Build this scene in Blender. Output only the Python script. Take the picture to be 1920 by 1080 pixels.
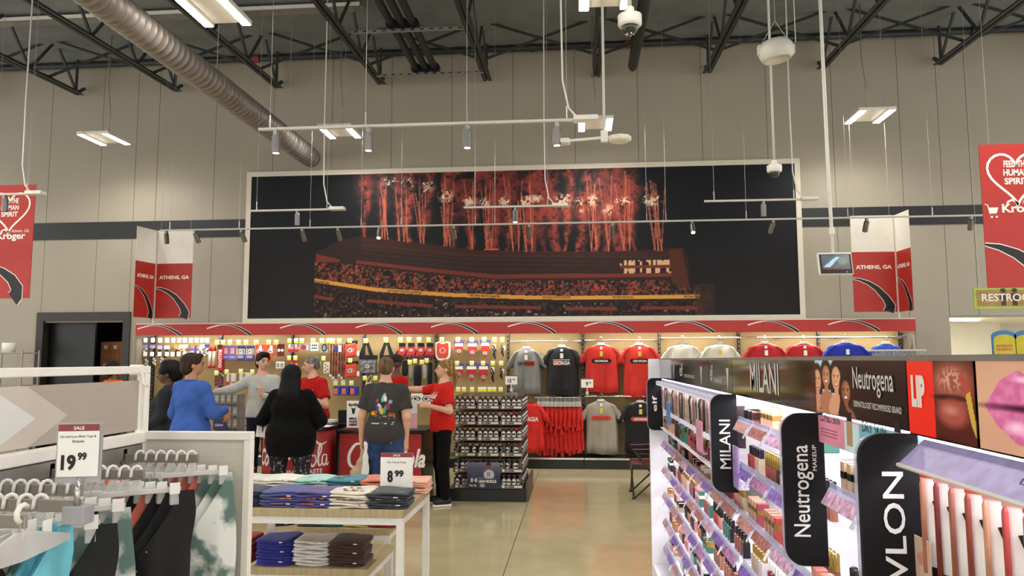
import bpy, bmesh, math, random
import numpy as np
from mathutils import Vector, Matrix
random.seed(7)
RNG = np.random.default_rng(7)
S = bpy.context.scene
C = S.collection
for o in list(bpy.data.objects):
    bpy.data.objects.remove(o)

# ---------------------------------------------------------------- camera
F, CX, CY = 1400.0, 960.0, 540.0
H = 1.70                                     # camera height
_vy = Vector((122, 134, F)).normalized()     # world +Y (towards the wall) in camera axes (right, down, forward)
_k = -0.0028
_x2 = -(F * F + 134 * (134 - _k * 122)) / (122 + 134 * _k)
_vx = -Vector((_x2, 134 + _k * (_x2 - 122), F)).normalized()
_vx = (_vx - _vy * _vx.dot(_vy)).normalized()
_vz = -_vy.cross(_vx)
if _vz.y > 0: _vz = -_vz
CAM_R = Vector((_vx.x, _vy.x, _vz.x)); CAM_D = Vector((_vx.y, _vy.y, _vz.y)); CAM_F = Vector((_vx.z, _vy.z, _vz.z))
EYE = Vector((0, 0, H))
cam = bpy.data.cameras.new('camera')
cam.sensor_fit = 'HORIZONTAL'; cam.sensor_width = 36.0; cam.lens = F / 1920 * 36.0
cam.clip_start = 0.05; cam.clip_end = 200
camo = bpy.data.objects.new('camera', cam); C.objects.link(camo)
camo.matrix_world = Matrix((( CAM_R.x, -CAM_D.x, -CAM_F.x, 0), (CAM_R.y, -CAM_D.y, -CAM_F.y, 0),
                            (CAM_R.z, -CAM_D.z, -CAM_F.z, H), (0, 0, 0, 1)))
S.camera = camo
def ray(px, py):
    return (CAM_R * (px - CX) + CAM_D * (py - CY) + CAM_F * F)
def atY(px, py, Y):
    d = ray(px, py); return EYE + d * (Y / d.y)
def atX(px, py, X):
    d = ray(px, py); return EYE + d * (X / d.x)
def atZ(px, py, Z):
    d = ray(px, py); return EYE + d * ((Z - H) / d.z)

# ---------------------------------------------------------------- light and exposure
w = bpy.data.worlds.new('world'); S.world = w; w.use_nodes = True
w.node_tree.nodes['Background'].inputs[0].default_value = (0.88, 0.875, 0.86, 1)
w.node_tree.nodes['Background'].inputs[1].default_value = 1.45
S.view_settings.view_transform = 'Standard'; S.view_settings.look = 'None'
S.view_settings.exposure = 0.3; S.view_settings.gamma = 1.0
S.view_settings.use_curve_mapping = False
BAY_W = 14.5          # watts of one high bay strip lamp
SPOT_W = 1.3         # watts of one track head
LAMP = (1.0, 0.96, 0.90)

def area_lamp(name, loc, sx, sy, watts, parent=None, down=True, rot=None, spread=None, col=LAMP):
    l = bpy.data.lights.new(name, 'AREA'); l.shape = 'RECTANGLE'; l.size = sx; l.size_y = sy
    l.energy = watts; l.color = col
    if spread: l.spread = math.radians(spread)
    o = bpy.data.objects.new(name, l); C.objects.link(o)
    o.location = loc
    if rot: o.rotation_euler = rot
    if parent: o.parent = parent
    return o

# ---------------------------------------------------------------- helpers
def lin(c):
    if isinstance(c, str):
        c = c.lstrip('#'); c = [int(c[i:i+2], 16) for i in (0, 2, 4)]
    return tuple((v / 255 / 12.92 if v / 255 <= 0.04045 else ((v / 255 + 0.055) / 1.055) ** 2.4) for v in c)
MATS = {}
def mat(name, col=None, rough=0.5, metal=0.0, emit=0.0, var=0.06, scale=8.0, bump=0.0, spec=None, alpha=None, trans=0.0, coat=0.0, col2=None, stretch=None, detail=4.0, ramp=None, cloth=0.0):
    if name in MATS: return MATS[name]
    m = bpy.data.materials.new(name); m.use_nodes = True
    nt = m.node_tree; b = nt.nodes['Principled BSDF']
    c = lin(col)
    b.inputs['Roughness'].default_value = rough; b.inputs['Metallic'].default_value = metal
    if spec is not None: b.inputs['Specular IOR Level'].default_value = spec
    if coat: b.inputs['Coat Weight'].default_value = coat; b.inputs['Coat Roughness'].default_value = 0.08
    if trans: b.inputs['Transmission Weight'].default_value = trans
    if alpha is not None: b.inputs['Alpha'].default_value = alpha
    if cloth: b.inputs['Sheen Weight'].default_value = cloth
    tc = nt.nodes.new('ShaderNodeTexCoord'); n = nt.nodes.new('ShaderNodeTexNoise')
    n.inputs['Scale'].default_value = scale; n.inputs['Detail'].default_value = detail
    if stretch:
        mp = nt.nodes.new('ShaderNodeMapping'); mp.inputs['Scale'].default_value = stretch
        nt.links.new(tc.outputs['Object'], mp.inputs['Vector']); nt.links.new(mp.outputs['Vector'], n.inputs['Vector'])
    else:
        nt.links.new(tc.outputs['Object'], n.inputs['Vector'])
    r = nt.nodes.new('ShaderNodeValToRGB')
    c2 = lin(col2) if col2 else tuple(max(0, v * (1 - 2 * var)) for v in c)
    c1 = c if col2 else tuple(min(1, v * (1 + var)) for v in c)
    r.color_ramp.elements[0].color = (*c2, 1); r.color_ramp.elements[1].color = (*c1, 1)
    lo, hi = ramp or (0.3, 0.7)
    r.color_ramp.elements[0].position = lo; r.color_ramp.elements[1].position = hi
    nt.links.new(n.outputs['Fac'], r.inputs['Fac']); nt.links.new(r.outputs['Color'], b.inputs['Base Color'])
    if bump:
        bp = nt.nodes.new('ShaderNodeBump'); bp.inputs['Strength'].default_value = bump; bp.inputs['Distance'].default_value = 0.01
        nt.links.new(n.outputs['Fac'], bp.inputs['Height']); nt.links.new(bp.outputs['Normal'], b.inputs['Normal'])
    if emit:
        nt.links.new(r.outputs['Color'], b.inputs['Emission Color']); b.inputs['Emission Strength'].default_value = emit
    MATS[name] = m
    return m
def print_mat(name='printed_sheet', rough=0.35, emit=0.0, spec=0.5):
    """a flat print: ink colours stored in the mesh colour attribute"""
    if name in MATS: return MATS[name]
    m = bpy.data.materials.new(name); m.use_nodes = True; nt = m.node_tree; b = nt.nodes['Principled BSDF']
    a = nt.nodes.new('ShaderNodeVertexColor'); a.layer_name = 'ink'
    nt.links.new(a.outputs['Color'], b.inputs['Base Color']); b.inputs['Roughness'].default_value = rough; b.inputs['Specular IOR Level'].default_value = spec
    if emit:
        nt.links.new(a.outputs['Color'], b.inputs['Emission Color']); b.inputs['Emission Strength'].default_value = emit
    MATS[name] = m
    return m

ORG = {}                                      # world origin of things, to place their parts
def put(o, label=None, cat=None, group=None, kind=None):
    if label: o['label'] = label
    if cat: o['category'] = cat
    if group: o['group'] = group
    if kind: o['kind'] = kind
    return o
def thing(name, label, cat, loc=(0, 0, 0), rz=0.0, group=None, kind=None):
    o = bpy.data.objects.new(name, None); C.objects.link(o); o.empty_display_size = 0.1
    o.location = loc; o.rotation_euler = (0, 0, rz); ORG[o.name] = Vector(loc)
    return put(o, label, cat, group, kind)
def dup(root, loc, rz=None, label=None, group=None):
    r = root.copy(); C.objects.link(r); r.location = loc
    if rz is not None: r.rotation_euler = (r.rotation_euler.x, r.rotation_euler.y, rz)
    if label: r['label'] = label
    if group: r['group'] = group
    ORG[r.name] = Vector(loc)
    for ch in list(root.children):
        c = ch.copy(); C.objects.link(c); c.parent = r
        for g in list(ch.children):
            d = g.copy(); C.objects.link(d); d.parent = c
    return r

class MB:
    """collects faces; build() links them as ONE mesh object"""
    def __init__(self): self.v = []; self.f = []
    def add(self, vs, fs):
        n = len(self.v); self.v += [tuple(p) for p in vs]; self.f += [tuple(i + n for i in f) for f in fs]; return self
    def box(self, a, b, bev=0.0):
        x0, y0, z0 = (min(p, q) for p, q in zip(a, b)); x1, y1, z1 = (max(p, q) for p, q in zip(a, b))
        if bev <= 0:
            vs = [(x0,y0,z0),(x1,y0,z0),(x1,y1,z0),(x0,y1,z0),(x0,y0,z1),(x1,y0,z1),(x1,y1,z1),(x0,y1,z1)]
            return self.add(vs, [(0,3,2,1),(4,5,6,7),(0,1,5,4),(1,2,6,5),(2,3,7,6),(3,0,4,7)])
        bm = bmesh.new(); bmesh.ops.create_cube(bm, size=1)
        for v in bm.verts:
            v.co = Vector(((x0+x1)/2 + v.co.x*(x1-x0), (y0+y1)/2 + v.co.y*(y1-y0), (z0+z1)/2 + v.co.z*(z1-z0)))
        bmesh.ops.bevel(bm, geom=bm.edges[:], offset=bev, segments=2, affect='EDGES', profile=0.5)
        return self.bm(bm)
    def bm(self, bm):
        bm.verts.index_update()
        self.add([v.co for v in bm.verts], [[v.index for v in f.verts] for f in bm.faces]); bm.free(); return self
    def obox(self, o, ux, uy, uz):
        """box from corner o along three edge vectors"""
        o, ux, uy, uz = map(Vector, (o, ux, uy, uz))
        vs = [o, o+ux, o+ux+uy, o+uy, o+uz, o+ux+uz, o+ux+uy+uz, o+uy+uz]
        fs = [(0,3,2,1),(4,5,6,7),(0,1,5,4),(1,2,6,5),(2,3,7,6),(3,0,4,7)]
        if ux.cross(uy).dot(uz) < 0: fs = [f[::-1] for f in fs]
        return self.add(vs, fs)
    def bar(self, a, b, w, h=None):
        """square bar between two points"""
        a, b = Vector(a), Vector(b); d = b - a; h = h or w
        up = Vector((0,0,1)) if abs(d.normalized().z) < 0.95 else Vector((0,1,0))
        s = d.cross(up).normalized(); u = s.cross(d).normalized()
        return self.obox(a - s*w/2 - u*h/2, s*w, u*h, d)
    def tube(self, pts, r, n=8, cap=True):
        pts = [Vector(p) for p in pts]; rs = r if hasattr(r, '__len__') else [r]*len(pts)
        vs, fs = [], []; prev = None
        for i, p in enumerate(pts):
            t = (pts[min(i+1, len(pts)-1)] - pts[max(i-1, 0)]).normalized()
            if prev is None:
                s = t.cross(Vector((0,0,1)) if abs(t.z) < 0.9 else Vector((0,1,0))).normalized()
            else: s = (prev - t*prev.dot(t)).normalized()
            prev = s; u = t.cross(s)
            for k in range(n):
                a = 2*math.pi*k/n; vs.append(p + (s*math.cos(a) + u*math.sin(a))*rs[i])
        for i in range(len(pts)-1):
            for k in range(n):
                fs.append((i*n+k, i*n+(k+1)%n, (i+1)*n+(k+1)%n, (i+1)*n+k))
        if cap: fs += [tuple(range(n-1, -1, -1)), tuple((len(pts)-1)*n+k for k in range(n))]
        return self.add(vs, fs)
    def lathe(self, prof, c=(0,0,0), n=16, sx=1.0, sy=1.0):
        """profile of (radius, z) turned about the vertical through c"""
        vs, fs = [], []; c = Vector(c); m = len(prof)
        for r, z in prof:
            for k in range(n):
                a = 2*math.pi*k/n; vs.append(c + Vector((r*math.cos(a)*sx, r*math.sin(a)*sy, z)))
        for i in range(m-1):
            for k in range(n): fs.append((i*n+k, i*n+(k+1)%n, (i+1)*n+(k+1)%n, (i+1)*n+k))
        fs += [tuple(range(n-1,-1,-1)), tuple((m-1)*n+k for k in range(n))]
        return self.add(vs, fs)
    def prism(self, poly, o, u, v, t):
        """polygon of (a, b) in the plane (u, v) at o, thickened by vector t"""
        o, u, v, t = map(Vector, (o, u, v, t)); n = len(poly)
        ar = sum(poly[i][0]*poly[(i+1)%n][1] - poly[(i+1)%n][0]*poly[i][1] for i in range(n))
        if (ar > 0) != (u.cross(v).dot(t) > 0): poly = poly[::-1]
        vs = [o + u*a + v*b for a, b in poly]; vs += [p + t for p in vs]
        fs = [tuple(range(n-1,-1,-1)), tuple(range(n, 2*n))] + [(i, (i+1)%n, n+(i+1)%n, n+i) for i in range(n)]
        return self.add(vs, fs)
    def sheet(self, poly, o, u, v):
        o, u, v = map(Vector, (o, u, v)); return self.add([o + u*a + v*b for a, b in poly], [tuple(range(len(poly)))])
    def stroke(self, pts, w, o, u, v, t=None):
        """ribbon along 2-D points in a plane; w a width or one for each point"""
        o, u, v = map(Vector, (o, u, v)); P = [Vector((p[0], p[1])) for p in pts]; n = len(P)
        ws = w if hasattr(w, '__len__') else [w]*n; vs, fs = [], []
        for i, p in enumerate(P):
            d = (P[min(i+1, n-1)] - P[max(i-1, 0)]); d = d.normalized() if d.length > 1e-9 else Vector((1, 0)); q = Vector((-d.y, d.x))*ws[i]/2
            for s in (p + q, p - q): vs.append(o + u*s.x + v*s.y)
        for i in range(n-1): fs.append((2*i, 2*i+1, 2*i+3, 2*i+2))
        return self.add(vs, fs)
    def grid(self, fn, nu, nv, thick=0.0):
        """surface fn(s, t) -> point for s, t in 0..1"""
        vs = [fn(i/nu, j/nv) for j in range(nv+1) for i in range(nu+1)]
        fs = [(j*(nu+1)+i, j*(nu+1)+i+1, (j+1)*(nu+1)+i+1, (j+1)*(nu+1)+i) for j in range(nv) for i in range(nu)]
        return self.add(vs, fs)
    def xform(self, M): self.v = [tuple(M @ Vector(p)) for p in self.v]; return self
    def mesh(self, name, m, smooth=False):
        me = bpy.data.meshes.new(name); me.from_pydata(self.v, [], self.f)
        if m: me.materials.append(m)
        if smooth: me.shade_smooth()
        return me
    def build(self, name, m, parent=None, world=True, smooth=False, label=None, cat=None, group=None, kind=None, loc=None):
        if parent is not None and world:
            o0 = ORG.get(parent.name)
            if o0 is None:
                q = parent
                while q is not None and q.name not in ORG: q = q.parent
                o0 = ORG[q.name] if q is not None else Vector()
            self.v = [(p[0]-o0.x, p[1]-o0.y, p[2]-o0.z) for p in self.v]
        o = bpy.data.objects.new(name, self.mesh(name, m, smooth)); C.objects.link(o)
        if parent is not None: o.parent = parent
        if loc is not None: o.location = loc; ORG[o.name] = Vector(loc)
        return put(o, label, cat, group, kind)
def link_mesh(name, me, parent=None, loc=None, rz=0.0, label=None, cat=None, group=None, kind=None):
    o = bpy.data.objects.new(name, me); C.objects.link(o)
    if parent is not None: o.parent = parent
    if loc is not None: o.location = loc
    o.rotation_euler = (0, 0, rz)
    return put(o, label, cat, group, kind)
def own(o, loc):
    """give a one-mesh thing its origin at its base"""
    loc = Vector(loc); o.data.transform(Matrix.Translation(-loc)); o.location = loc; ORG[o.name] = loc; return o

_TX = {}
def text_verts(body, bold, shear=0.0):
    k = (body, bold, shear)
    if k not in _TX:
        cu = bpy.data.curves.new('lettering', 'FONT'); cu.body = body; cu.resolution_u = 3; cu.offset = bold; cu.shear = shear
        ob = bpy.data.objects.new('lettering', cu); C.objects.link(ob)
        me = bpy.data.meshes.new_from_object(ob)
        vs = np.array([v.co[:2] for v in me.vertices]).reshape(-1, 2); fs = [tuple(p.vertices) for p in me.polygons]
        bpy.data.objects.remove(ob); bpy.data.curves.remove(cu); bpy.data.meshes.remove(me)
        lo, hi = vs.min(0), vs.max(0); _TX[k] = ((vs - lo) / (hi - lo), fs, (hi - lo))
    return _TX[k]
def lettering(body, o, u, v, w, h, m, parent, bold=0.01, shear=0.0, name='lettering', world=True, lift=0.0015):
    """words fitted in the rectangle w x h whose lower left corner is o; u and v are unit vectors of the plane"""
    o, u, v = map(Vector, (o, u, v)); nrm = u.cross(v).normalized()
    vs, fs, sz = text_verts(body, bold, shear)
    if h is None: h = w * sz[1] / sz[0]
    b = MB(); b.add([o + u*(p[0]*w) + v*(p[1]*h) + nrm*lift for p in vs], fs)
    return b.build(name, m, parent, world)

class Canvas:
    """ink for a flat print, mixed with numpy; becomes the colour attribute of a fine grid"""
    def __init__(self, w, h, x0, y0, x1, y1, col=(0, 0, 0)):
        self.nx, self.ny = w, h; self.x0, self.y0, self.x1, self.y1 = x0, y0, x1, y1
        self.X, self.Y = np.meshgrid(np.linspace(x0, x1, w), np.linspace(y0, y1, h)); self.c = np.zeros((h, w, 3)); self.c[:] = col
    def mix(self, m, col):
        col = np.asarray(col, float); self.c += (col - self.c) * np.clip(m, 0, 1)[..., None]
    def noise(self, s, oct=3, seed=0, sx=1.0, sy=1.0):
        r = np.random.default_rng(seed); out = 0; amp = 1.0; tot = 0
        for k in range(oct):
            gx = self.X / s * sx; gy = self.Y / s * sy; gx = gx - gx.min(); gy = gy - gy.min()
            T = r.random((int(gy.max()) + 3, int(gx.max()) + 3)); i, j = gx.astype(int), gy.astype(int); fx, fy = gx - i, gy - j
            fx = fx*fx*(3-2*fx); fy = fy*fy*(3-2*fy)
            out = out + amp*((T[j, i]*(1-fx) + T[j, i+1]*fx)*(1-fy) + (T[j+1, i]*(1-fx) + T[j+1, i+1]*fx)*fy)
            tot += amp; amp *= 0.5; s *= 0.5
        return out / tot
    def ell(self, cx, cy, rx, ry, soft=0.15, a=0.0):
        dx, dy = self.X - cx, self.Y - cy; ca, sa = math.cos(a), math.sin(a)
        d = np.hypot((dx*ca + dy*sa)/rx, (-dx*sa + dy*ca)/ry); return np.clip((1 + soft - d)/(2*soft), 0, 1)
    def rect(self, x0, y0, x1, y1): return ((self.X >= x0) & (self.X <= x1) & (self.Y >= y0) & (self.Y <= y1)).astype(float)
    def curve(self, pts): p = np.array(pts, float); return np.interp(self.X, p[:, 0], p[:, 1])
    def band(self, top, bot): return ((self.Y >= self.curve(top)) & (self.Y <= self.curve(bot))).astype(float)
    def poly(self, pts):
        ins = np.zeros(self.X.shape, bool); n = len(pts)
        for i in range(n):
            (xa, ya), (xb, yb) = pts[i], pts[(i+1) % n]
            if ya == yb: continue
            cnd = ((ya > self.Y) != (yb > self.Y)) & (self.X < (xb-xa)*(self.Y-ya)/(yb-ya) + xa); ins ^= cnd
        return ins.astype(float)
    def sheet(self, name, o, u, v, m, parent=None, world=True, **kw):
        """o: place of (x0, y1) lower left; u, v: vectors spanning the whole print"""
        o, u, v = map(Vector, (o, u, v)); nx, ny = self.nx, self.ny; b = MB()
        ss = np.linspace(0, 1, nx); tt = np.linspace(1, 0, ny)
        P = np.array(o)[None, None] + ss[None, :, None]*np.array(u) + tt[:, None, None]*np.array(v)
        b.v = [tuple(p) for p in P.reshape(-1, 3)]
        idx = np.arange(nx*ny).reshape(ny, nx)
        q = np.stack([idx[1:, :-1], idx[1:, 1:], idx[:-1, 1:], idx[:-1, :-1]], -1).reshape(-1, 4); b.f = [tuple(r) for r in q.tolist()]
        ob = b.build(name, m, parent, world, **kw)
        at = ob.data.color_attributes.new('ink', 'FLOAT_COLOR', 'POINT')
        rgb = np.clip(self.c, 0, 1); L = np.where(rgb <= 0.04045, rgb/12.92, ((rgb + 0.055)/1.055)**2.4)
        at.data.foreach_set('color', np.concatenate([L, np.ones((ny, nx, 1))], -1).astype(np.float32).ravel())
        return ob
def rgb(c):
    c = c.lstrip('#'); return [int(c[i:i+2], 16)/255 for i in (0, 2, 4)]
_ON = 'first second third fourth fifth sixth seventh eighth ninth tenth eleventh twelfth thirteenth fourteenth fifteenth sixteenth seventeenth eighteenth nineteenth'.split()
_TN = {2: 'twent', 3: 'thirt', 4: 'fort', 5: 'fift'}
def nth(n):
    """1 -> first, 21 -> twenty-first"""
    if n < 20: return _ON[n - 1]
    return _TN[n // 10] + ('ieth' if n % 10 == 0 else 'y-' + _ON[n % 10 - 1])
UX, UY, UZ = Vector((1,0,0)), Vector((0,1,0)), Vector((0,0,1))

# ---------------------------------------------------------------- key planes of the place
YD = atZ(1095, 880, 0.0).y                   # front of the wall fixture's base deck
YB = YD + 0.58                               # face of the pegboard
YW = YB + 0.10                               # store wall
# ================================================================ the setting
M_WALL = mat('painted wall panel', '#a09888', 0.6, var=0.02, scale=1.5, bump=0.02)
M_BAND = mat('black wall stripe', '#15171a', 0.5, var=0.05)
M_FLOOR = mat('polished concrete', '#b8ab84', 0.13, var=0.05, scale=3.5, detail=8, spec=0.6)
M_JOINT = mat('saw cut joint', '#3d382e', 0.8)
M_DECK = mat('dark painted steel deck', '#767b7d', 0.55, var=0.08, scale=3)
M_STEEL = mat('dark joist steel', '#2b2e30', 0.5, var=0.10, scale=6)
M_STEEL2 = mat('joist steel lit edge', '#4a4845', 0.5, var=0.10, scale=6)
M_PIPE = mat('black sprinkler pipe', '#26282a', 0.45, var=0.08)
M_GALV = mat('galvanised duct', '#8f8882', 0.5, 0.45, var=0.14, scale=5, stretch=(1, 6, 1))
M_WHITE = mat('white painted metal', '#e6e3da', 0.4, var=0.02)
M_GREYW = mat('pale grey plastic', '#cfccc4', 0.45, var=0.02)
M_WIRE = mat('steel suspension wire', '#b9b6ae', 0.4, 0.6)
M_BLACK = mat('black plastic', '#0d0d0f', 0.4, var=0.1)
M_CHROME = mat('brushed nickel', '#c9c6c2', 0.25, 1.0, var=0.04)
M_GREYM = mat('satin grey metal', '#9b9893', 0.4, 0.6)
M_LAMP = mat('glowing lamp diffuser', '#fff6e6', 0.5, emit=30.0, var=0.0)
M_LENS = mat('lit spot lens', '#fff3d8', 0.5, emit=9.0, var=0.0)
M_LENS0 = mat('unlit spot lens', '#55524c', 0.3)
M_SMOKE = mat('smoked dome', '#17181a', 0.08, coat=1.0)

XL, XR = -14.0, 11.0
# floor: concrete slabs with saw cut joints
fl = thing('floor', None, None, (0, 0, 0), kind='structure')
MB().box((XL, -7, -0.10), (XR, YW + 4.5, -0.006)).build('joint_bed', M_JOINT, fl)
jx = atZ(1011, 881, 0).x; jy = atZ(1100, 944, 0).y
xs = sorted([jx + 3.66 * k for k in range(-5, 5)]); xs = [XL] + [x for x in xs if XL < x < XR] + [XR]
ys = sorted([jy + 3.66 * k for k in range(-6, 4)]); ys = [-7] + [y for y in ys if -7 < y < YW + 4.4] + [YW + 4.5]
for i in range(len(xs) - 1):
    for j in range(len(ys) - 1):
        MB().box((xs[i] + .003, ys[j] + .003, -0.03), (xs[i+1] - .003, ys[j+1] - .003, 0)).build('slab', M_FLOOR, fl)

# store wall: tall insulated panels, a stock room opening and a restroom corridor opening
D0, D1 = atY(70, 700, YW).x, atY(236, 700, YW).x; DT = 2.50
R0, R1 = atY(1784, 650, YW).x, 9.6; RT = atY(1850, 592, YW).z
wb = thing('wall_back', None, None, (0, YW, 0), kind='structure')
WTOP = 7.35
brk = sorted(set([round(-13.9 + 1.07 * k, 3) for k in range(24)] + [D0, D1, R0, R1, XL, XR]))
brk = [b for b in brk if XL <= b <= XR]
brk = [b for k, b in enumerate(brk) if b in (D0, D1, R0, R1) or all(abs(b - q) > 0.12 for q in (D0, D1, R0, R1))]
for a, b in zip(brk[:-1], brk[1:]):
    mid = (a + b) / 2; z0 = DT if D0 < mid < D1 else (RT if R0 < mid < R1 else 0.0)
    MB().box((a + .004, YW, z0), (b - .004, YW + .10, WTOP)).build('wall_panel', M_WALL, wb)
MB().box((XL, YW + .012, RT), (XR, YW + .09, WTOP)).build('seam_backing', mat('seam sealant', '#8d877b', 0.8), wb)
zb1, zb0 = atY(160, 417, YW).z, atY(160, 449, YW).z
MB().box((XL, YW - .012, zb0), (XR, YW, zb1)).build('stripe', M_BAND, wb)
# stock room behind the opening
sr = thing('wall_stock_room', None, None, (D0, YW, 0), kind='structure')
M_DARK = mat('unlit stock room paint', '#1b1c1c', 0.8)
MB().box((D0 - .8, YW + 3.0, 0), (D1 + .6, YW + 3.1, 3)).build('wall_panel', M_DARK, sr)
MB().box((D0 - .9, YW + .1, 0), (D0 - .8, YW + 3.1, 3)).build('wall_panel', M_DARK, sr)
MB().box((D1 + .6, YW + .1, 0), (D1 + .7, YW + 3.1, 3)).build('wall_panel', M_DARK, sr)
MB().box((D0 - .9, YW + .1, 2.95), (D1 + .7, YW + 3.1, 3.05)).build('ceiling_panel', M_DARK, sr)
df = thing('door_1', None, None, (D0, YW, 0), kind='structure')
M_FRAME = mat('dark bronze door frame', '#2a2622', 0.45)
MB().box((D0 - .05, YW - .03, 0), (D0 + .08, YW + .12, DT + .06)).build('frame_jamb', M_FRAME, df)
MB().box((D1 - .08, YW - .03, 0), (D1 + .05, YW + .12, DT + .06)).build('frame_jamb', M_FRAME, df)
MB().box((D0 + .08, YW - .03, DT - .09), (D1 - .08, YW + .12, DT + .06)).build('frame_head', M_FRAME, df)
xdm = atY(180, 650, YW + .2).x
MB().box((D0 + .08, YW + .16, 0), (xdm, YW + .21, DT - .02)).build('door_leaf', mat('black door leaf', '#101111', 0.35), df)
# cardboard boxes in the stock room
M_CARD = mat('brown cardboard', '#a8704a', 0.8, var=0.10, scale=10)
bi = 0
for c, bx in enumerate((196, 214, 232)):
    for r in range(6):
        p = atY(bx - 9, 700, YW + 1.0); wdt = 0.18
        z0 = 0.34 * r + 0.004 * r
        b = thing('cardboard_box', ('brown cardboard box stacked in dark stock room, column %s, %s' % (('beside door leaf', 'in the middle', 'against far jamb')[c], ('on the floor', 'second from floor', 'third from floor', 'fourth from floor', 'fifth from floor', 'topmost')[r])), 'box', (p.x, YW + 1.0, z0), group='cardboard boxes in the stock room')
        MB().box((0, 0, 0), (wdt, .4, .34)).build('carton', M_CARD, b, False)
        MB().box((.06, -.003, .2), (.12, 0, .27)).build('shipping_label', M_WHITE, b, False)
area_lamp('stock_room_lamp', (D1 - .1, YW + .8, 2.8), .3, .3, 14)
# restroom corridor
rc = thing('wall_corridor', None, None, (R0, YW, 0), kind='structure')
M_COR = mat('cream corridor paint', '#ddd8c8', 0.6, var=0.02)
MB().box((R0 - .1, YW + .1, 0), (R0, YW + 4.2, RT)).build('wall_panel', M_COR, rc)
xk = atY(1867, 650, YW + 2.2).x
MB().box((R0, YW + 2.2, 0), (xk, YW + 2.3, RT)).build('wall_panel', M_COR, rc)
MB().box((xk, YW + 4.1, 0), (R1 + 2, YW + 4.2, RT)).build('wall_panel', M_COR, rc)
MB().box((xk, YW + 2.2, 0), (xk + .1, YW + 4.1, RT)).build('wall_panel', M_COR, rc)
MB().box((R0 - .1, YW + .1, RT - .02), (R1 + 2, YW + 4.2, RT + .08)).build('ceiling_panel', M_COR, rc)
cl = thing('corridor_light', 'slim bright ceiling light inside the restroom corridor', 'light', (R0 + .25, YW + .6, RT - .05))
MB().box((-.2, -.05, 0), (.5, .05, .03)).build('diffuser', M_LAMP, cl, False)
area_lamp('corridor_lamp', (.15, 0, -.02), .7, .1, 25, cl)

# ceiling: steel deck, flutes running along the wall, rising gently towards it
SLP = 0.034
def zdeck(y): return 7.27 - SLP * (YW - y)
b = MB(); prof = []
y = 6.0
while y < YW:
    for dy, dz in ((0, 0), (.045, 0), (.06, .045), (.105, .045)): prof.append((y + dy, zdeck(y + dy) + dz))
    y += .12
b.add([(x, p[0], p[1]) for p in prof for x in (XL, XR)], [(2*i, 2*i+1, 2*i+3, 2*i+2) for i in range(len(prof)-1)])
b.box((XL, -7, zdeck(-7) + .06), (XR, 6.0, zdeck(-7) + .26))
b.box((XL, 5.9, zdeck(6) + .06), (XR, YW + .1, zdeck(YW) + .2))
b.build('ceiling', M_DECK, kind='structure')

# open web joists
JX = [atY(160, 185, YW).x + 1.858 * k for k in range(-1, 11)]
side = ['far left of the row', 'above the left hanging light', 'right after the corner light', 'crossing behind the grey duct', 'left of the pipe bundle',
        'right of the pipe bundle', 'above the central dome camera', 'right of the central dome camera', 'left of the long white pole', 'right of the bowl speaker', 'above the right hanging light', 'far right of the row']
for k, x in enumerate(JX):
    j = thing('roof_joist', 'dark open web steel roof joist, %s' % side[k], 'joist', (x, YW - .12, 6.49), group='roof joists')
    y1 = YW - .14
    def zb(yy): return 6.50 - SLP * (YW - yy)
    for nm, zf, zo in (('bottom_chord', zb, 0), ('top_chord', zdeck, -.05)):
        c = MB()
        for s in (-1, 1):
            ya, yb = 2.0, (y1 if zo == 0 else YW)
            xo = x + s * .045
            c.add([], [])
            c.obox((xo - .03, ya, zf(ya) + zo - .004), (.06, 0, 0), (0, yb - ya, zf(yb) - zf(ya)), (0, 0, .008))
            c.obox((x + s * .015 - .004, ya, zf(ya) + zo), (.008, 0, 0), (0, yb - ya, zf(yb) - zf(ya)), (0, 0, .06))
        c.build(nm, M_STEEL, j)
    p = 1.15; yy = y1 - .12; up = True; first = True
    while yy > 6.5:
        if first:
            MB().bar((x, yy, zb(yy) + .03), (x, yy, zdeck(yy) - .03), .035).build('web_bar', M_STEEL, j)
            MB().bar((x, yy + .05, zb(yy) + .03), (x, y1 + .1, zb(yy) + .16), .045).build('web_bar', M_STEEL, j); first = False
        y2 = yy - p / 2
        za, zc = (zb(yy) + .03, zdeck(y2) - .03) if up else (zdeck(yy) - .03, zb(y2) + .03)
        MB().bar((x, yy, za), (x, y2, zc), .035).build('web_bar', M_STEEL, j)
        yy = y2; up = not up
    if k < len(JX) - 1:
        x2 = JX[k+1]; yb = 11.55
        MB().bar((x, yb, zdeck(yb) - .06), (x2, yb, zb(yb) + .06), .035).build('bridging_bar', M_STEEL, j)
        MB().bar((x, yb + .05, zb(yb) + .06), (x2, yb + .05, zdeck(yb) - .06), .035).build('bridging_bar', M_STEEL, j)
# ledger angle and sprinkler main along the wall
own(MB().box((XL, YW - .06, zdeck(YW) - .005), (XR, YW, zdeck(YW) + .04)).build('trim_1', M_STEEL, kind='structure'), (0, YW, 7.2))
zp = atY(960, 92, YW - .12).z
sp = thing('sprinkler_main', 'long black sprinkler pipe running along the top of the wall', 'pipe', (0, YW - .12, zp))
MB().tube([(XL, YW - .14, zp), (XR, YW - .14, zp)], .055, 12).build('pipe', M_PIPE, sp, smooth=True)
for px in (482, 1000, 1178, 1460, 1830):
    xx = atY(px, 90, YW - .14).x
    MB().tube([(xx - .06, YW - .14, zp), (xx + .06, YW - .14, zp)], .07, 10).build('coupling', mat('red pipe coupling', '#7a3226', 0.6) if px in (482, 1178) else M_PIPE, sp)
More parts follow.
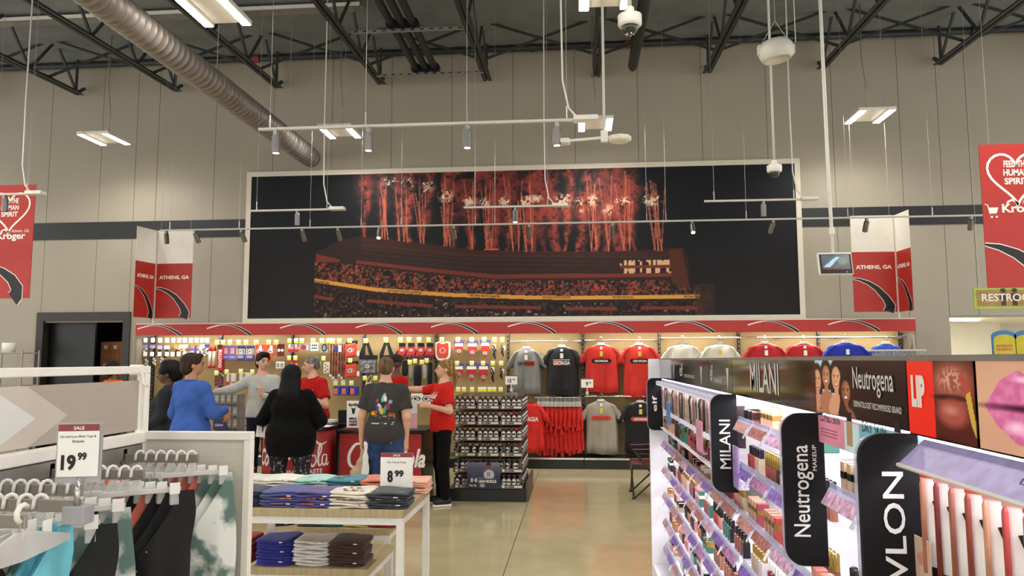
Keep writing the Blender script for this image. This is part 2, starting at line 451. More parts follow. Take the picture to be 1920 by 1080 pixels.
# short branch pipe stub ending above the mural
e = atY(1186, 128, YW - .35); s0 = atY(1205, 20, 10.0)
q = thing('branch_pipe', 'thick black pipe stub with rounded end behind the dome camera', 'pipe', tuple(e))
MB().tube([e + Vector((0, -4.2, .12)), e + Vector((0, -.1, .01)), e + Vector((0, 0, 0))], [.085, .085, .06], 12).build('pipe', M_PIPE, q, smooth=True)
MB().tube([e + Vector((0, -.02, .0)), e + Vector((0, -.02, zdeck(e.y) - e.z))], .02, 8).build('hanger_rod', M_PIPE, q)
# bundle of three black pipes on two struts
pe = atY(800, 134, YW - .5)
for k in range(3):
    xx = pe.x + (-.16, 0, .16)[k]
    q = thing('black_pipe', 'black refrigeration pipe in strut hung bundle, %s of three' % ('nearest the duct', 'middle', 'farthest from the duct')[k], 'pipe', (xx, pe.y, pe.z), group='bundled ceiling pipes')
    MB().tube([(xx, pe.y - 7, pe.z + .02), (xx, pe.y, pe.z + .02)], .055, 12).build('pipe', M_PIPE, q, smooth=True)
    for yy in (pe.y - .08, pe.y - 1.75):
        MB().tube([(xx, yy - .05, pe.z + .02), (xx, yy + .05, pe.z + .02)], .085, 12).build('clamp', M_BLACK, q)
for yy, a, bb in ((pe.y - .08, 715, 895), (pe.y - 1.75, 657, 862)):
    x0, x1 = JX[4] + .02, JX[5] - .02
    st = thing('pipe_strut', 'slotted grey strut between two joists carrying the pipes, %s' % ('near the wall' if yy > pe.y - 1 else 'farther from the wall'), 'strut', (x0, yy, pe.z - .09), group='pipe struts')
    MB().box((x0, yy - .02, pe.z - .095), (x1, yy + .02, pe.z - .055)).build('channel', M_GREYM, st)
    for k in range(12): MB().box((x0 + .12 + k * .14, yy - .024, pe.z - .083), (x0 + .18 + k * .14, yy - .02, pe.z - .067)).build('slot', M_BLACK, st)
# pale conduit under the deck at left, white tray
q = thing('cable_tray', 'pale grey cable tray hung crosswise under the roof in the corner', 'tray', (-9, 10.6, 6.95))
zt = atY(60, 42, 10.6).z
MB().box((-11, 10.52, zt - .02), (-3.2, 10.68, zt)).build('tray_floor', M_GREYM, q)
MB().box((-11, 10.52, zt), (-3.2, 10.53, zt + .06)).build('tray_side', M_WHITE, q)
MB().box((-11, 10.67, zt), (-3.2, 10.68, zt + .06)).build('tray_side', M_WHITE, q)

# spiral duct
de = atY(583, 296, YW - .3)
d = thing('spiral_duct', 'round galvanised spiral air duct hanging from the roof', 'duct', (de.x, de.y, de.z))
prof = []; yy = 0.0
while yy < 9.0:
    prof += [(.168, yy), (.168, yy + .085), (.176, yy + .092), (.176, yy + .102)]; yy += .11
b = MB().lathe(prof, n=28); b.xform(Matrix.Rotation(math.radians(90), 4, 'X')); b.build('pipe_shell', M_GALV, d, False, smooth=True)
MB().tube([(0, -.002, 0), (0, .02, 0)], .16, 24).build('end_cap', mat('duct shadow cap', '#5b5650', 0.6), d, False)
for yy in (-1.0, -3.4):
    MB().tube([(0, yy - .02, 0), (0, yy + .02, 0)], .182, 24).build('strap', M_GREYM, d, False)
    MB().tube([(0, yy, .17), (0, yy, zdeck(de.y + yy) - de.z)], .005, 5).build('hanger_wire', M_WIRE, d, False)

# ---------------------------------------------------------------- hanging lamps
def high_bay(x, y, z, label, seen=True):
    t = thing('high_bay_light', label, 'light', (x, y, z), group='high bay lights')
    MB().box((-.17, -.28, .02), (.17, .28, .06), .006).build('housing', M_WHITE, t, False)
    for s in (-1, 1):
        MB().box((s*.21 - .055, -.31, .0), (s*.21 + .055, .31, .05), .004).build('lamp_housing', M_WHITE, t, False)
        MB().box((s*.21 - .045, -.30, -.006), (s*.21 + .045, .30, .0)).build('diffuser', M_LAMP, t, False)
        if seen: area_lamp('strip_lamp', (s*.21, 0, -.012), .085, .59, BAY_W, t, spread=150)
    if not seen: area_lamp('strip_lamp', (0, 0, -.012), .5, .59, 2*BAY_W, t, spread=150)
    MB().tube([(0, .1, .06), (.01, .1, .5), (-.04, .1, 1.0), (-.02, .1, zdeck(y) - z)], .009, 6).build('power_cable', M_GREYM, t, False, smooth=True)
    MB().tube([(.14, -.2, .06), (.14, -.2, zdeck(y) - z)], .003, 4).build('hanger_wire', M_WIRE, t, False)
    return t
HX = [-7.66, -3.72, .32, 4.40]
seenlab = {(0, 11.3): 'glowing twin strip light hanging at far left near the wall', (1, 11.3): 'glowing twin strip light hanging beside the duct end',
           (2, 11.3): 'glowing twin strip light hanging beside the white network boxes', (3, 11.3): 'glowing twin strip light hanging alone at right of wall',
           (1, 7.17): 'large glowing twin strip light cut by the top edge, beside the duct', (2, 7.17): 'large glowing twin strip light cut by the top edge, above dome camera'}
for r, yy in enumerate((11.3, 7.17, 3.1, -1.0, -5.0)):
    for k, xx in enumerate([-11.7] + HX + [8.45]):
        lab = seenlab.get((k - 1, yy), 'twin strip light in row %s, lamp %s along it' % (('by the wall', 'before the wall row', 'over the clothing table', 'over the shopper', 'behind the shopper')[r], ('first', 'second', 'third', 'fourth', 'fifth', 'sixth')[k]))
        high_bay(xx, yy, 5.30, lab, yy > 5)

ZT = 3.75
def spot_head(parent, x, y, z, tx=0.0, ty=0.35, lit=False, watts=0.0):
    """a nickel can hanging under the rail, tilted towards (tx, ty)"""
    d = Vector((tx, ty, -1)).normalized(); a = Vector((x, y, z - .045)); b = MB()
    hd = MB().tube([a - d*.0, a + d*.004, a + d*.155, a + d*.16], [.030, .037, .037, .034], 14).build('spot_head', mat('dark nickel', '#7d7a76', .32, .9), parent, smooth=False)
    MB().tube([a + d*.150, a + d*.162], .028, 12).build('lens', M_LENS if lit else M_LENS0, hd)
    MB().box((x - .015, y - .03, z - .05), (x + .015, y + .03, z)).build('rail_clip', M_GREYM, hd)
    if watts:
        l = bpy.data.lights.new('spot_lamp', 'SPOT'); l.energy = watts; l.spot_size = math.radians(75); l.spot_blend = 0.8; l.color = LAMP; l.shadow_soft_size = .04
        o = bpy.data.objects.new('spot_lamp', l); C.objects.link(o); o.parent = parent
        o.location = a + d*.18 - ORG[parent.name]; o.rotation_euler = d.to_track_quat('-Z', 'Y').to_euler()
def track(label, pa, pb, heads, wires, feed=None, z=ZT):
    A, B = atZ(*pa, z), atZ(*pb, z); y = (A.y + B.y) / 2
    t = thing('light_track', label, 'track light', (A.x, y, z), group='track lights')
    MB().box((A.x, y - .018, z - .018), (B.x, y + .018, z + .004)).build('rail', M_GREYW, t)
    for hx, tx, ty, lit, wt in heads: spot_head(t, atY(hx, pa[1], y).x, y, z - .018, tx, ty, lit, wt)
    for wx in wires:
        X = atY(wx, pa[1], y).x
        MB().tube([(X, y, z), (X, y, zdeck(y))], .0022, 4).build('hanger_wire', M_WIRE, t)
        MB().tube([(X, y, z + .01), (X, y, z + .12)], .008, 6).build('wire_grip', M_CHROME, t)
    if feed:
        X = B.x
        MB().box((X - .05, y - .06, z - .02), (X + .16, y + .05, z + .02), .004).build('feed_box', M_WHITE, t)
        MB().tube([(X - .02, y, z + .02), (X - .09, y, z + .10), (X - .14, y, z + .35), (X - .15, y, z + 1.2), (X - .14, y, zdeck(y))], .009, 6).build('power_cable', M_WHITE, t, smooth=True)
    return t
W = SPOT_W
track('upper silver light track with four spot heads above the mural', (485, 241), (1086, 224), [(518, 0, .05, True, W*.5), (691, 0, .05, True, W*.5), (876, 0, .05, True, W*.5), (1044, 0, .05, True, W*.5)], (506, 685, 875, 1063), True)
track('long silver light track running across the mural and hanging banners', (303, 432), (1895, 401),
      [(312, -.15, .5, False, 0), (366, .2, .5, False, W), (453, .2, .6, False, W), (567, .15, .5, False, 0), (634, .15, .5, False, W), (711, .1, -.6, True, 0), (851, .05, .5, False, W), (992, .05, .5, False, 0), (1149, .0, .5, False, W), (1298, .0, -.6, True, 0), (1450, -.25, .5, False, W), (1626, -.05, .5, False, W), (1822, .1, .5, False, W)],
      (318, 448, 581, 677, 752, 891, 928, 1213, 1249, 1400, 1591, 1750))
track('short light track over the dark end of the mural', (468, 394), (626, 392), [(558, 0, .05, False, W)], (481, 613), True)
track('short light track over the fireworks in the mural', (870, 389), (1042, 384), [(966, 0, -.1, True, W)], (890, 1027), True)
track('short light track over the mural corner beside the white pole', (1320, 377), (1510, 372), [(1431, 0, .05, False, W)], (1339, 1489), True)
track('short light track in front of the heart banner', (-140, 366), (62, 363), [(10, 0, .05, False, W)], (-60, 50), True)

# ---------------------------------------------------------------- hanging devices
def dome_camera(label, px, py, dia, big):
    r = .078; y = 2 * r * F / dia; p = atY(px, py, y)
    t = thing('dome_camera', label, 'camera', tuple(p), group='dome cameras')
    MB().lathe([(.02, .075), (.05, .07), (r, .055), (r, -.005), (r*.86, -.018), (r*.8, -.02)], n=24).build('housing', M_WHITE, t, False, smooth=True)
    MB().lathe([(.058, -.014), (.055, -.035), (.042, -.058), (.02, -.070), (.004, -.073)], n=20).build('dome_bubble', M_SMOKE, t, False, smooth=True)
    if big:
        for a in range(5): MB().box((-.004 + .022*math.cos(a*1.25), -.004 + .022*math.sin(a*1.25), -.075), (.004 + .022*math.cos(a*1.25), .004 + .022*math.sin(a*1.25), -.05)).build('led', M_WHITE, t, False)
    MB().tube([(0, 0, .07), (0, 0, .11)], .03, 12).build('collar', M_WHITE, t, False)
    MB().tube([(0, 0, .1), (0, 0, zdeck(p.y) - p.z)], .014, 8).build('pendant_pole', M_GREYW, t, False, smooth=True)
dome_camera('white dome camera on pendant pole, larger one near the top edge', 1181, 45, 46, True)
dome_camera('white dome camera on pendant pole, smaller one before the mural corner', 1452, 320, 27, False)
p = atY(1455, 97, 7.4)
t = thing('bowl_speaker', 'off-white bowl shaped pendant speaker hung on wires', 'speaker', tuple(p))
b = MB().lathe([(.06, .115), (.13, .10), (.165, .05), (.17, .0), (.155, -.06), (.135, -.085), (.12, -.09), (.115, -.075)], n=28)
b.xform(Matrix.Rotation(math.radians(-8), 4, 'Y')); b.build('bowl', M_GREYW, t, False, smooth=True)
for s in (-1, 1):
    MB().box((s*.155 - .025, -.03, -.03), (s*.155 + .025, .03, .07), .01).build('bracket', M_GREYW, t, False)
    MB().tube([(s*.15, 0, .07), (0, 0, .32)], .003, 4).build('hanger_wire', M_WIRE, t, False)
MB().tube([(0, 0, .32), (0, 0, zdeck(p.y) - p.z)], .004, 4).build('hanger_wire', M_WIRE, t, False)
MB().tube([(.19, .02, zdeck(p.y) - p.z), (.2, .02, .1)], .004, 4).build('signal_cable', M_WHITE, t, False)
# network boxes on a cross bar
p = atY(1133, 258, 6.3)
t = thing('network_bar', 'white pole with cross bar carrying two wireless access boxes', 'access point', tuple(p))
MB().tube([(0, 0, -.02), (0, 0, zdeck(p.y) - p.z)], .012, 8).build('pole', M_GREYW, t, False)
MB().tube([(-.32, 0, -.02), (.16, 0, .01)], .012, 8).build('cross_bar', M_WHITE, t, False)
MB().box((-.41, -.06, -.05), (-.29, .06, -.005), .02).build('access_box', M_WHITE, t, False)
b = MB().lathe([(.08, -.03), (.10, -.02), (.10, .012), (.07, .02)], (.13, 0, -.01), 8); b.build('access_box', M_WHITE, t, False)
MB().box((-.03, -.02, -.04), (.03, .02, .06)).build('clamp', M_WHITE, t, False)
# monitor on a long white pole
p = atY(1566, 494, 7.0)
t = thing('hanging_monitor', 'small security monitor hanging on a long white pole', 'monitor', tuple(p))
for a, bb in (((-.15, -.02, -.105), (.15, .025, .105)),): pass
tl = Matrix.Rotation(math.radians(-12), 4, 'X')
MB().box((-.15, -.01, -.105), (.15, .03, .105), .006).xform(tl).build('casing', M_WHITE, t, False)
MB().box((-.14, -.014, -.10), (.14, -.008, .085)).xform(tl).build('bezel', M_BLACK, t, False)
cv = Canvas(40, 24, 0, 0, 40, 24, rgb('#4d5a60')); cv.mix(cv.noise(6, 3, 3), rgb('#2a3a44')); cv.mix(cv.poly([(2, 20), (20, 4), (26, 4), (10, 22)]), rgb('#8fb2c8')); cv.mix(cv.rect(0, 20, 40, 24), rgb('#5a2a2c')); cv.mix(cv.ell(30, 10, 7, 6)*.6, rgb('#6f7a68'))
o = cv.sheet('screen', tl @ Vector((-.125, -.0155, -.062)), Vector((.25, 0, 0)), tl @ Vector((0, 0, .14)), print_mat('screen picture', .2, .55), t, False)
MB().box((.085, -.017, -.092), (.095, -.014, -.082)).xform(tl).build('power_light', mat('blue indicator', '#2f3cff', .4, emit=4.0, var=0), t, False)
MB().tube([(0, .05, .05), (-.01, .05, .9), (-.02, .05, zdeck(7) - p.z)], .017, 10).build('pole', M_WHITE, t, False, smooth=True)
MB().tube([(0, .05, .28), (0, .05, .34)], .024, 10).build('pole_collar', M_WHITE, t, False)
# ================================================================ mural
XM0, XM1 = atY(470, 460, YW).x, atY(1494, 460, YW).x
ZM0, ZM1 = 2.42, 4.93
mu = thing('mural_panel', 'wide framed stadium mural with red fireworks on the store wall', 'mural', (XM0, YW - .03, ZM0))
fw = .085
for a, b in (((XM0 - fw, ZM0 - fw), (XM1 + fw, ZM0)), ((XM0 - fw, ZM1), (XM1 + fw, ZM1 + fw)), ((XM0 - fw, ZM0), (XM0, ZM1)), ((XM1, ZM0), (XM1 + fw, ZM1))):
    MB().box((a[0], YW - .05, a[1]), (b[0], YW, b[1])).build('frame', mat('cream mural frame', '#d5cdbb', .6, var=.02), mu)
W0, W1, T0, T1 = 470, 1494, 320, 594
cv = Canvas(820, 240, W0, T0, W1, T1, rgb('#090c13'))
cv.mix((cv.Y - 400)/150, rgb('#161314')); cv.mix(cv.rect(470, 320, 599, 600)*np.clip((cv.Y-400)/100, 0, 1)*.6, rgb('#1a1718'))
st = cv.rect(600, 320, 1345, 600)
# far stand
up = [(600, 470), (650, 446), (690, 438), (780, 450), (900, 468), (1000, 474), (1180, 476), (1290, 470), (1345, 600)]
cv.mix(cv.band(up, [(600, 600), (1345, 600)])*st*(cv.X < 1300), rgb('#2a1a17'))
cv.mix(cv.band([(690, 441), (900, 470), (1260, 478)], [(690, 462), (900, 484), (1260, 486)])*cv.rect(690, 400, 1262, 600)*.8, rgb('#3a1d18'))
n1 = cv.noise(5, 2, 11, 1, .8)
for k, (yy, a) in enumerate(((8, .7), (16, .5), (24, .5), (34, .4))):
    cv.mix(cv.band([(690, 455+yy-8), (900, 478+yy-8), (1260, 488+yy-8)], [(690, 457+yy-8), (900, 480+yy-8), (1260, 489.5+yy-8)])*cv.rect(690, 400, 1262, 600)*a, rgb('#4a2a22'))
cv.mix(cv.band([(680, 485), (800, 500), (940, 515), (1270, 517)], [(680, 491), (800, 507), (940, 523), (1270, 524)])*cv.rect(680, 400, 1272, 600), rgb('#6a2c22'))
# crowd
cr = cv.band([(600, 488), (680, 494), (800, 512), (940, 526), (1270, 530), (1320, 552)], [(600, 522), (720, 540), (860, 551), (1000, 556), (1320, 558)])*cv.rect(600, 400, 1320, 600)
cv.mix(cr, rgb('#2b1815'))
for sd, co, th in ((1, '#7e3526', .60), (2, '#a5482f', .68), (3, '#55433a', .66), (4, '#120c0c', .62)):
    n = cv.noise(4.2, 2, 20 + sd); cv.mix(cr*(n > th - .04)*.85, rgb(co))
lo = cv.band([(600, 532), (720, 552), (860, 562), (1000, 568), (1345, 568)], [(600, 600), (1345, 600)])*cv.rect(600, 400, 1322, 600)
cv.mix(lo, rgb('#1e1412'))
for sd, co, th in ((5, '#5d2a20', .64), (6, '#3c3028', .62), (7, '#a8967a', .80), (8, '#0e0909', .6)):
    n = cv.noise(4.5, 2, 40 + sd); cv.mix(lo*(n > th)*.8, rgb(co))
for (x0, ya, x1, yb) in ((600, 550, 636, 556), (702, 559, 828, 570), (870, 571, 1030, 575), (1075, 577, 1170, 578), (1212, 577, 1314, 578)):
    cv.mix(cv.band([(x0, ya), (x1, yb)], [(x0, ya+6), (x1, yb+6)])*cv.rect(x0, 400, x1, 600), rgb('#6e2f22'))
ylw_t = [(600, 519), (720, 538), (860, 549), (1000, 555), (1100, 557), (1318, 557)]
cv.mix(cv.band(ylw_t, [(x, y + 7) for x, y in ylw_t])*cv.rect(600, 400, 1318, 600), rgb('#c98f3c'))
# press box and end tower
cv.mix(cv.poly([(1264, 475), (1288, 472), (1302, 548), (1270, 536)]), rgb('#4b2319'))
pb = cv.rect(1176, 493, 1266, 502) + cv.rect(1176, 508, 1268, 517)
cv.mix(pb*(cv.noise(4, 1, 61, 1, .4) > .42), rgb('#c9a27c')); cv.mix(cv.rect(1176, 502, 1268, 508)*.8, rgb('#7a3322'))
cv.mix(cv.rect(1310, 538, 1345, 600)*cv.noise(9, 2, 62), rgb('#4a2a1c'))
cv.mix(cv.rect(602, 470, 648, 488)*(cv.Y > 472 + (cv.X-602)*.25)*.8, rgb('#7a3220'))
# fireworks: smoke plumes with bursts
gn = [cv.noise(16, 4, 70), cv.noise(9, 4, 71), cv.noise(5, 3, 72)]
def plume(x0, y0, x1, y1, w0, w1, col, a, seed, lean=0.0):
    t = np.clip((y0 - cv.Y)/(y0 - y1), 0, 1); ins = (cv.Y <= y0) & (cv.Y >= y1)
    wob = (cv.noise(22, 2, seed) - .5)*16
    c = x0 + (x1 - x0)*t + lean*t*t + wob; wd = w0 + (w1 - w0)*t
    d = np.abs(cv.X - c)/wd; m = np.clip(1.15 - d, 0, 1)*ins
    m *= np.clip((gn[1]*.6 + gn[2]*.4 - .27)*3.2, 0, 1)
    cv.mix(m*a, rgb(col))
base = lambda x: np.interp(x, [680, 900, 1000, 1250], [440, 468, 474, 476])
PX = [690, 733, 762, 778, 806, 848, 866, 896, 930, 944, 968, 1004, 1036, 1056, 1076, 1100, 1132, 1152, 1166, 1200]
r = np.random.default_rng(5)
for k, x in enumerate(PX):
    plume(x, base(x), x + r.uniform(-6, 14), 318, 5, r.uniform(13, 25), r.choice(['#8e3a30', '#a34234', '#7a322c', '#b04a38']), .95, 100 + k, r.uniform(-8, 8))
for k in range(16):
    x = r.uniform(900, 1190); plume(x, base(x), x + r.uniform(-20, 20), r.uniform(320, 360), 6, 28, '#82342c', .75, 140 + k)
for k, x in enumerate((725, 731, 737, 758, 768, 774, 800, 806, 845, 850, 856, 898, 925, 935, 975, 985, 1000, 1010, 1120, 1130, 1152, 1180, 1190, 1236, 1242, 1248)):
    for s in range(3):
        xe = x + r.uniform(-14, 14); yt = r.uniform(325, 385); xb = x + (4 if x < 1230 else 4)
        yb = base(x); t = np.clip((yb - cv.Y)/(yb - yt), 0, 1); c = xb + (xe - xb)*t
        cv.mix((np.abs(cv.X - c) < .9)*(cv.Y < yb)*(cv.Y > yt)*.7, rgb('#c0674e'))
for x, y, sx, sy, a in ((740, 335, 14, 8, .5), (775, 338, 12, 8, .5), (818, 348, 10, 9, .6), (851, 366, 12, 10, .9), (896, 377, 11, 9, .9), (925, 380, 9, 8, .8), (962, 380, 9, 9, .8), (1003, 380, 10, 7, .9), (1018, 374, 14, 6, .8),
                        (1072, 380, 14, 12, 1), (1102, 390, 8, 14, 1), (1128, 380, 8, 9, 1), (1155, 398, 9, 9, .8), (1184, 383, 12, 7, .9), (1236, 383, 14, 9, .8)):
    m = cv.ell(x, y, sx, sy, .6)*(gn[2] > .48)*a; cv.mix(m, rgb('#e6c9b0'))
    for q in range(7): cv.mix(cv.ell(x + r.uniform(-sx, sx), y + r.uniform(-sy, sy), 1.3, 1.3), rgb('#f4ddc6'))
cv.mix(cv.ell(1100, 400, 60, 22, .8)*.35, rgb('#c0553e'))
cv.mix(cv.rect(925, 467, 952, 470)*.9, rgb('#e0503a'))
cv.sheet('print', (XM0, YW - .035, ZM0), (XM1 - XM0, 0, 0), (0, 0, ZM1 - ZM0), print_mat('matte mural print', .5, spec=.25), mu)
MB().box((XM0, YW - .034, ZM0), (XM1, YW, ZM1)).build('backing_board', M_BLACK, mu)
def mxz(px, py): return Vector((XM0 + (px - W0)/(W1 - W0)*(XM1 - XM0), YW - .0365, ZM1 - (py - T0)/(T1 - T0)*(ZM1 - ZM0)))
M_INKB = mat('black ink', '#14100c', .5)
for x0, y0, x1, y1, tx in ((600, 526.5, 629, 531, 'QUARTER'), (741, 546, 807, 551, 'WE OWN THE 4TH QUARTER'), (897, 556.5, 954, 559, 'WE OWN THE 4TH QUARTER'), (1033, 561.5, 1085, 562, 'WE OWN THE 4TH QUARTER'), (1161, 562.5, 1199, 563, 'WE OWN THE 4TH QU'), (1290, 562.5, 1316, 563, 'WE OWN THE')):
    a, bq = mxz(x0, y0), mxz(x1, y1); u = (bq - a); L = u.length; u.normalize()
    lettering(tx, a, u, UZ, L, .042, M_INKB, mu, bold=.02, lift=.001)
# ================================================================ merchandise wall
M_RED = mat('header red board', '#b02a22', .45, var=.03)
M_INKW = mat('white ink', '#eee9df', .5, var=.02)
M_UPR = mat('black slotted upright', '#2a2a2a', .45)
M_KICK = mat('black kick plate', '#0b0b0c', .3)
M_DECKT = mat('dark deck top', '#2e2b28', .3, .3)
M_RAIL = mat('chrome hang rail', '#d8d4ca', .22, 1.0, var=.05)
M_YEL = mat('yellow tag strip', '#e9ec3a', .5, var=.03)
M_TAGW = mat('white tag card', '#f3f1ea', .5, var=.02)
def peg_material():
    m = bpy.data.materials.new('tan pegboard'); m.use_nodes = True; nt = m.node_tree; b = nt.nodes['Principled BSDF']
    tc = nt.nodes.new('ShaderNodeTexCoord'); mp = nt.nodes.new('ShaderNodeMapping'); mp.inputs['Scale'].default_value = (1/.0254,)*3
    fr = nt.nodes.new('ShaderNodeVectorMath'); fr.operation = 'FRACTION'; sb = nt.nodes.new('ShaderNodeVectorMath'); sb.operation = 'SUBTRACT'; sb.inputs[1].default_value = (.5, 0, .5)
    ml = nt.nodes.new('ShaderNodeVectorMath'); ml.operation = 'MULTIPLY'; ml.inputs[1].default_value = (1, 0, 1)
    ln = nt.nodes.new('ShaderNodeVectorMath'); ln.operation = 'LENGTH'; gt = nt.nodes.new('ShaderNodeMath'); gt.operation = 'LESS_THAN'; gt.inputs[1].default_value = .22
    mx = nt.nodes.new('ShaderNodeMix'); mx.data_type = 'RGBA'; mx.inputs['A'].default_value = (*lin('#b59a66'), 1); mx.inputs['B'].default_value = (*lin('#4a3a22'), 1)
    L = nt.links.new; L(tc.outputs['Object'], mp.inputs[0]); L(mp.outputs[0], fr.inputs[0]); L(fr.outputs[0], sb.inputs[0]); L(sb.outputs[0], ml.inputs[0]); L(ml.outputs[0], ln.inputs[0]); L(ln.outputs['Value'], gt.inputs[0]); L(gt.outputs[0], mx.inputs['Factor']); L(mx.outputs['Result'], b.inputs['Base Color'])
    b.inputs['Roughness'].default_value = .6
    return m
M_PEG = peg_material()
UPX = [288, 414, 548, 682, 818, 953, 1093, 1237, 1386, 1536, 1690]
UX_ = [atY(px, 700, YB).x for px in UPX]
YH = YD + .10                                 # face of the header
ZH0, ZH1 = 2.118, 2.305
XH0, XH1 = atY(254, 615, YH).x, atY(1717, 608, YH).x
wf = thing('merchandise_wall', 'long wall fixture with tan pegboard and red header', 'display fixture', (UX_[0], YD, 0))
for k in range(len(UX_) - 1):
    MB().box((UX_[k] + .02, YB, .15), (UX_[k+1] - .02, YB + .02, ZH0 + .1)).build('pegboard', M_PEG, wf)
    MB().box((UX_[k] + .004, YD + .02, .135), (UX_[k+1] - .004, YB, .165), .006).build('base_deck', M_DECKT, wf)
    MB().box((UX_[k] + .004, YD, .145), (UX_[k+1] - .004, YD + .03, .172)).build('price_channel', M_RAIL, wf)
    MB().box((UX_[k] + .004, YD + .02, 0), (UX_[k+1] - .004, YD + .05, .145)).build('kick_plate', M_KICK, wf)
for x in UX_:
    u = MB().box((x - .018, YB - .04, .15), (x + .018, YB + .03, ZH1)).build('upright', M_UPR, wf)
    s = MB()
    for q in range(26): s.box((x - .007, YB - .0415, .35 + q*.07), (x + .007, YB - .04, .385 + q*.07))
    put(s.build('slot_row', mat('bright upright slot', '#8f8c86', .4, .5), u), kind='stuff')
for x0, x1 in ((XH0, UX_[0] + .02), (UX_[-1] - .02, XH1)):
    xa = x0 if x0 < 0 else x1
    MB().box((xa - .015, YH + .03, .15), (xa + .015, YB + .02, ZH0)).build('end_panel', mat('brown grey end panel', '#8a8172', .5), wf)
MB().box((XH0 + .015, YB + .005, .15), (UX_[0], YB + .02, ZH0)).build('filler_panel', mat('grey filler board', '#7d766a', .5), wf)
MB().box((UX_[-1], YB + .005, .15), (XH1 - .015, YB + .02, ZH0)).build('filler_panel', mat('grey filler board', '#7d766a', .5), wf)
# header: red boards with swooshes
hd = thing('header_sign', 'long red header board with black and white swooshes above the pegboard', 'sign', (XH0, YH, ZH0))
MB().box((XH0, YH + .012, ZH1), (XH1, YB, ZH1 + .02)).build('canopy_top', M_GREYW, hd)
hb = [XH0] + [atY(px, 610, YH).x for px in (435, 575, 717, 858, 1001, 1148, 1299, 1455, 1611)] + [XH1]
for a, bq in zip(hb[:-1], hb[1:]): MB().box((a + .0015, YH, ZH0), (bq - .0015, YH + .012, ZH1)).build('header_board', M_RED, hd)
hh = ZH1 - ZH0
def swoosh(x0, wd, z0, hgt, parent, Y, u=UX, o=None, up=UZ):
    """rising thin tail that turns into a thick black blade, white edges"""
    n = 22; pts = []; ws = []
    for i in range(n + 1):
        t = i / n
        a = t; bb = .60 + .35*math.sin(min(1, t/.42)*math.pi/2) if t < .42 else .95*max(0.0, math.cos((t - .42)/.58*math.pi/2))**.9
        pts.append((a*wd, bb*hgt)); ws.append(hgt*(.03 + .20*max(0, t - .3)/.7))
    o = o if o is not None else Vector((x0, Y, z0))
    nrm = Vector(u).cross(Vector(up)); 
    MB().stroke(pts, [q + hgt*.075 for q in ws], o + nrm*.0012, u, up).build('swoosh_edge', M_INKW, parent)
    MB().stroke([p for p, q in zip(pts, ws) if p[0] > wd*.25], [q for p, q in zip(pts, ws) if p[0] > wd*.25], o + nrm*.0022, u, up).build('swoosh', M_BLACK, parent)
for px in (258, 388, 525, 667, 808, 952, 1096, 1246, 1402, 1553):
    x0 = atY(px, 610, YH).x; swoosh(x0, .76, ZH0 + .004, hh - .008, hd, YH)
for k in range(5):
    xm = XH0 + (k + .5)*(XH1 - XH0)/5
    lt = MB().box((xm - 1.1, YH + .06, ZH0 + .02), (xm + 1.1, YH + .10, ZH0 + .04)).build('light_bar', M_LAMP if False else M_WHITE, hd)
    area_lamp('header_lamp', Vector((xm, YH + .08, ZH0 + .015)) - ORG[hd.name], 2.2, .03, 13, hd, rot=(math.radians(22), 0, 0))

# ---- small merchandise helpers
def P(px, py, dy=.22): return atY(px, py, YB - dy)
PXM = (YB - .22) / F                          # metres per pixel on the merchandise plane
def col(name, hexv, rough=.6, **k): return mat(name, hexv, rough, **k)
M_CR = col('scarlet print', '#b3231d'); M_NAVY = col('navy packaging', '#2b2f66'); M_PURP = col('violet packaging', '#5a4a94'); M_ORNG = col('orange red vinyl', '#cf3a22', .35)
M_BLK = col('black fabric', '#101012', .9); M_GRYF = col('grey fabric', '#8b8a86', .9); M_CRM = col('cream canvas', '#d9d0bb', .8); M_CLR = mat('clear vinyl', '#c4c4c2', .15, var=.25, scale=30, alpha=.45)
M_PINK = col('pink card', '#e08a80'); M_WCARD = col('white card', '#ece9e2'); M_BRN = col('brown charm', '#5a3a22', .4); M_GOLD = col('gold charm', '#c9a35a', .3, metal=.7); M_SILV = col('silver charm', '#cfcfca', .25, metal=.8); M_BLUE = col('royal blue plastic', '#2338a0', .35); M_LILAC = col('lilac card', '#8f88b8')
def oval(rx, ry, n=20): return [(rx*math.cos(2*math.pi*k/n), ry*math.sin(2*math.pi*k/n)) for k in range(n)]
def g_badge(parent, c, w, u=UX, v=UZ, world=True, tilt=0.0, plate=True):
    """black oval with a white letter G"""
    c, u, v = Vector(c), Vector(u), Vector(v)
    if tilt: u, v = u*math.cos(tilt) + v*math.sin(tilt), v*math.cos(tilt) - u*math.sin(tilt)
    n = u.cross(v)
    if plate:
        MB().sheet(oval(w*.5, w*.33), c + n*.001, u, v).build('emblem_edge', M_INKW, parent, world)
        MB().sheet(oval(w*.46, w*.295), c + n*.002, u, v).build('emblem', M_BLACK, parent, world)
    arc = [(w*.30*math.cos(a), w*.185*math.sin(a)) for a in [math.radians(38 + k*18.5) for k in range(17)]]
    g = MB().stroke(arc, w*.095, c + n*.003, u, v); g.stroke([(w*.02, -w*.01), (w*.33, -w*.01)], w*.085, c + n*.003, u, v); g.stroke([(w*.285, -w*.01), (w*.285, -w*.13)], w*.08, c + n*.003, u, v)
    g.build('letter', M_INKW if plate else M_BLACK, parent, world)
ROWN = {'A': 'top row', 'B': 'second row', 'C': 'third row', 'D': 'low row'}
hk = 0; HN = {}
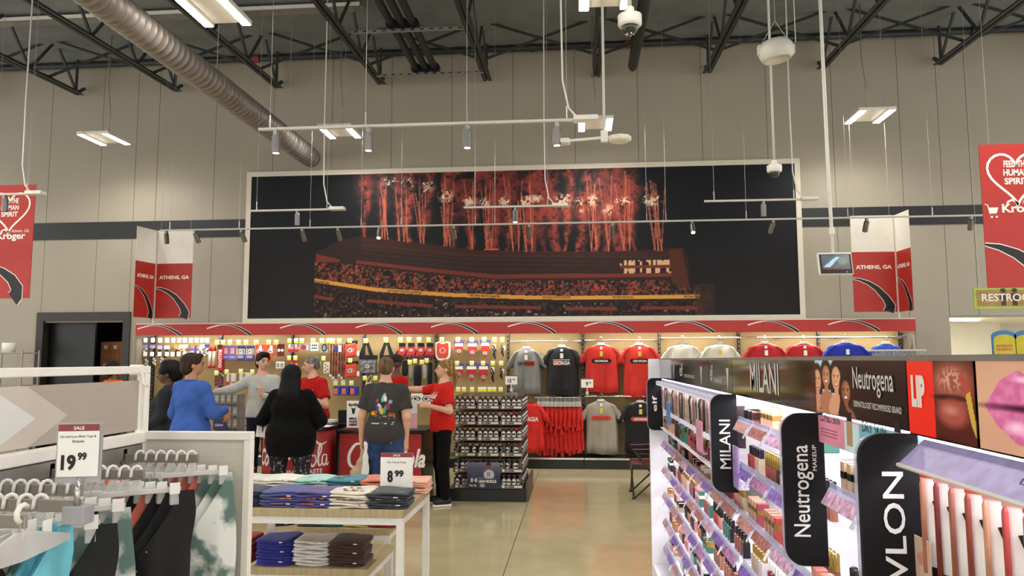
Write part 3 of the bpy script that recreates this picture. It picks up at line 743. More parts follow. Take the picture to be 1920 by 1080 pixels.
def hook(px, py, row, white=False):
    global hk
    p = P(px, py, .30)
    t = thing('peg_hook', '%s, %s price tag %d px across' % ('', '', 0), 'hook', tuple(p), group='peg hooks with price tags'); hk += 1
    HN[(row, white)] = HN.get((row, white), 0) + 1
    t['label'] = 'peg hook with %s price tag, %s from the left in the %s' % ('white' if white else 'yellow', nth(HN[(row, white)]), ROWN[row])
    t['group'] = '%s tagged hooks %s' % ('white' if white else 'yellow', ROWN[row])
    MB().tube([(0, .30, .035), (0, .02, .035), (0, .0, .045)], .004, 5).build('rod', M_RAIL, t, False)
    MB().box((-.034, -.004, 0), (.034, 0, .075)).build('tag_card', M_TAGW, t, False)
    if not white: MB().box((-.034, -.006, 0), (.034, -.004, .04)).build('tag_strip', M_YEL, t, False)
for x in (272.7, 286.6, 300.3, 313.4, 325, 336, 346.6, 358, 369, 379, 388.6): hook(x, 642, 'A', True)
for x in (272, 285, 299, 313, 323.6, 335, 346.5, 356.7): hook(x, 668, 'B', True)
for x in (407, 418, 431, 447, 461, 480.4, 503.5, 518): hook(x, 646, 'A')
for x in (542.6, 555, 566, 587, 603.5, 616, 624, 636, 656, 685.6): hook(x, 643, 'A')
for x in (723.5, 750.7, 767, 786, 803.6, 828.5, 858.6, 884.7, 908, 927, 941.7): hook(x, 641, 'A')
for x, y in sorted(((857, 685), (884.7, 685), (905.7, 685), (924, 685), (939.7, 685), (542, 675), (553.6, 675), (592, 677), (606.5, 676), (656.5, 680), (768.4, 683), (778, 681), (791, 683), (800, 680))): hook(x, y, 'B')
for x, y in sorted(((405.6, 703), (424.8, 701), (451.4, 700), (473, 701), (684, 713), (629, 722), (643.5, 722), (658.8, 722), (703.6, 713))): hook(x, y, 'C')
for x in (859, 870, 885, 900, 908, 918, 926.5, 938.8): hook(x, 734, 'D')

def card(name, label, catg, x0, y0, x1, y1, m, dy=.24, thick=.02, group=None, bev=.004):
    a, bq = P(x0, y1, dy), P(x1, y0, dy)
    t = thing(name, label, catg, (a.x, a.y, a.z), group=group)
    MB().box((a.x, a.y, a.z), (bq.x, a.y + thick, bq.z), bev).build('pack', m, t)
    return t, a, bq
def strip(t, a, bq, u0, v0, u1, v1, m, name='print', lift=.002):
    wv, hv = bq.x - a.x, bq.z - a.z
    MB().box((a.x + u0*wv, a.y - lift, a.z + v0*hv), (a.x + u1*wv, a.y, a.z + v1*hv)).build(name, m, t)
# trinkets on the end section
tr = [(272, 646, M_LILAC, M_SILV), (286, 646, M_LILAC, M_BRN), (300, 648, M_LILAC, M_BLK), (313, 648, M_WCARD, M_BLK), (331, 646, M_GOLD, M_BRN), (339, 646, M_WCARD, M_GOLD), (347, 646, M_WCARD, M_SILV), (379, 646, M_WCARD, M_SILV), (388, 646, M_BLUE, M_SILV)]
words_tr = ['grey beads on a lilac card nearest the end panel', 'brown and gold beads on a lilac card', 'black fob on a lilac card', 'black fob on a white card', 'brown charm with gold top', 'gold charm on a white card', 'silver charm on a white card', 'pale silver charm beside the red tube', 'silver charm with blue card beside the red tube']
for (x, y, cm, ch), lab in zip(tr, words_tr):
    p = P(x, y, .26); t = thing('key_chain', 'key chain with ' + lab, 'key chain', tuple(p), group='key chains on pegboard')
    MB().box((-.045, 0, -.06), (.045, .01, 0)).build('card', cm, t, False)
    b = MB(); rr = random.Random(x)
    for q in range(5):
        b.lathe([(.004, -.024), (.022, -.014), (.026, 0), (.02, .016), (.004, .024)], (rr.uniform(-.03, .03), -.01, -.085 - q*.025), 8)
    b.build('charm', ch, t, False, smooth=True)
    MB().tube([(0, 0, -.06), (0, -.01, -.08)], .004, 5).build('ring', M_SILV, t, False)
for x, y, ch, lab in ((275, 672, M_SILV, 'clear bottle charm'), (290, 670, M_SILV, 'silver bell charms'), (304, 668, M_SILV, 'pale shell charms')):
    p = P(x, y, .26); t = thing('key_chain', 'key chain with %s in the second row' % lab, 'key chain', tuple(p), group='key chains on pegboard')
    b = MB()
    for q in range(4): b.lathe([(.004, -.03), (.02, -.015), (.024, .01), (.006, .03)], ((q % 2)*.03 - .015, 0, -.03 - q*.03), 8)
    b.build('charm', ch, t, False, smooth=True)
    MB().tube([(0, 0, 0), (0, 0, -.03)], .004, 5).build('ring', M_SILV, t, False)
for x0, x1, lab in ((356, 366, 'first'), (367, 376, 'second')):
    t, a, bq = card('snack_pouch', 'violet pouch hanging in the end section, %s of two' % lab, 'pouch', x0, 648, x1, 668, M_PURP, group='violet pouches'); strip(t, a, bq, .25, .1, .75, .5, M_WCARD); strip(t, a, bq, .1, .75, .9, 1.0, M_GOLD, 'header_card')
for x0, x1, lab in ((389, 396, 'red capped clear tube hanging beside the red banner'), (397, 404, 'red capped clear tube hanging against the red banner')):
    a = P((x0+x1)/2, 690, .26); h = (690 - 650)*PXM
    t = thing('bead_tube', lab, 'tube', tuple(a), group='red capped tubes')
    MB().lathe([(.024, .03), (.024, h - .05)], n=10).build('tube', M_CRM, t, False, smooth=True)
    MB().lathe([(.03, h - .06), (.03, h), (.01, h + .02)], n=10).build('cap', M_CR, t, False, smooth=True)
    MB().lathe([(.03, 0), (.03, .05)], n=10).build('cap', M_CR, t, False, smooth=True)
t, a, bq = card('vertical_banner', 'narrow red hanging banner with white lettering', 'banner', 406, 646, 417.5, 695, M_CR, .30)
strip(t, a, bq, .05, .84, .95, 1, M_BLACK, 'emblem_patch'); g_badge(t, ((a.x+bq.x)/2, a.y - .003, a.z + (bq.z-a.z)*.92), .075, plate=False)
lettering('BULLDOGS', (a.x + .028, a.y - .002, bq.z - .09), Vector((0, 0, -1)), UX, .30, .055, M_INKW, t, bold=.02)
t2, a, bq = card('vertical_banner', 'second narrow red banner half hidden behind the first', 'banner', 415, 668, 421, 694, M_CR, .2)
for x0, x1, kind in ((417.5, 429, 0), (429.5, 442, 0), (443.5, 460, 1), (461, 477, 1)):
    t, a, bq = card('hanging_pack', ('blue and violet bagged pack hanging %s' % ('beside the red banner' if x0 < 420 else 'second from the red banner')) if kind == 0 else 'navy pack with boxed oval logo, %s' % ('beside violet packs' if x0 < 450 else 'beside red shields'), 'pack', x0, 648, x1, 676, M_PURP if kind == 0 else M_NAVY, group='bagged packs')
    if kind == 0:
        strip(t, a, bq, .2, .45, .8, .85, M_PINK); strip(t, a, bq, .1, .15, .9, .3, M_LILAC)
    else:
        strip(t, a, bq, .04, .42, .96, .78, M_INKW, 'label_edge'); strip(t, a, bq, .08, .45, .92, .75, mat('dull maroon ink', '#7d4a48', .5), 'label', .003); strip(t, a, bq, .1, .15, .8, .35, M_LILAC)
        g_badge(t, ((a.x+bq.x)/2, a.y - .004, a.z + (bq.z-a.z)*.60), .095)
for x0, x1, lab in ((478, 496, 'with its lower flap showing'), (497, 517, 'beside the tagged straps')):
    a, bq = P(x0, 682, .27), P(x1, 646, .27); wv, hv = bq.x - a.x, bq.z - a.z
    t = thing('red_bib', 'red shield shaped bib with oval logo, ' + lab, 'bib', tuple(a), group='red bibs')
    MB().prism([(0, .35*hv), (.1*wv, .05*hv), (.45*wv, 0), (.6*wv, .3*hv), (wv, .42*hv), (wv, hv), (0, hv)], a, UX, UZ, (0, .02, 0)).build('bib', M_ORNG, t)
    g_badge(t, (a.x + wv*.55, a.y - .002, a.z + hv*.66), .13)
    MB().box((a.x + wv*.42, a.y - .006, a.z + hv*.68), (a.x + wv*.7, a.y - .004, a.z + hv*.95)).build('tag', M_WCARD, t)
t, a, bq = card('strap_bundle', 'maroon straps with two white diamond tags', 'strap', 519, 645, 533, 668, mat('maroon webbing', '#6e1d1a', .8), .26)
for q in (.3, .75): MB().sheet([(0, -.03), (.03, 0), (0, .03), (-.03, 0)], (a.x + (bq.x-a.x)*q, a.y - .006, a.z + .10), UX, UZ).build('tag', M_WCARD, t)
t, a, bq = card('white_tag_pack', 'clear pack with white tags below the maroon straps', 'pack', 517, 678, 533, 691, M_WCARD, .26); strip(t, a, bq, .1, .2, .4, .8, M_GREYM); strip(t, a, bq, .55, .2, .9, .8, M_GREYM)
for x0, x1, lab in ((540, 550, 'first'), (552, 562, 'second')):
    t, a, bq = card('gift_card_pack', 'pink and white card pack, %s in the section' % lab, 'pack', x0, 645, x1, 660, M_WCARD, group='pink card packs'); strip(t, a, bq, 0, 0, 1, .35, M_CR); strip(t, a, bq, .5, .6, .95, 1, M_GRYF); strip(t, a, bq, 0, .35, 1, .55, M_PINK)
t, a, bq = card('magnet_pack', 'grey pack with round maroon badge', 'pack', 564, 644, 581, 658, M_GRYF); MB().sheet(oval(.05, .04), (a.x + .05, a.y - .003, a.z + .06), UX, UZ).build('badge', M_CR, t); strip(t, a, bq, .6, .2, .8, .7, M_WCARD)
t, a, bq = card('decal_card', 'white decal card with black symbols', 'card', 582, 642, 597, 658, M_WCARD)
for q in range(6): strip(t, a, bq, .15 + .25*(q % 3), .2 + .35*(q//3), .32 + .25*(q % 3), .42 + .35*(q//3), M_BLK, 'symbol')
t, a, bq = card('round_decal', 'grey card with black oval ring decal', 'card', 600, 643, 616, 661, M_GRYF); MB().sheet(oval(.045, .065), ((a.x+bq.x)/2, a.y - .002, (a.z+bq.z)/2), UX, UZ).build('ring_outer', M_BLK, t); MB().sheet(oval(.028, .045), ((a.x+bq.x)/2, a.y - .004, (a.z+bq.z)/2), UX, UZ).build('ring_inner', M_GRYF, t)
for k, x in enumerate((621, 626, 631, 637, 642, 646)):
    p = P(x, 645, .26 + .02*(k % 3)); t = thing('lanyard', 'maroon lanyard hanging in a thick cluster, strand %s' % ('beside grey card', 'second', 'with navy badge', 'with white badge', 'fifth', 'beside the red bags')[k], 'lanyard', tuple(p), group='maroon lanyards')
    L = .50 + .04*(k % 3)
    MB().grid(lambda s, q: Vector(((s - .5)*.028, .006*math.sin(q*20 + k), -q*L)), 1, 24).build('ribbon', mat('maroon lanyard print', '#7a1c1c', .7, var=.5, scale=40), t, False)
    MB().box((-.02, -.012, -L - .04), (.02, -.004, -L)).build('clasp', M_SILV, t, False)
    if k in (2, 3): MB().box((-.035, -.02, -.13), (.035, -.008, -.02)).build('badge', M_NAVY if k == 2 else M_WCARD, t, False)
for x, y, tl, lab in ((657, 657, -.18, 'upper'), (657, 695, -.1, 'lower')):
    p = P(x, y, .30); t = thing('drawstring_bag', 'orange red bag with oval logo, %s of two' % lab, 'bag', tuple(p), group='orange red bags')
    R = Matrix.Rotation(tl, 4, 'Y')
    MB().box((-.10, 0, -.11), (.10, .07, .11), .02).xform(R).build('bag_body', M_ORNG, t, False); MB().box((-.07, .02, .09), (.13, .06, .15), .01).xform(R).build('black_flap', M_BLK, t, False)
    g_badge(t, R @ Vector((0, -.001, 0)), .12, R @ UX, R @ UZ, False)
    MB().box((.11, 0, -.09), (.15, .01, -.01)).build('tag', M_WCARD, t, False)
for x0, y0, x1, y1, lab in ((543, 676, 551, 690, 'first'), (552, 676, 560, 690, 'second')):
    t, a, bq = card('koozie', 'small red pack with oval logo, %s in second row' % lab, 'pack', x0, y0, x1, y1, M_CR, group='small red packs'); g_badge(t, ((a.x+bq.x)/2, a.y - .002, (a.z+bq.z)/2), .055)
t, a, bq = card('button_pack', 'grey card with round red button', 'card', 589, 676, 602, 688, M_GRYF); MB().sheet(oval(.035, .035), ((a.x+bq.x)/2, a.y - .003, (a.z+bq.z)/2), UX, UZ).build('button', M_CR, t); strip(t, a, bq, .55, .2, .95, .8, M_WCARD)
t, a, bq = card('sticker_sheet', 'cream sticker sheet beside lanyards', 'card', 606, 679, 620, 700, M_CRM)
for q in range(5): strip(t, a, bq, .2 + .3*(q % 2), .15 + .15*q, .36 + .3*(q % 2), .25 + .15*q, M_BLK, 'sticker')
for x0, x1, lab, dk in ((674, 704, 'clear vinyl tote with black straps and oval logo', 0), (712, 742, 'black tote with black straps hung behind the charcoal tee', 1)):
    a, bq = P(x0, 700, .28), P(x1, 667, .28); t = thing('tote_bag', lab, 'bag', tuple(a))
    MB().box((a.x, a.y, a.z), (bq.x, a.y + .1, bq.z), .01).build('bag_body', M_BLK if dk else mat('smoky vinyl', '#77777a', .2, var=.5, scale=14), t)
    MB().box((a.x - .01, a.y - .005, bq.z - .06), (bq.x + .01, a.y + .105, bq.z + .01), .005).build('top_band', M_BLK, t)
    top = P((x0+x1)/2 - 2, 643, .28)
    for s in (-1, 1): MB().stroke([(s*.09, 0), (s*.02, top.z - bq.z)], [.07, .05], Vector((top.x, a.y - .004 - .004*s, bq.z)), UX, UZ).build('strap', M_BLK, t)
    if not dk: g_badge(t, ((a.x+bq.x)/2, a.y - .002, (a.z+bq.z)/2 - .03), .10)
for k, x in enumerate((754, 771, 789, 806)):
    p = P(x, 643, .26); t = thing('sports_glove', 'red and black sports glove with oval logo, %s in row' % ('first', 'second', 'third', 'fourth')[k], 'glove', tuple(p), group='sports gloves')
    MB().box((-.055, 0, -.07), (.055, .03, 0), .008).build('cuff', M_BLK, t, False)
    MB().prism([(-.055, -.07), (.055, -.07), (.075, -.16), (.07, -.2), (-.075, -.2), (-.08, -.15)], (0, 0, 0), UX, UZ, (0, .035, 0)).build('palm', M_CR, t, False)
    for f in range(4):
        xx = -.054 + f*.037; MB().tube([(xx, .015, -.19), (xx*1.15, .01, -.24), (xx*1.2, .015, -.285 + .012*abs(f - 1.5))], [.018, .017, .012], 7).build('finger', mat('dark red glove finger', '#5a1512', .8), t, False, smooth=True)
    MB().tube([(-.07, .015, -.13), (-.10, .01, -.19), (-.105, .015, -.22)], [.018, .017, .011], 7).build('thumb', M_BLK, t, False, smooth=True)
    g_badge(t, (0, -.002, -.12), .07, world=False)
for x0, y0, x1, y1, m, lab in ((753, 676, 765, 705, M_BLK, 'black fleece band nearest the gloves'), (766, 684, 774, 711, M_GRYF, 'grey folded socks'), (775, 684, 790, 726, M_BLK, 'long black sleeve between grey socks'), (791, 684, 800, 711, mat('grey lettered sleeve', '#a3a19b', .8), 'grey arm sleeve with dark lettering'), (801, 679, 811, 724, M_BLK, 'long black sleeve beside the red seat pad')):
    a, bq = P(x0, y1, .24), P(x1, y0, .24); t = thing('hanging_sleeve', lab + ' hanging on pegboard', 'sleeve', tuple(a), group='hanging sleeves')
    wv = bq.x - a.x; hv = bq.z - a.z
    MB().lathe([(wv*.3, 0), (wv*.48, .03), (wv*.5, hv*.5), (wv*.42, hv - .03), (wv*.2, hv)], n=12, sy=.45).build('sleeve', m, t, False, smooth=True).location = (wv/2, .02, 0)
    if 'lettering' in lab: lettering('GEORGIA', (wv*.3, -.02, .05), UZ, -UX*1, hv*.6, wv*.3, M_BLK, t, world=False)
a, bq = P(816, 676, .30), P(844, 640, .30); wv, hv = bq.x - a.x, bq.z - a.z
t = thing('seat_pad', 'red and white shield shaped seat pad with round badge', 'seat pad', tuple(a))
shp = lambda k: [(wv*(.5 + k*(x - .5)), hv*(.5 + k*(z - .5))) for x, z in ((.18, .02), (.5, 0), (.82, .02), (.97, .2), (1, .55), (.98, .95), (.72, 1), (.66, .93), (.34, .93), (.28, 1), (.02, .95), (0, .55), (.03, .2))]
MB().prism(shp(1), a, UX, UZ, (0, .05, 0)).build('white_edge', M_WCARD, t); MB().prism(shp(.82), a + Vector((0, -.004, .008)), UX, UZ, (0, .01, 0)).build('red_face', M_ORNG, t)
for rr_, mm in ((.05, M_WCARD), (.044, M_ORNG), (.03, M_WCARD), (.026, M_CR)): MB().sheet(oval(rr_, rr_), a + Vector((wv/2, -.005 - .001*(.06 - rr_)*100, hv*.52)), UX, UZ).build('badge_ring', mm, t)
bd = [(851, 638, 870, 667), (875, 638, 896, 670), (900, 637, 919, 673), (848, 681, 870, 710), (873, 681, 895, 716), (896, 681, 917, 718)]
for k, (x0, y0, x1, y1) in enumerate(bd):
    a, bq = P(x0, y1, .25), P(x1, y0, .25); wv, hv = bq.x - a.x, bq.z - a.z
    t = thing('pet_bandana', 'red pointed pet bandana with oval logo, %s row, %s' % ('upper' if k < 3 else 'lower', ('small', 'middle', 'large')[k % 3]), 'bandana', tuple(a), group='pet bandanas')
    MB().box((a.x, a.y, bq.z - .07), (bq.x, a.y + .015, bq.z)).build('header_card', mat('violet header card', '#4b4688', .5), t); MB().box((a.x + .02, a.y - .003, bq.z - .11), (bq.x - .02, a.y + .015, bq.z - .05)).build('white_card', M_WCARD, t)
    MB().prism([(.12*wv, hv - .10), (.05*wv, hv*.45), (.5*wv, 0), (.95*wv, hv*.45), (.88*wv, hv - .10)], a + Vector((0, -.004, 0)), UX, UZ, (0, .012, 0)).build('cloth', M_CR, t)
    g_badge(t, (a.x + wv*.52, a.y - .006, a.z + hv*.30), .09)
for x, y, L, lab in ((927, 645, .25, 'upper leash beside large bandana'), (942, 645, .2, 'upper leash nearest the grey shirt'), (924, 688, .25, 'lower leash beside large bandana'), (940, 688, .2, 'lower leash nearest the grey shirt')):
    p = P(x, y, .25); t = thing('pet_leash', 'black coiled pet leash with white card, ' + lab, 'leash', tuple(p), group='pet leashes')
    MB().box((-.025, 0, -.10), (.025, .008, 0) if x < 935 else (.045, .008, -.03)).build('card', M_WCARD, t, False)
    MB().tube([(-.02, -.01, -.02), (.02, -.012, -L*.4), (-.02, -.012, -L*.7), (.015, -.01, -L), (.0, -.01, -L*.5), (-.03, -.012, -L*.3)], .012, 6).build('cord', M_BLK, t, False, smooth=True)
for x0, x1, lab in ((859, 875, 'a'), (877, 892, 'b'), (893, 912, 'c'), (914, 932, 'd')): pass
# third row: party goods, tote, blue boxes
for x0, y0, x1, y1, lab in ((424, 700, 441, 722, 'white party pack with red foot beside the maroon bag'), (448, 699, 470, 722, 'white party pack with red foot beside the person in grey')):
    t, a, bq = card('party_pack', lab, 'pack', x0, y0, x1, y1, M_CRM, .28, .06); strip(t, a, bq, 0, 0, 1, .3, M_CR); strip(t, a, bq, .3, .3, .55, .95, M_GRYF); g_badge(t, ((a.x+bq.x)/2 + .02, a.y - .003, a.z + .03), .07)
t, a, bq = card('zip_bag', 'maroon printed bag with pale handle hanging in third row', 'bag', 402, 704, 417, 724, mat('maroon marled cloth', '#7d4a48', .8, var=.5, scale=50), .28, .05); MB().tube([P(404, 704, .28), P(412, 699, .28), P(420, 706, .28)], .008, 6).build('handle', M_CRM, t)
for k, x in enumerate((630, 645, 661)):
    t, a, bq = card('blue_clip_box', 'royal blue plastic box with coral label, %s of three' % ('first', 'second', 'third')[k], 'box', x - 6, 724, x + 9, 741, M_BLUE, .30, .10, 'blue boxes on pegs', .015); strip(t, a, bq, .1, .1, .62, .75, mat('coral label', '#d2684e', .5), 'label')
a, bq = P(681, 741, .26), P(700, 703, .26); t = thing('canvas_tote', 'cream canvas tote bag hanging by its loop', 'bag', tuple(a)); wv, hv = bq.x - a.x, bq.z - a.z
MB().prism([(0, .2*hv), (.1*wv, 0), (.9*wv, .02*hv), (wv, .2*hv), (.75*wv, .62*hv), (.25*wv, .62*hv)], a, UX, UZ, (0, .06, 0)).build('bag_body', M_CRM, t); MB().tube([a + Vector((.25*wv, .02, .6*hv)), a + Vector((.45*wv, 0, .85*hv)), a + Vector((.8*wv, 0, hv)), a + Vector((.85*wv, .02, .8*hv)), a + Vector((.6*wv, .02, .6*hv))], .010, 6).build('loop', M_CRM, t)
# rolled white banner with two black letters
a, bq = P(771, 757, .3), P(814, 738, .3); t = thing('logo_banner', 'white banner strip with two large black letters below the sleeves', 'banner', tuple(a)); MB().box(tuple(a), (bq.x, a.y + .02, bq.z)).build('cloth', M_WCARD, t)
for px in (780, 800): g_badge(t, (atY(px, 747, a.y).x, a.y - .002, (a.z+bq.z)/2), .165)
# shelf with logo boxes and red cans behind the counter
zs = P(455, 805, .3).z; sh = thing('wire_shelf', 'low white shelf on the pegboard behind the person in grey', 'shelf', tuple(P(443, 806, .3)))
a, bq = P(443, 810, .34), P(476, 806, .34); MB().box((a.x, YB - .36, a.z), (bq.x, YB, bq.z)).build('shelf_board', M_WCARD, sh); MB().box((a.x, YB - .365, a.z - .02), (bq.x, YB - .36, bq.z)).build('shelf_lip', M_WCARD, sh)
for k, x in enumerate((444, 460)):
    t, a, bq = card('logo_box', 'pink and white gift box with oval logo, %s on the low shelf' % ('first', 'second')[k], 'box', x, 771, x + 15.5, 786, mat('pink logo carton', '#e2a79a', .5, var=.35, scale=26), .30, .12, 'gift boxes'); g_badge(t, ((a.x+bq.x)/2, a.y - .003, (a.z+bq.z)/2), .10)
a, bq = P(443, 789, .3), P(476, 786, .3); t = thing('shelf_board', 'white shelf board carrying two pink logo boxes', 'shelf', tuple(a)); MB().box((a.x, YB - .32, a.z), (bq.x, YB, bq.z)).build('board', M_WCARD, t); MB().box((a.x, YB - .325, a.z - .015), (bq.x, YB - .32, bq.z)).build('price_strip', M_RAIL, t)
for k in range(4):
    for r in range(2):
        x = 447 + k*7.6; p = P(x, 805.5, .28); t = thing('drink_can', 'red drink can on the low shelf, %s of two tiers' % ('lower', 'upper')[r], 'can', (p.x, p.y, zs + .002 + r*.062), group='red cans, tier %d' % (r + 1))
        MB().lathe([(.024, 0), (.029, .006), (.029, .052), (.022, .06)], n=10).build('can_body', M_CR, t, False, smooth=True); MB().lathe([(.0292, .02), (.0292, .034)], n=10).build('can_band', M_INKW, t, False)
# grey drink cases stacked by the blue-shirted man
for r, (y1, y0) in enumerate(((828, 808), (808, 785), (785, 762), (762, 738))):
    for k in range(4):
        Yc = 9.9; a, bq = atY(401 + k*11.3, y1, Yc), atY(401 + (k + 1)*11.3 - .4, y0 + .5, Yc)
        t = thing('drink_case', 'grey shrink wrapped drink case in stack by pegboard, tier %s, column %s' % (('first', 'second', 'third', 'fourth')[r], ('first', 'second', 'third', 'fourth')[k]), 'case', tuple(a), group='grey drink cases')
        MB().box(tuple(a), (bq.x, a.y + .25, bq.z), .004).build('carton', mat('grey case wrap', '#8e8b86', .5, var=.15, scale=12), t)
        MB().box((a.x + .012, a.y - .002, a.z + (bq.z-a.z)*.45), (bq.x - .012, a.y, bq.z - .02)).build('print_panel', mat('pale case print', '#b3b0aa', .5, var=.25, scale=30), t); MB().box((a.x + .008, a.y - .0025, a.z + .01), (bq.x - .008, a.y, a.z + .04)).build('print_band', mat('dark case print', '#4a4745', .5), t)
a, bq = atY(399, 806, 9.87), atY(424, 785, 9.87); t = thing('case_sign', 'small navy sign on the grey drink cases', 'sign', tuple(a)); MB().box(tuple(a), (bq.x, a.y + .01, bq.z)).build('board', M_NAVY, t); lettering('LEAN', (a.x + .03, a.y - .001, a.z + .05), UX, UZ, .11, .03, M_INKW, t)
own(MB().box((atY(399, 830, 9.9).x, 9.9, 0), (atY(447, 830, 9.9).x, 10.2, atY(420, 828, 9.9).z)).build('pallet_base', M_BLACK, label='black platform under the grey drink cases', cat='platform'), (atY(399, 830, 9.9).x, 9.9, 0))

# ---------------------------------------------------------------- hanging shirts
def shirt_mesh(w, h, seed, slv=.2):
    """front-hung short sleeved shirt, origin at the collar; w, h chest width and length"""
    rr = np.random.default_rng(seed); ph = rr.uniform(0, 6, 6); hw = w/2; N = 40
    lv = [(0, .085, .03), (.012, .11, .035), (.03, hw*.72, .04), (.055, hw*.92, .045), (.10, hw, .05), (.2, hw*.985, .055), (.35, hw*.98, .06), (.5, hw*.99, .06), (.7, hw*1.0, .06), (.85, hw*1.02, .065), (1, hw*1.03, .065)]
    b = MB(); vs, fs = [], []
    for i, (t, wd, dp) in enumerate(lv):
        for k in range(N):
            a = 2*math.pi*k/N; cs, sn = math.cos(a), math.sin(a)
            x = wd*(abs(cs)**.8)*(1 if cs > 0 else -1); fold = 1 + t*.40*math.sin(x*26 + ph[0] + t*3) + .22*t*math.sin(x*55 + ph[1]) + .15*math.sin(t*14 + x*20 + ph[2])
            vs.append((x, dp*sn*fold, -t*h - .012*math.sin(x*14 + ph[3])*t + (.02 if sn > .2 and i == 0 else 0)))
    for i in range(len(lv) - 1):
        for k in range(N): fs.append((i*N + k, (i+1)*N + k, (i+1)*N + (k+1) % N, i*N + (k+1) % N))
    fs.append(tuple((len(lv)-1)*N + k for k in range(N-1, -1, -1)))
    b.add(vs, fs)
    for s in (-1, 1):
        n = 14; vs, fs = [], []
        ax = [(hw*.62, -.035, .045), (hw*.95, -.10, .085), (hw*1.16, -.19, .095), (hw*1.28, -.285, .09)]
        for x, z, r in ax:
            for k in range(n):
                a = 2*math.pi*k/n; vs.append((s*(x + r*.80*math.cos(a)*.8), .042*math.sin(a)*(1 + .25*math.sin(3*a + ph[4])), z + r*.62*math.cos(a)*(-1)*.5))
        for i in range(3):
            for k in range(n): fs.append((i*n + k, i*n + (k+1) % n, (i+1)*n + (k+1) % n, (i+1)*n + k))
        fs.append(tuple(3*n + k for k in range(n)))
        b.add(vs, fs)
    return b
M_HANG = mat('clear plastic hanger', '#d9d8d4', .25, var=.05)
def hanger(p, w, label, grp, rz=0.0, hook=.10):
    t = thing('clothes_hanger', label, 'hanger', tuple(p), rz, group=grp)
    MB().tube([(-w/2, 0, -.055), (-.05, 0, .0), (0, 0, .012), (.05, 0, 0), (w/2, 0, -.055)], .009, 6).build('shoulder_bar', M_HANG, t, False, smooth=True)
    MB().box((-.055, -.012, -.012), (.055, .012, .028), .006).build('size_tab', M_WCARD, t, False)
    MB().tube([(0, 0, .01), (0, 0, hook - .03)] + [(.022*math.cos(a) , 0, hook + .022*math.sin(a)) for a in [math.radians(-90 + k*40) for k in range(7)]], .004, 6).build('hook', M_CHROME, t, False, smooth=True)
    return t
shirts = [  # x0, y0, x1, y1, colour, name, print style, tag, depth
    (962, 655, 1012, 737, '#7d7e79', 'grey', 'bar', 'w', .30), (1026, 652, 1081, 740, '#131417', 'black', 'bar2', 'w', .30), (1098, 648, 1157, 735, '#c8281c', 'bright red', 'pill', 'y', .30), (1170, 648, 1229, 745, '#cb2a1e', 'bright red', 'pill', 'y', .30),
    (1252, 646, 1310, 742, '#d9d5c4', 'white', '', '', .36), (1321, 646, 1379, 742, '#d9d5c4', 'white', '', 'y', .36), (1404, 646, 1468, 744, '#b31d1f', 'red', 'arch', 'w', .40), (1477, 646, 1541, 744, '#b31d1f', 'red', 'arch', 'w', .40),
    (1554, 644, 1622, 744, '#1b2fa6', 'royal blue', '', 't', .45), (1637, 646, 1690, 744, '#2440a6', 'blue tie dyed', '', '', .45),
    (1100, 754, 1155, 850, '#a39a8a', 'beige', 'pillr', 'y', .34), (1172, 756, 1230, 848, '#101116', 'black', 'pillr', 'y', .34)]
where = ['beside the pet leashes', 'beside the grey shirt', 'above the beige shirt', 'half behind the cosmetics end', 'on the rail, first of two', 'on the rail, second of two', 'on the rail, left of another red', 'on the rail, right of another red', 'on the rail above the smiling faces', 'last on the rail', 'on the lower rail', 'on the lower rail above folding chair']
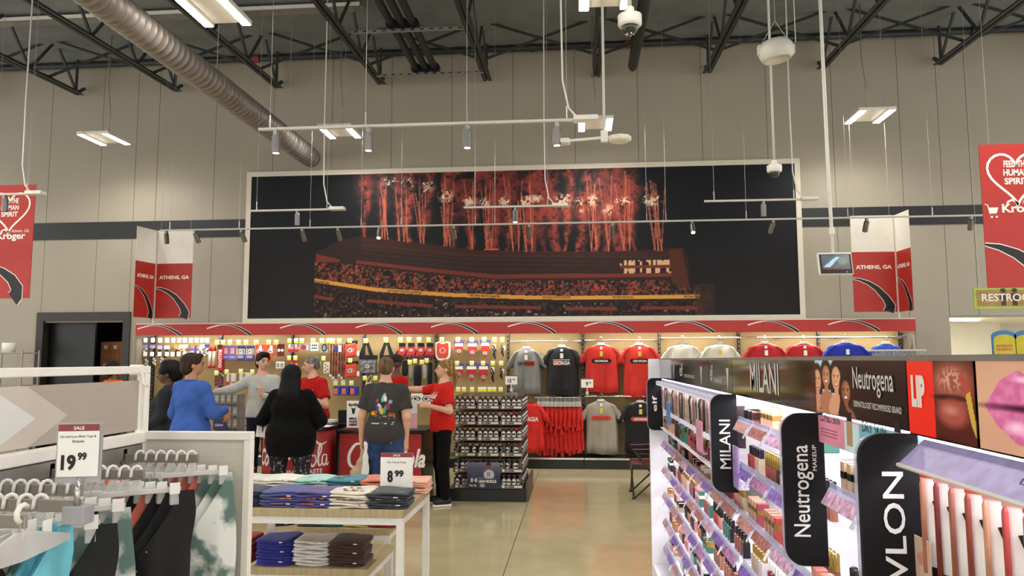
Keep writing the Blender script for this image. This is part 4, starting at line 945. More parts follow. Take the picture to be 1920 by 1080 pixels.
for k, (x0, y0, x1, y1, hx, cn, pr, tg, dy) in enumerate(shirts):
    a, bq = P(x0, y1, dy), P(x1, y0, dy); wv, hv = bq.x - a.x, bq.z - a.z; c = Vector(((a.x+bq.x)/2, a.y, bq.z))
    grp = 'hanging shirts'
    for back in (1, 0):                          # one more of the same behind it
        if back and k in (8, 9): continue
        cc = c + Vector((.03*back, .11*back, -.02*back))
        t = thing('hanging_shirt', ('%s short sleeved shirt %s' if not back else '%s shirt hanging close behind the one %s') % (cn, where[k]), 'shirt', tuple(cc), group=grp)
        mm = mat('shirt cloth ' + hx, hx, .9, var=.05, scale=5, cloth=.2) if k != 9 else mat('blue tie dye cloth', '#1c35a8', .9, col2='#3f62c0', scale=18)
        shirt_mesh(wv, hv, k + 50*back).build('cloth', mm, t, False, smooth=True)
        MB().tube([(.085*math.cos(q), .034*math.sin(q) - .002, .004 - .03*max(0, -math.sin(q))) for q in [2*math.pi*i/20 for i in range(21)]], .008, 6, False).build('collar', mm, t, False, smooth=True)
        if back: continue
        F0 = Vector((0, -.082, 0))
        if tg in 'wyt' and tg:
            MB().box((-.025, -.075, -.17), (.025, -.07, -.09)).build('hang_tag', M_TAGW if tg != 'y' else mat('yellow hang tag', '#e3c84a', .5), t, False)
            if tg != 't': MB().box((-.02, -.06, -.06), (.02, -.055, -.02)).build('size_tab', M_TAGW, t, False)
        if pr == 'bar':
            MB().box((-.14, -.083, -.27), (.14, -.08, -.19)).build('print_box', M_CR, t, False); MB().box((-.14, -.084, -.27), (-.02, -.081, -.19)).build('print_box', mm, t, False); lettering('GEORGIA', F0 + Vector((-.135, -.004, -.255)), UX, UZ, .26, .05, M_BLK, t, bold=.03, world=False)
        elif pr == 'bar2':
            MB().box((-.14, -.083, -.28), (.0, -.08, -.20)).build('print_box', M_CR, t, False); lettering('GEORGIA', F0 + Vector((-.135, -.004, -.275)), UX, UZ, .27, .06, M_INKW, t, bold=.03, world=False); MB().box((-.14, -.083, -.20), (.13, -.081, -.19)).build('print_line', M_INKW, t, False)
        elif pr in ('pill', 'pillr'):
            ol = [(.12 + .035*math.cos(q), .035*math.sin(q)) for q in [math.radians(-90 + 22.5*i) for i in range(9)]]; ol += [(-x, -z) for x, z in ol]
            MB().prism(ol, F0 + Vector((0, -.002, -.245)), UX, UZ, (0, .003, 0)).build('print_pill', M_BLK if pr == 'pill' else M_ORNG, t, False)
            lettering('GEORGIA', F0 + Vector((-.11, -.004, -.262)), UX, UZ, .22, .034, M_INKW if k != 10 else M_CR, t, bold=.03, world=False)
        elif pr == 'arch':
            lettering("GEORGIA", F0 + Vector((-.165, -.006, -.30)), UX, UZ, .33, .085, M_INKW, t, bold=.075, world=False); lettering("GEORGIA", F0 + Vector((-.16, -.008, -.297)), UX, UZ, .32, .078, M_BLK, t, bold=.02, world=False)
    hg = hanger(c + Vector((0, 0, .02)), wv*.72, 'clear plastic hanger holding the %s shirt %s' % (cn, where[k]), 'shirt hangers')
# rails
def rail(label, px0, px1, py, dy):
    a, bq = P(px0, py, dy), P(px1, py, dy); t = thing('hang_rail', label, 'rail', (a.x, a.y, a.z))
    MB().tube([tuple(a), (bq.x, a.y, a.z)], .014, 8).build('tube', M_RAIL, t, smooth=True)
    n = int((bq.x - a.x)/1.2) + 1
    for k in range(n + 1):
        x = a.x + .05 + k*(bq.x - a.x - .1)/max(1, n); MB().box((x - .012, a.y, a.z - .02), (x + .012, YB - .03, a.z + .02)).build('bracket', M_GREYM, t)
    return a
rail('chrome rail carrying the grey and black shirts', 958, 1090, 640, .30); rail('chrome rail carrying the bright red shirts', 1096, 1235, 638, .30)
rail('chrome rail carrying white, red and blue shirts', 1240, 1700, 634, .38); rail('low chrome rail carrying the red shirt row', 1002, 1092, 745, .30); rail('low chrome rail carrying the beige shirt', 1096, 1234, 743, .34)
# row of red shirts seen edge on
for tier, (zt, L, n) in enumerate(((761, .40, 30), (772, .76, 30))):
    for k in range(n):
        x = 1009 + k*2.75; p = P(x, 757, .36 - .02*(k % 3) - .14*tier*0); L2 = L + .05*math.sin(k*1.7) - .02*(k % 4)
        if tier == 1: p = P(x + 1.2, 757, .26)
        t = thing('edge_shirt', 'edge-on red shirt in the packed low row, %s %s' % (nth(k + 1), 'in short front layer' if tier == 0 else 'in long rear layer'), 'shirt', tuple(p), group='packed red shirts, ' + ('front layer' if tier == 0 else 'rear layer'))
        ph = k*2.1
        b = MB(); n2 = 10; vs = []
        for i in range(n2 + 1):
            q = i/n2; wd = .19*min(1, .25 + q*3); wdx = .021 + .005*math.sin(q*5 + ph); xo = .010*math.sin(q*4 + ph)*q*2
            vs += [(xo - wdx, -wd*.5, -q*L2 - .03), (xo + wdx, -wd*.5 - .01, -q*L2 - .03), (xo + wdx, wd*.5, -q*L2 - .03), (xo - wdx, wd*.5, -q*L2 - .03)]
        b.add(vs, [(4*i + a_, 4*i + 4 + a_, 4*i + 4 + (a_+1) % 4, 4*i + (a_+1) % 4) for i in range(n2) for a_ in range(4)] + [(3, 2, 1, 0), tuple(4*n2 + a_ for a_ in range(4))])
        b.build('cloth', mat('red knit cloth', '#d42820', .9, var=.1, scale=9), t, False, smooth=True)
        if tier == 0: MB().box((-.008, -.12, -.04), (.008, .12, .03)).build('hanger_clip', M_HANG, t, False); MB().tube([(0, 0, .02), (0, 0, .09)], .004, 5).build('hanger_hook', M_CHROME, t, False)
a, bq = P(984, 846, .52), P(1010, 757, .52); t = thing('hanging_shirt', 'red shirt facing out at the end of the packed low row', 'shirt', (bq.x - .16, a.y, bq.z), group='hanging shirts')
shirt_mesh(.46, bq.z - a.z, 77).build('cloth', mat('red knit cloth', '#bf1f1a', .9), t, False, smooth=True); lettering('GEORGIA', (-.17, -.09, -.27), UX, UZ, .33, .07, M_INKW, t, bold=.03, world=False)
# price signs of the shirts
def price_sign(label, px, py, dy, big, small, wd=.19, ht=.15, top=None):
    p = P(px, py, dy); t = thing('price_sign', label, 'sign', tuple(p), group='shirt price signs')
    MB().box((-wd/2, 0, 0), (wd/2, .004, ht)).build('card', M_TAGW, t, False); MB().box((-wd/2, -.001, ht*.88), (wd/2, 0, ht)).build('sale_band', mat('dusty red band', '#8e3a3c', .5), t, False)
    lettering(big, (-wd*.28 if len(big) > 1 else -wd*.1, -.001, ht*.2), UX, UZ, wd*.30 if len(big) > 1 else wd*.17, ht*.42, M_BLK, t, bold=.03, world=False); lettering(small, (wd*.12, -.001, ht*.42), UX, UZ, wd*.2, ht*.2, M_BLK, t, bold=.03, world=False)
    MB().tube([(0, .01, 0), (0, .01, -.07)], .008, 6).build('stem', M_GREYW, t, False); MB().box((-.02, -.01, -.11), (.02, .03, -.06)).build('clip', M_GREYW, t, False)
price_sign('price card reading 15.99 beside the grey shirt', 958.5, 721, .50, '15', '99'); price_sign('price card reading 9.74 below the bright red shirts', 1101, 727, .50, '9', '74')
# clear bin on the wall fixture and a boxed wire on the shelf
a, bq = P(1640, 668, .62), P(1733, 655, .62); t = thing('clear_bin', 'clear plastic bin beside the last blue shirt', 'bin', tuple(a)); MB().box(tuple(a), (bq.x, a.y + .56, bq.z - .02), .01).build('tub', M_CLR, t); MB().box((a.x - .02, a.y - .02, bq.z - .025), (bq.x + .02, a.y + .57, bq.z)).build('lid', M_GREYW, t)
# angled hanging banners and store banners
def banner_face(t, o, u, wd, ht, world=True):
    """white head, red foot, town lettering, swoosh; o lower left corner"""
    o, u = Vector(o), Vector(u); n = u.cross(UZ)
    MB().obox(o, u*wd, UZ*(ht*.62), -n*.006).build('red_sheet', M_RED, t); MB().obox(o + UZ*ht*.62, u*wd, UZ*(ht*.38), -n*.006).build('white_sheet', M_INKW, t)
    lettering('ATHENS, GA', o + u*wd*.08 + UZ*ht*.435, u, UZ, wd*.84, ht*.048, M_INKW, t, bold=.04)
    pts = [(0, .345), (.15, .335), (.35, .30), (.55, .24), (.75, .14), (.85, .06), (.80, 0)]; P2 = []
    for i in range(len(pts) - 1):
        for q in range(4): s = q/4; P2.append((wd*(pts[i][0]*(1-s) + pts[i+1][0]*s), ht*(pts[i][1]*(1-s) + pts[i+1][1]*s)))
    P2.append((wd*pts[-1][0], ht*pts[-1][1])); n_ = len(P2); ws = [wd*(.02 + .24*(i/n_)**1.2) for i in range(n_)]
    P2 = [(min(x, wd*.87), max(z, .0)) for x, z in P2]
    MB().stroke(P2, [q + wd*.03 for q in ws], o + n*.001, u, UZ).build('swoosh_edge', M_INKW, t); MB().stroke(P2, ws, o + n*.002, u, UZ).build('swoosh', M_BLACK, t)
for lab, Yk, (fx0, fx1), (ex, ), yt, yb in (('folded red and white town banner hanging at the left end of the fixture', 11.6, (290, 357), (250, ), 432, 597), ('folded red and white town banner hanging beside the monitor', 11.6, (1602, 1683), (1713, ), 404, 585)):
    a, bq = atY(fx0, yb, Yk), atY(fx1, yb, Yk); top = atY((fx0+fx1)/2, yt, Yk).z
    t = thing('angled_banner', lab, 'banner', (a.x, a.y, a.z), group='folded town banners')
    banner_face(t, a, UX, bq.x - a.x, top - a.z)
    left = ex < fx0
    c0 = (a if left else bq) + Vector((-.02 if left else .02, 0, 0))
    sgn = -1 if left else 1
    e = Vector((c0.x + sgn*(.36), c0.y - .42, c0.z)) if False else None
    # second panel swings towards the viewer or the wall so that it covers the pixels beside the first
    Ye = Yk - .45; ep = atY(ex, yb - (4 if left else 2), Ye); d = Vector((ep.x - c0.x, Ye - c0.y, 0)); L = d.length; d.normalize()
    if left: banner_face(t, Vector((ep.x, Ye, c0.z)), -d, L, top - a.z)
    else: banner_face(t, c0, d, L, top - a.z)
    for q in (a.x + .05, bq.x - .05): MB().tube([(q, Yk, top), (q, Yk, zdeck(Yk))], .002, 4).build('hanger_wire', M_WIRE, t)
    MB().box((c0.x - .012, c0.y - .01, c0.z - .1), (c0.x + .012, c0.y + .01, top)).build('corner_post', M_GREYW, t)
def heart_banner(label, Yk, px0, py0, wd, ht, lean):
    a = atY(px0, py0, Yk); t = thing('store_banner', label, 'banner', tuple(a), group='heart banners')
    MB().box(tuple(a), (a.x + wd, a.y + .008, a.z + ht)).build('sheet', M_RED, t)
    cx, cz = wd*.5, ht*.78; pts = []
    for k in range(41):
        q = 2*math.pi*k/40; pts.append((cx + wd*.36*(math.sin(q)**3)*1.12, cz + wd*.40*(13*math.cos(q) - 5*math.cos(2*q) - 2*math.cos(3*q) - math.cos(4*q))/15))
    MB().stroke(pts, wd*.035, a - UY*.002, UX, UZ).build('heart_outline', M_INKW, t)
    for q, (tx, ww) in enumerate((('FEED THE', .34), ('HUMAN', .36), ('SPIRIT', .34))): lettering(tx, a + Vector((cx - wd*ww/2, -.001, cz + wd*(.12 - .13*q))), UX, UZ, wd*ww, wd*.10, M_INKW, t, bold=.035)
    zc = ht*.50
    lettering('Kroger', a + Vector((wd*.27, -.001, zc)), UX, UZ, wd*.58, wd*.17, M_INKW, t, bold=.03); lettering('Athens, GA', a + Vector((wd*.56, -.001, zc + wd*.16)), UX, UZ, wd*.36, wd*.07, M_INKW, t, bold=.0)
    MB().stroke([(wd*.34, zc + wd*.14), (wd*.36, zc + wd*.2), (wd*.42, zc + wd*.23), (wd*.48, zc + wd*.19), (wd*.49, zc + wd*.12)], wd*.03, a - UY*.002, UX, UZ).build('logo_loop', M_INKW, t)
    MB().prism([(wd*.08, zc + wd*.12), (wd*.22, zc + wd*.12), (wd*.19, zc + wd*.03), (wd*.11, zc + wd*.03)], a - UY*.001, UX, UZ, (0, -.001, 0)).build('cart_basket', M_INKW, t); MB().stroke([(wd*.03, zc + wd*.17), (wd*.07, zc + wd*.16), (wd*.10, zc + wd*.02)], wd*.015, a - UY*.002, UX, UZ).build('cart_handle', M_INKW, t)
    for q in (.12, .19): MB().sheet(oval(wd*.017, wd*.017, 10), a + Vector((wd*q, -.002, zc - wd*.02)), UX, UZ).build('cart_wheel', M_INKW, t)
    P2 = [(0, .30), (.2, .28), (.42, .235), (.62, .17), (.74, .09), (.72, .02), (.66, 0)]; P2 = [(x*wd, z*ht) for x, z in P2]; ws = [wd*(.03 + .05*i) for i in range(7)]
    MB().stroke(P2, [q + wd*.03 for q in ws], a - UY*.0015, UX, UZ).build('swoosh_edge', M_INKW, t); MB().stroke(P2, ws, a - UY*.0025, UX, UZ).build('swoosh', M_BLACK, t)
    for q in (.1, wd - .1): MB().tube([(a.x + q, a.y, a.z + ht), (a.x + q, a.y, zdeck(Yk))], .002, 4).build('hanger_wire', M_WIRE, t)
heart_banner('red banner with heart and store logo cut by the left edge', 9.0, -38, 560, .68, 1.49, 0)
heart_banner('red banner with heart and store logo cut by the right edge', 8.0, 1852, 540, .70, 1.5, 0)
# restroom sign
a, bq = atY(1828, 579, 10.2), atY(1995, 538, 10.2); t = thing('restroom_sign', 'hanging tan restroom sign with green border', 'sign', tuple(a))
MB().box(tuple(a), (bq.x, a.y + .03, bq.z)).build('green_board', mat('lime green board', '#a9c24e', .5), t); MB().box((a.x + .03, a.y - .004, a.z + .03), (bq.x - .03, a.y, bq.z - .03)).build('tan_panel', mat('wood grain panel', '#a8864e', .5, var=.15, scale=6, stretch=(1, 1, 12)), t)
lettering('RESTROOMS', a + Vector((.09, -.005, .095)), UX, UZ, .78, .10, M_INKW, t, bold=.02)
for q in (.36, .50):
    g = MB().prism([(q + .035*math.cos(r_), .235 + .03*math.sin(r_)) for r_ in [2*math.pi*i/12 for i in range(12)]], a + Vector((0, -.0045, 0)), UX, UZ, (0, -.001, 0)); g.prism([(q - .05, .20), (q + .05, .20), (q + .045, .12), (q + .03, .12), (q + .03, .04), (q - .03, .04), (q - .03, .12), (q - .045, .12)], a + Vector((0, -.0045, 0)), UX, UZ, (0, -.001, 0)); g.build('pictogram', mat('dark brown ink', '#3a2a16', .5), t)
for q in (.08, bq.x - a.x - .08): MB().tube([(a.x + q, a.y + .015, bq.z), (a.x + q, a.y + .015, zdeck(10.2))], .002, 4).build('hanger_wire', M_WIRE, t)
# sun care arches
for k, px in enumerate((1864, 1906)):
    a = atY(px, 700, 11.2); wd = .33; top = atY(px, 622, 11.2).z; t = thing('sun_care_sign', 'yellow arched sun protection sign with blue rim, %s' % ('first' if k == 0 else 'second beside it'), 'sign', (a.x, a.y, 0), group='arched sun care signs')
    ar = [(0, 0), (wd, 0), (wd, top - .05)] + [(wd/2 + wd/2*math.cos(q), top - .06 + .08*math.sin(q)) for q in [math.radians(15*i) for i in range(13)]] + [(0, top - .05)]
    MB().prism(ar, (a.x, a.y, 0), UX, UZ, (0, .02, 0)).build('blue_board', mat('sky blue board', '#3f79b4', .5), t)
    a2 = [(.02, 0), (wd - .02, 0), (wd - .02, top - .10)] + [(wd/2 + (wd/2 - .02)*math.cos(q), top - .11 + .07*math.sin(q)) for q in [math.radians(15*i) for i in range(13)]] + [(.02, top - .10)]
    MB().prism(a2, (a.x, a.y - .004, 0), UX, UZ, (0, .004, 0)).build('yellow_face', mat('sun yellow board', '#c9bb2a', .5), t)
    if k == 0:
        for q, tx in enumerate(('SUN PROTECTION', 'FOR EVERYONE')): lettering(tx, (a.x + .05, a.y - .005, top - .22 - .05*q), UX, UZ, .22, .035, mat('coral print', '#c46a2e', .5), t, bold=.03)
# ================================================================ cosmetics gondola along the aisle
LH = .62                                      # header face
XBK = .76                                     # white back panel
def gy(px): return atX(px, 690, LH).y
YE = gy(1237); YS = [gy(px) for px in (1237, 1271, 1328.7, 1372.6, 1529, 1699, 1828)]; YN = .35
ZG1 = 1.702; ZG0 = atX(1373, 739, LH).z
M_GWH = mat('white lit fixture panel', '#eceaf0', .45, var=.01)
M_GLOSSB = mat('glossy black header film', '#0c0a0b', .08, coat=.6, var=.1)
M_ACR = mat('clear acrylic lip', '#cfd0ea', .12, var=.08, alpha=.55)
M_LED = mat('cool white led strip', '#f3efff', .5, emit=3.0, var=0)
M_FIN = mat('matte black brand fin', '#08080a', .55, var=.08, spec=.25)
M_SILT = mat('silver lettering', '#dcdad6', .35)
go = thing('cosmetics_gondola', 'white lit cosmetics gondola with black brand fins and shelf trays', 'display fixture', (XBK, YE, 0))
MB().box((XBK + .22, YN, 0), (XBK + .26, YE, ZG1 - .02)).build('back_panel', M_GWH, go)
for a, b in ((YS[0], YS[3]), (YS[3], YS[4]), (YS[4], YS[5]), (YS[5], YN)):
    MB().box((XBK, b + .004, .2), (XBK + .02, a - .004, ZG1 - .01)).build('section_panel', M_GWH, go)
    MB().box((LH - .08, b + .004, 0), (XBK, a - .004, .20), .008).build('base_deck', M_GWH, go)
    MB().box((LH + .015, b + .004, ZG0 - .012), (LH + .05, a - .004, ZG0)).build('led_strip', M_LED, go)
    area_lamp('led_lamp', Vector((LH + .03, (a + b)/2, ZG0 - .016)) - ORG[go.name], .03, abs(a - b) - .02, 1.8*abs(a - b), go, col=(.93, .92, 1.0))
MB().box((atY(1216, 700, YE).x, YE, 0), (XBK + .26, YE + .03, ZG1), .004).build('end_panel', M_GWH, go)
MB().box((LH - .004, YN, ZG1 - .006), (XBK + .26, YE, ZG1 + .004)).build('top_cap', M_GREYM, go)
# headers: u runs towards the camera
UH = Vector((0, -1, 0))
def header(a, b, m, nm='header_panel', z0=ZG0, z1=ZG1, label=None):
    o = MB().box((LH, b + .003, z0), (LH + .02, a - .003, z1)).build(nm, m, go, label=label)
    return o
def hpt(a, s, t, b, lift=.0, z0=ZG0, z1=ZG1): return Vector((LH - lift, a + (b - a)*s, z0 + (z1 - z0)*t))
M_BOX = print_mat('backlit print', .18, .35)
for k in range(3):
    a, b = YS[k], YS[k+1]; h = header(a, b, M_GLOSSB if k != 2 else mat('grey black header film', '#2a2826', .1, coat=.5), label='black glossy brand header')
    if k: lettering('elf', hpt(a, .08, .28, b), UH, UZ, abs(a-b)*.12, .075, M_SILT, h, bold=.005); lettering('EYES LIPS FACE', hpt(a, .26, .26, b), UH, UZ, abs(a-b)*.34, .018, M_SILT, h)
    MB().sheet([(0, 0), (.05, .0), (.03, -.09), (.02, -.09)], hpt(a, .78, .72, b, .001), UH, UZ).build('brush_print', M_SILT, h)
a, b = YS[3], YS[4]; h = header(a, b, mat('smoky mirror header', '#1d1712', .06, coat=.8, var=.25, scale=5), label='smoky mirror brand header'); lettering('MILANI', hpt(a, .30, .20, b), UH, UZ, abs(a-b)*.36, .098, M_SILT, h, bold=.012)
# the header with four faces
a, b = YS[4], YS[5]; h = header(a, b, M_GLOSSB, z0=ZG0 + .004, label='header with four smiling faces')
cv = Canvas(150, 64, 0, 0, 150, 64, rgb('#0e0d10')); cv.mix(cv.rect(0, 0, 44, 64), rgb('#a9cfe0')); cv.mix(cv.noise(14, 2, 9)*cv.rect(60, 0, 150, 30)*.5, rgb('#3a1418'))
for cx, cy, rx, ry, sk, hr in ((4, 26, 8, 14, '#b98463', '#171010'), (23, 20, 8, 13, '#a06b4e', '#1a100c'), (43, 22, 8.5, 14, '#c28e6c', '#120c0c'), (60, 36, 8, 13, '#7a4a34', '#120b0a')):
    cv.mix(cv.ell(cx, cy - 3, rx*1.45, ry*1.35, .1), rgb(hr)); cv.mix(cv.rect(cx - rx*1.35, cy, cx + rx*1.35, cy + ry*1.2), rgb(hr))
    cv.mix(cv.ell(cx, cy + ry*1.2, rx*.45, ry*.7, .1), rgb(sk)); cv.mix(cv.ell(cx + 1, cy + ry*2.5, rx*2.0, ry*1.25, .08), rgb(sk))
    cv.mix(cv.ell(cx, cy, rx, ry, .08), rgb(sk)); cv.mix(cv.ell(cx + 2, cy - 2, rx*.6, ry*.6, .5)*.25, rgb('#f0c8a8'))
    for s in (-1, 1): cv.mix(cv.ell(cx + s*rx*.42, cy - ry*.12, 1.5, .9), rgb('#1a0f0c')); cv.mix(cv.ell(cx + s*rx*.42, cy - ry*.28, 2.2, .6), rgb('#2a1610'))
    cv.mix(cv.ell(cx, cy + ry*.2, 1.2, 1.6)*.5, rgb('#8a5540')); cv.mix(cv.ell(cx, cy + ry*.5, 3.4, 1.7), rgb('#8e3a38')); cv.mix(cv.ell(cx, cy + ry*.47, 2.7, .9), rgb('#f1e9e2'))
cv.mix(cv.poly([(44, 64), (50, 44), (58, 52), (66, 64)]), rgb('#14100f'))
cv.sheet('faces_print', hpt(a, .0, 0, b, .001) + Vector((0, 0, .006)), UH*(abs(a-b)), UZ*(ZG1 - ZG0 - .01), M_BOX, h)
lettering('Neutrogena', hpt(a, .50, .42, b, .002), UH, UZ, abs(a-b)*.40, .062, M_SILT, h, bold=.005); lettering('DERMATOLOGIST RECOMMENDED BRAND', hpt(a, .50, .24, b, .002), UH, UZ, abs(a-b)*.46, .013, M_SILT, h, bold=.01)
# lower header with two skin type cards
zc0 = atX(1533, 827, LH).z; ym = gy(1606)
for aa, bb, m, tx, sub in ((YS[4], ym, mat('pink card print', '#d98aa0', .4, emit=.15), 'COMBO SKIN', '#bfe0e0'), (ym, YS[5], mat('aqua card print', '#6fb6c6', .4, emit=.15), 'DRY SKIN', '#cfe8ea')):
    h = header(aa, bb, m, z0=zc0, z1=ZG0 - .004); L = abs(aa - bb)
    lettering(tx, Vector((LH, aa - L*.08, zc0 + .055)), UH, UZ, L*.5, .022, M_INKB, h, bold=.0); lettering('FOR', Vector((LH, aa - L*.08, zc0 + .083)), UH, UZ, L*.06, .006, M_INKB, h)
    MB().box((LH - .001, bb + .004, zc0 + .002), (LH, aa - L*.68, ZG0 - .006)).build('pale_panel', mat('pale aqua panel', sub, .4, emit=.15), h)
    for q in range(3): MB().box((LH - .001, aa - L*.5, zc0 + .02 + .008*q), (LH, aa - L*.09, zc0 + .022 + .008*q)).build('print_line', mat('rose ink', '#9a5468', .5), h)
    MB().box((LH - .002, aa - L*.86, zc0 + .014), (LH, aa - L*.74, zc0 + .07)).build('bottle_print', mat('beige bottle print', '#c49a76', .4), h); MB().box((LH - .002, aa - L*.85, zc0 + .07), (LH, aa - L*.75, zc0 + .09)).build('cap_print', M_INKB, h)
# lip header
a, b = YS[5], YS[6]; h = header(a, b, M_GLOSSB); L = abs(a - b)
cv = Canvas(110, 80, 0, 0, 110, 80, rgb('#d8291c')); cv.mix(cv.rect(48, 0, 110, 80), rgb('#4a1c16')); cv.mix(cv.ell(78, 24, 34, 22, .3)*cv.rect(48, 0, 110, 80), rgb('#8a4a3c')); cv.mix(cv.ell(76, 20, 18, 10, .5)*(cv.noise(3, 2, 4) > .5)*.7, rgb('#d8a890'))
cv.mix(cv.ell(74, 38, 24, 3, .4), rgb('#1c0807')); cv.mix(cv.ell(76, 52, 24, 14, .3), rgb('#9a4a3e')); cv.mix(cv.ell(74, 50, 10, 4, .7)*.5, rgb('#d8a090'))
cv.mix(cv.poly([(88, 16), (94, 12), (104, 30), (97, 34)]), rgb('#a24038')); cv.mix(cv.poly([(97, 34), (104, 30), (110, 62), (110, 74), (103, 60)]), rgb('#b89a3e'))
cv.sheet('lip_print', Vector((LH - .001, a - .004, ZG0 + .003)), UH*(L - .008), UZ*(ZG1 - ZG0 - .006), M_BOX, h); lettering('LIP', Vector((LH - .002, a - L*.10, ZG0 + .052)), UH, UZ, L*.22, .058, M_INKW, h, bold=.06)
a, b = YS[6], YN + .1; h = header(a, b, M_GLOSSB); L = .30
cv = Canvas(120, 70, 0, 0, 120, 70, rgb('#c99c80')); cv.mix(cv.noise(30, 2, 5)*.4, rgb('#b98468'))
lip = cv.poly([(8, 36), (26, 16), (44, 8), (56, 13), (68, 8), (88, 16), (112, 34), (94, 56), (66, 66), (40, 62), (20, 50)]); cv.mix(lip, rgb('#c0608c')); cv.mix(lip*np.clip(cv.noise(6, 3, 6)*1.4 - .5, 0, 1), rgb('#dc8ab0')); cv.mix(cv.ell(58, 36, 46, 2.4, .6), rgb('#4a1430'))
for x, y, rx, ry in ((40, 50, 9, 4), (62, 54, 12, 4), (80, 48, 7, 3), (50, 15, 8, 2), (74, 15, 7, 2)): cv.mix(cv.ell(x, y, rx, ry, .7)*.8, rgb('#f4d0e2'))
cv.sheet('lips_print', Vector((LH - .001, a - .004, ZG0 + .003)), UH*L, UZ*(ZG1 - ZG0 - .006), M_BOX, h)
# brand fins
def fin(Yf, xl, tx, fs, ht=.385, extra=None):
    f0 = Vector((xl, Yf, ZG0 - ht)); wd = LH + .012 - xl; rd = min(.045, wd*.48)
    ol = [(wd, 0), (wd, ht)] + [(rd - rd*math.sin(q), ht - rd + rd*math.cos(q)) for q in [math.radians(11.25*i) for i in range(9)]] + [(rd - rd*math.cos(q), rd - rd*math.sin(q)) for q in [math.radians(11.25*i) for i in range(9)]]
    o = MB().prism(ol, f0, UX, UZ, (0, .012, 0)).build('brand_fin', M_FIN, go, label='matte black rounded fin with white vertical lettering')
    MB().prism([(x - .004 if x < wd*.9 else x, z) for x, z in ol], f0 + Vector((0, .013, 0)), UX, UZ, (0, .004, 0)).build('acrylic_edge', M_ACR, o)
    z0, L, x0, hh = fs
    lettering(tx, f0 + Vector((wd*x0, 0, ht*z0)), UZ, -UX, ht*L, wd*hh, M_SILT, o, bold=.008)
    if extra: lettering(extra[0], f0 + Vector((wd*extra[1], 0, ht*extra[2])), UZ, -UX, ht*extra[3], wd*extra[4], M_SILT, o, bold=.005)
fin(YE - .03, atY(1214, 750, YE - .03).x, 'elf', (.36, .30, .62, .30))
fin(YS[3] - .005, atY(1334, 830, YS[3]).x, 'MILANI', (.24, .50, .72, .42), extra=None)
fin(YS[4] - .005, atY(1469, 900, YS[4]).x, 'Neutrogena', (.19, .60, .72, .52), extra=('MAKEUP', .80, .62, .17, .10))
fin(YS[5] - .005, atY(1613, 950, YS[5]).x, 'REVLON', (.10, .72, .72, .36))

# ---- shelf trays and products
SEC = [('first brand section', YS[0] - .05, YS[3] + .03), ('tall lettered brand section', YS[3] - .03, YS[4] + .03), ('section under the smiling faces', YS[4] - .03, YS[5] + .03), ('lip section nearest the shopper', YS[5] - .03, YN + .12)]
ROWZ = [1.446, 1.272, 1.086, .90, .715, .53, .345]
ROWN_ = ['top', 'second', 'third', 'fourth', 'fifth', 'sixth', 'seventh', 'bottom']
LIPC = [mat('tray print ' + c, c, .35, var=.35, scale=60, emit=.12) for c in ('#b07aa8', '#8e6fb8', '#b9867e', '#a86a62', '#c9a0b8', '#7d5fae')]
TAGM = mat('clear price tab', '#d8dae6', .3, var=.2, scale=80)
PAL = ['#b5765a', '#8e3b2e', '#c98f70', '#d8a98a', '#7a2a26', '#b8443c', '#2a1c18', '#c9b090', '#9c5a48', '#3f7a66', '#d8d0cc', '#141214', '#a84a58', '#d88a86']
PM = [mat('cosmetic colour ' + c, c, .35, var=.15, scale=20) for c in PAL]
M_CAPB = mat('black product cap', '#0e0e10', .3); M_CAPG = mat('gold product cap', '#b89a52', .25, .8); M_CAPW = mat('white product cap', '#e6e4e4', .35)
PROTO = {}
def proto(kind, ci, cap):
    k = (kind, ci, cap)
    if k in PROTO: return PROTO[k]
    cm = (M_CAPB, M_CAPG, M_CAPW)[cap]
    if kind == 0:   # slim tube
        me = MB().lathe([(.010, 0), (.011, .003), (.011, .055)], n=8).mesh('tube', PM[ci], True); mc = MB().lathe([(.009, .055), (.0105, .058), (.0105, .10), (.008, .103)], n=8).mesh('cap', cm, True)
    elif kind == 1: # square bottle
        me = MB().box((-.015, -.011, 0), (.015, .011, .062), .003).mesh('bottle', PM[ci]); mc = MB().box((-.009, -.008, .062), (.009, .008, .095), .002).mesh('cap', cm)
    elif kind == 2: # carton
        me = MB().box((-.02, -.013, 0), (.02, .013, .085)).mesh('carton', PM[ci]); mc = MB().box((-.0205, -.0135, .045), (.0205, .0135, .062)).mesh('carton_band', cm)
    else:           # flat compact on end
        me = MB().box((-.03, -.006, 0), (.03, .006, .06), .004).mesh('compact', PM[ci]); mc = MB().box((-.028, -.0075, .03), (.028, -.006, .055)).mesh('compact_window', cm)
    PROTO[k] = (me, mc); return me, mc
KN = ['lip_gloss', 'foundation_bottle', 'makeup_carton', 'powder_compact']; KL = ['slim lip tube', 'square makeup bottle', 'small makeup carton', 'flat powder compact']
CN = ['brown', 'dark red', 'tan', 'nude', 'maroon', 'red', 'dark brown', 'beige', 'rosewood', 'green', 'pale', 'black', 'berry', 'pink']
rp = random.Random(3)
def product(kind, ci, cap, x, y, z, row, sec):
    me, mc = proto(kind, ci, cap)
    t = thing(KN[kind], '%s %s standing on %s shelf of %s' % (CN[ci], KL[kind], row, sec), 'cosmetics', (x, y, z), group='%s %ss on %s shelf of %s' % (CN[ci], KL[kind], row, sec))
    link_mesh(me.name.split('.')[0], me, t); link_mesh(mc.name.split('.')[0], mc, t)
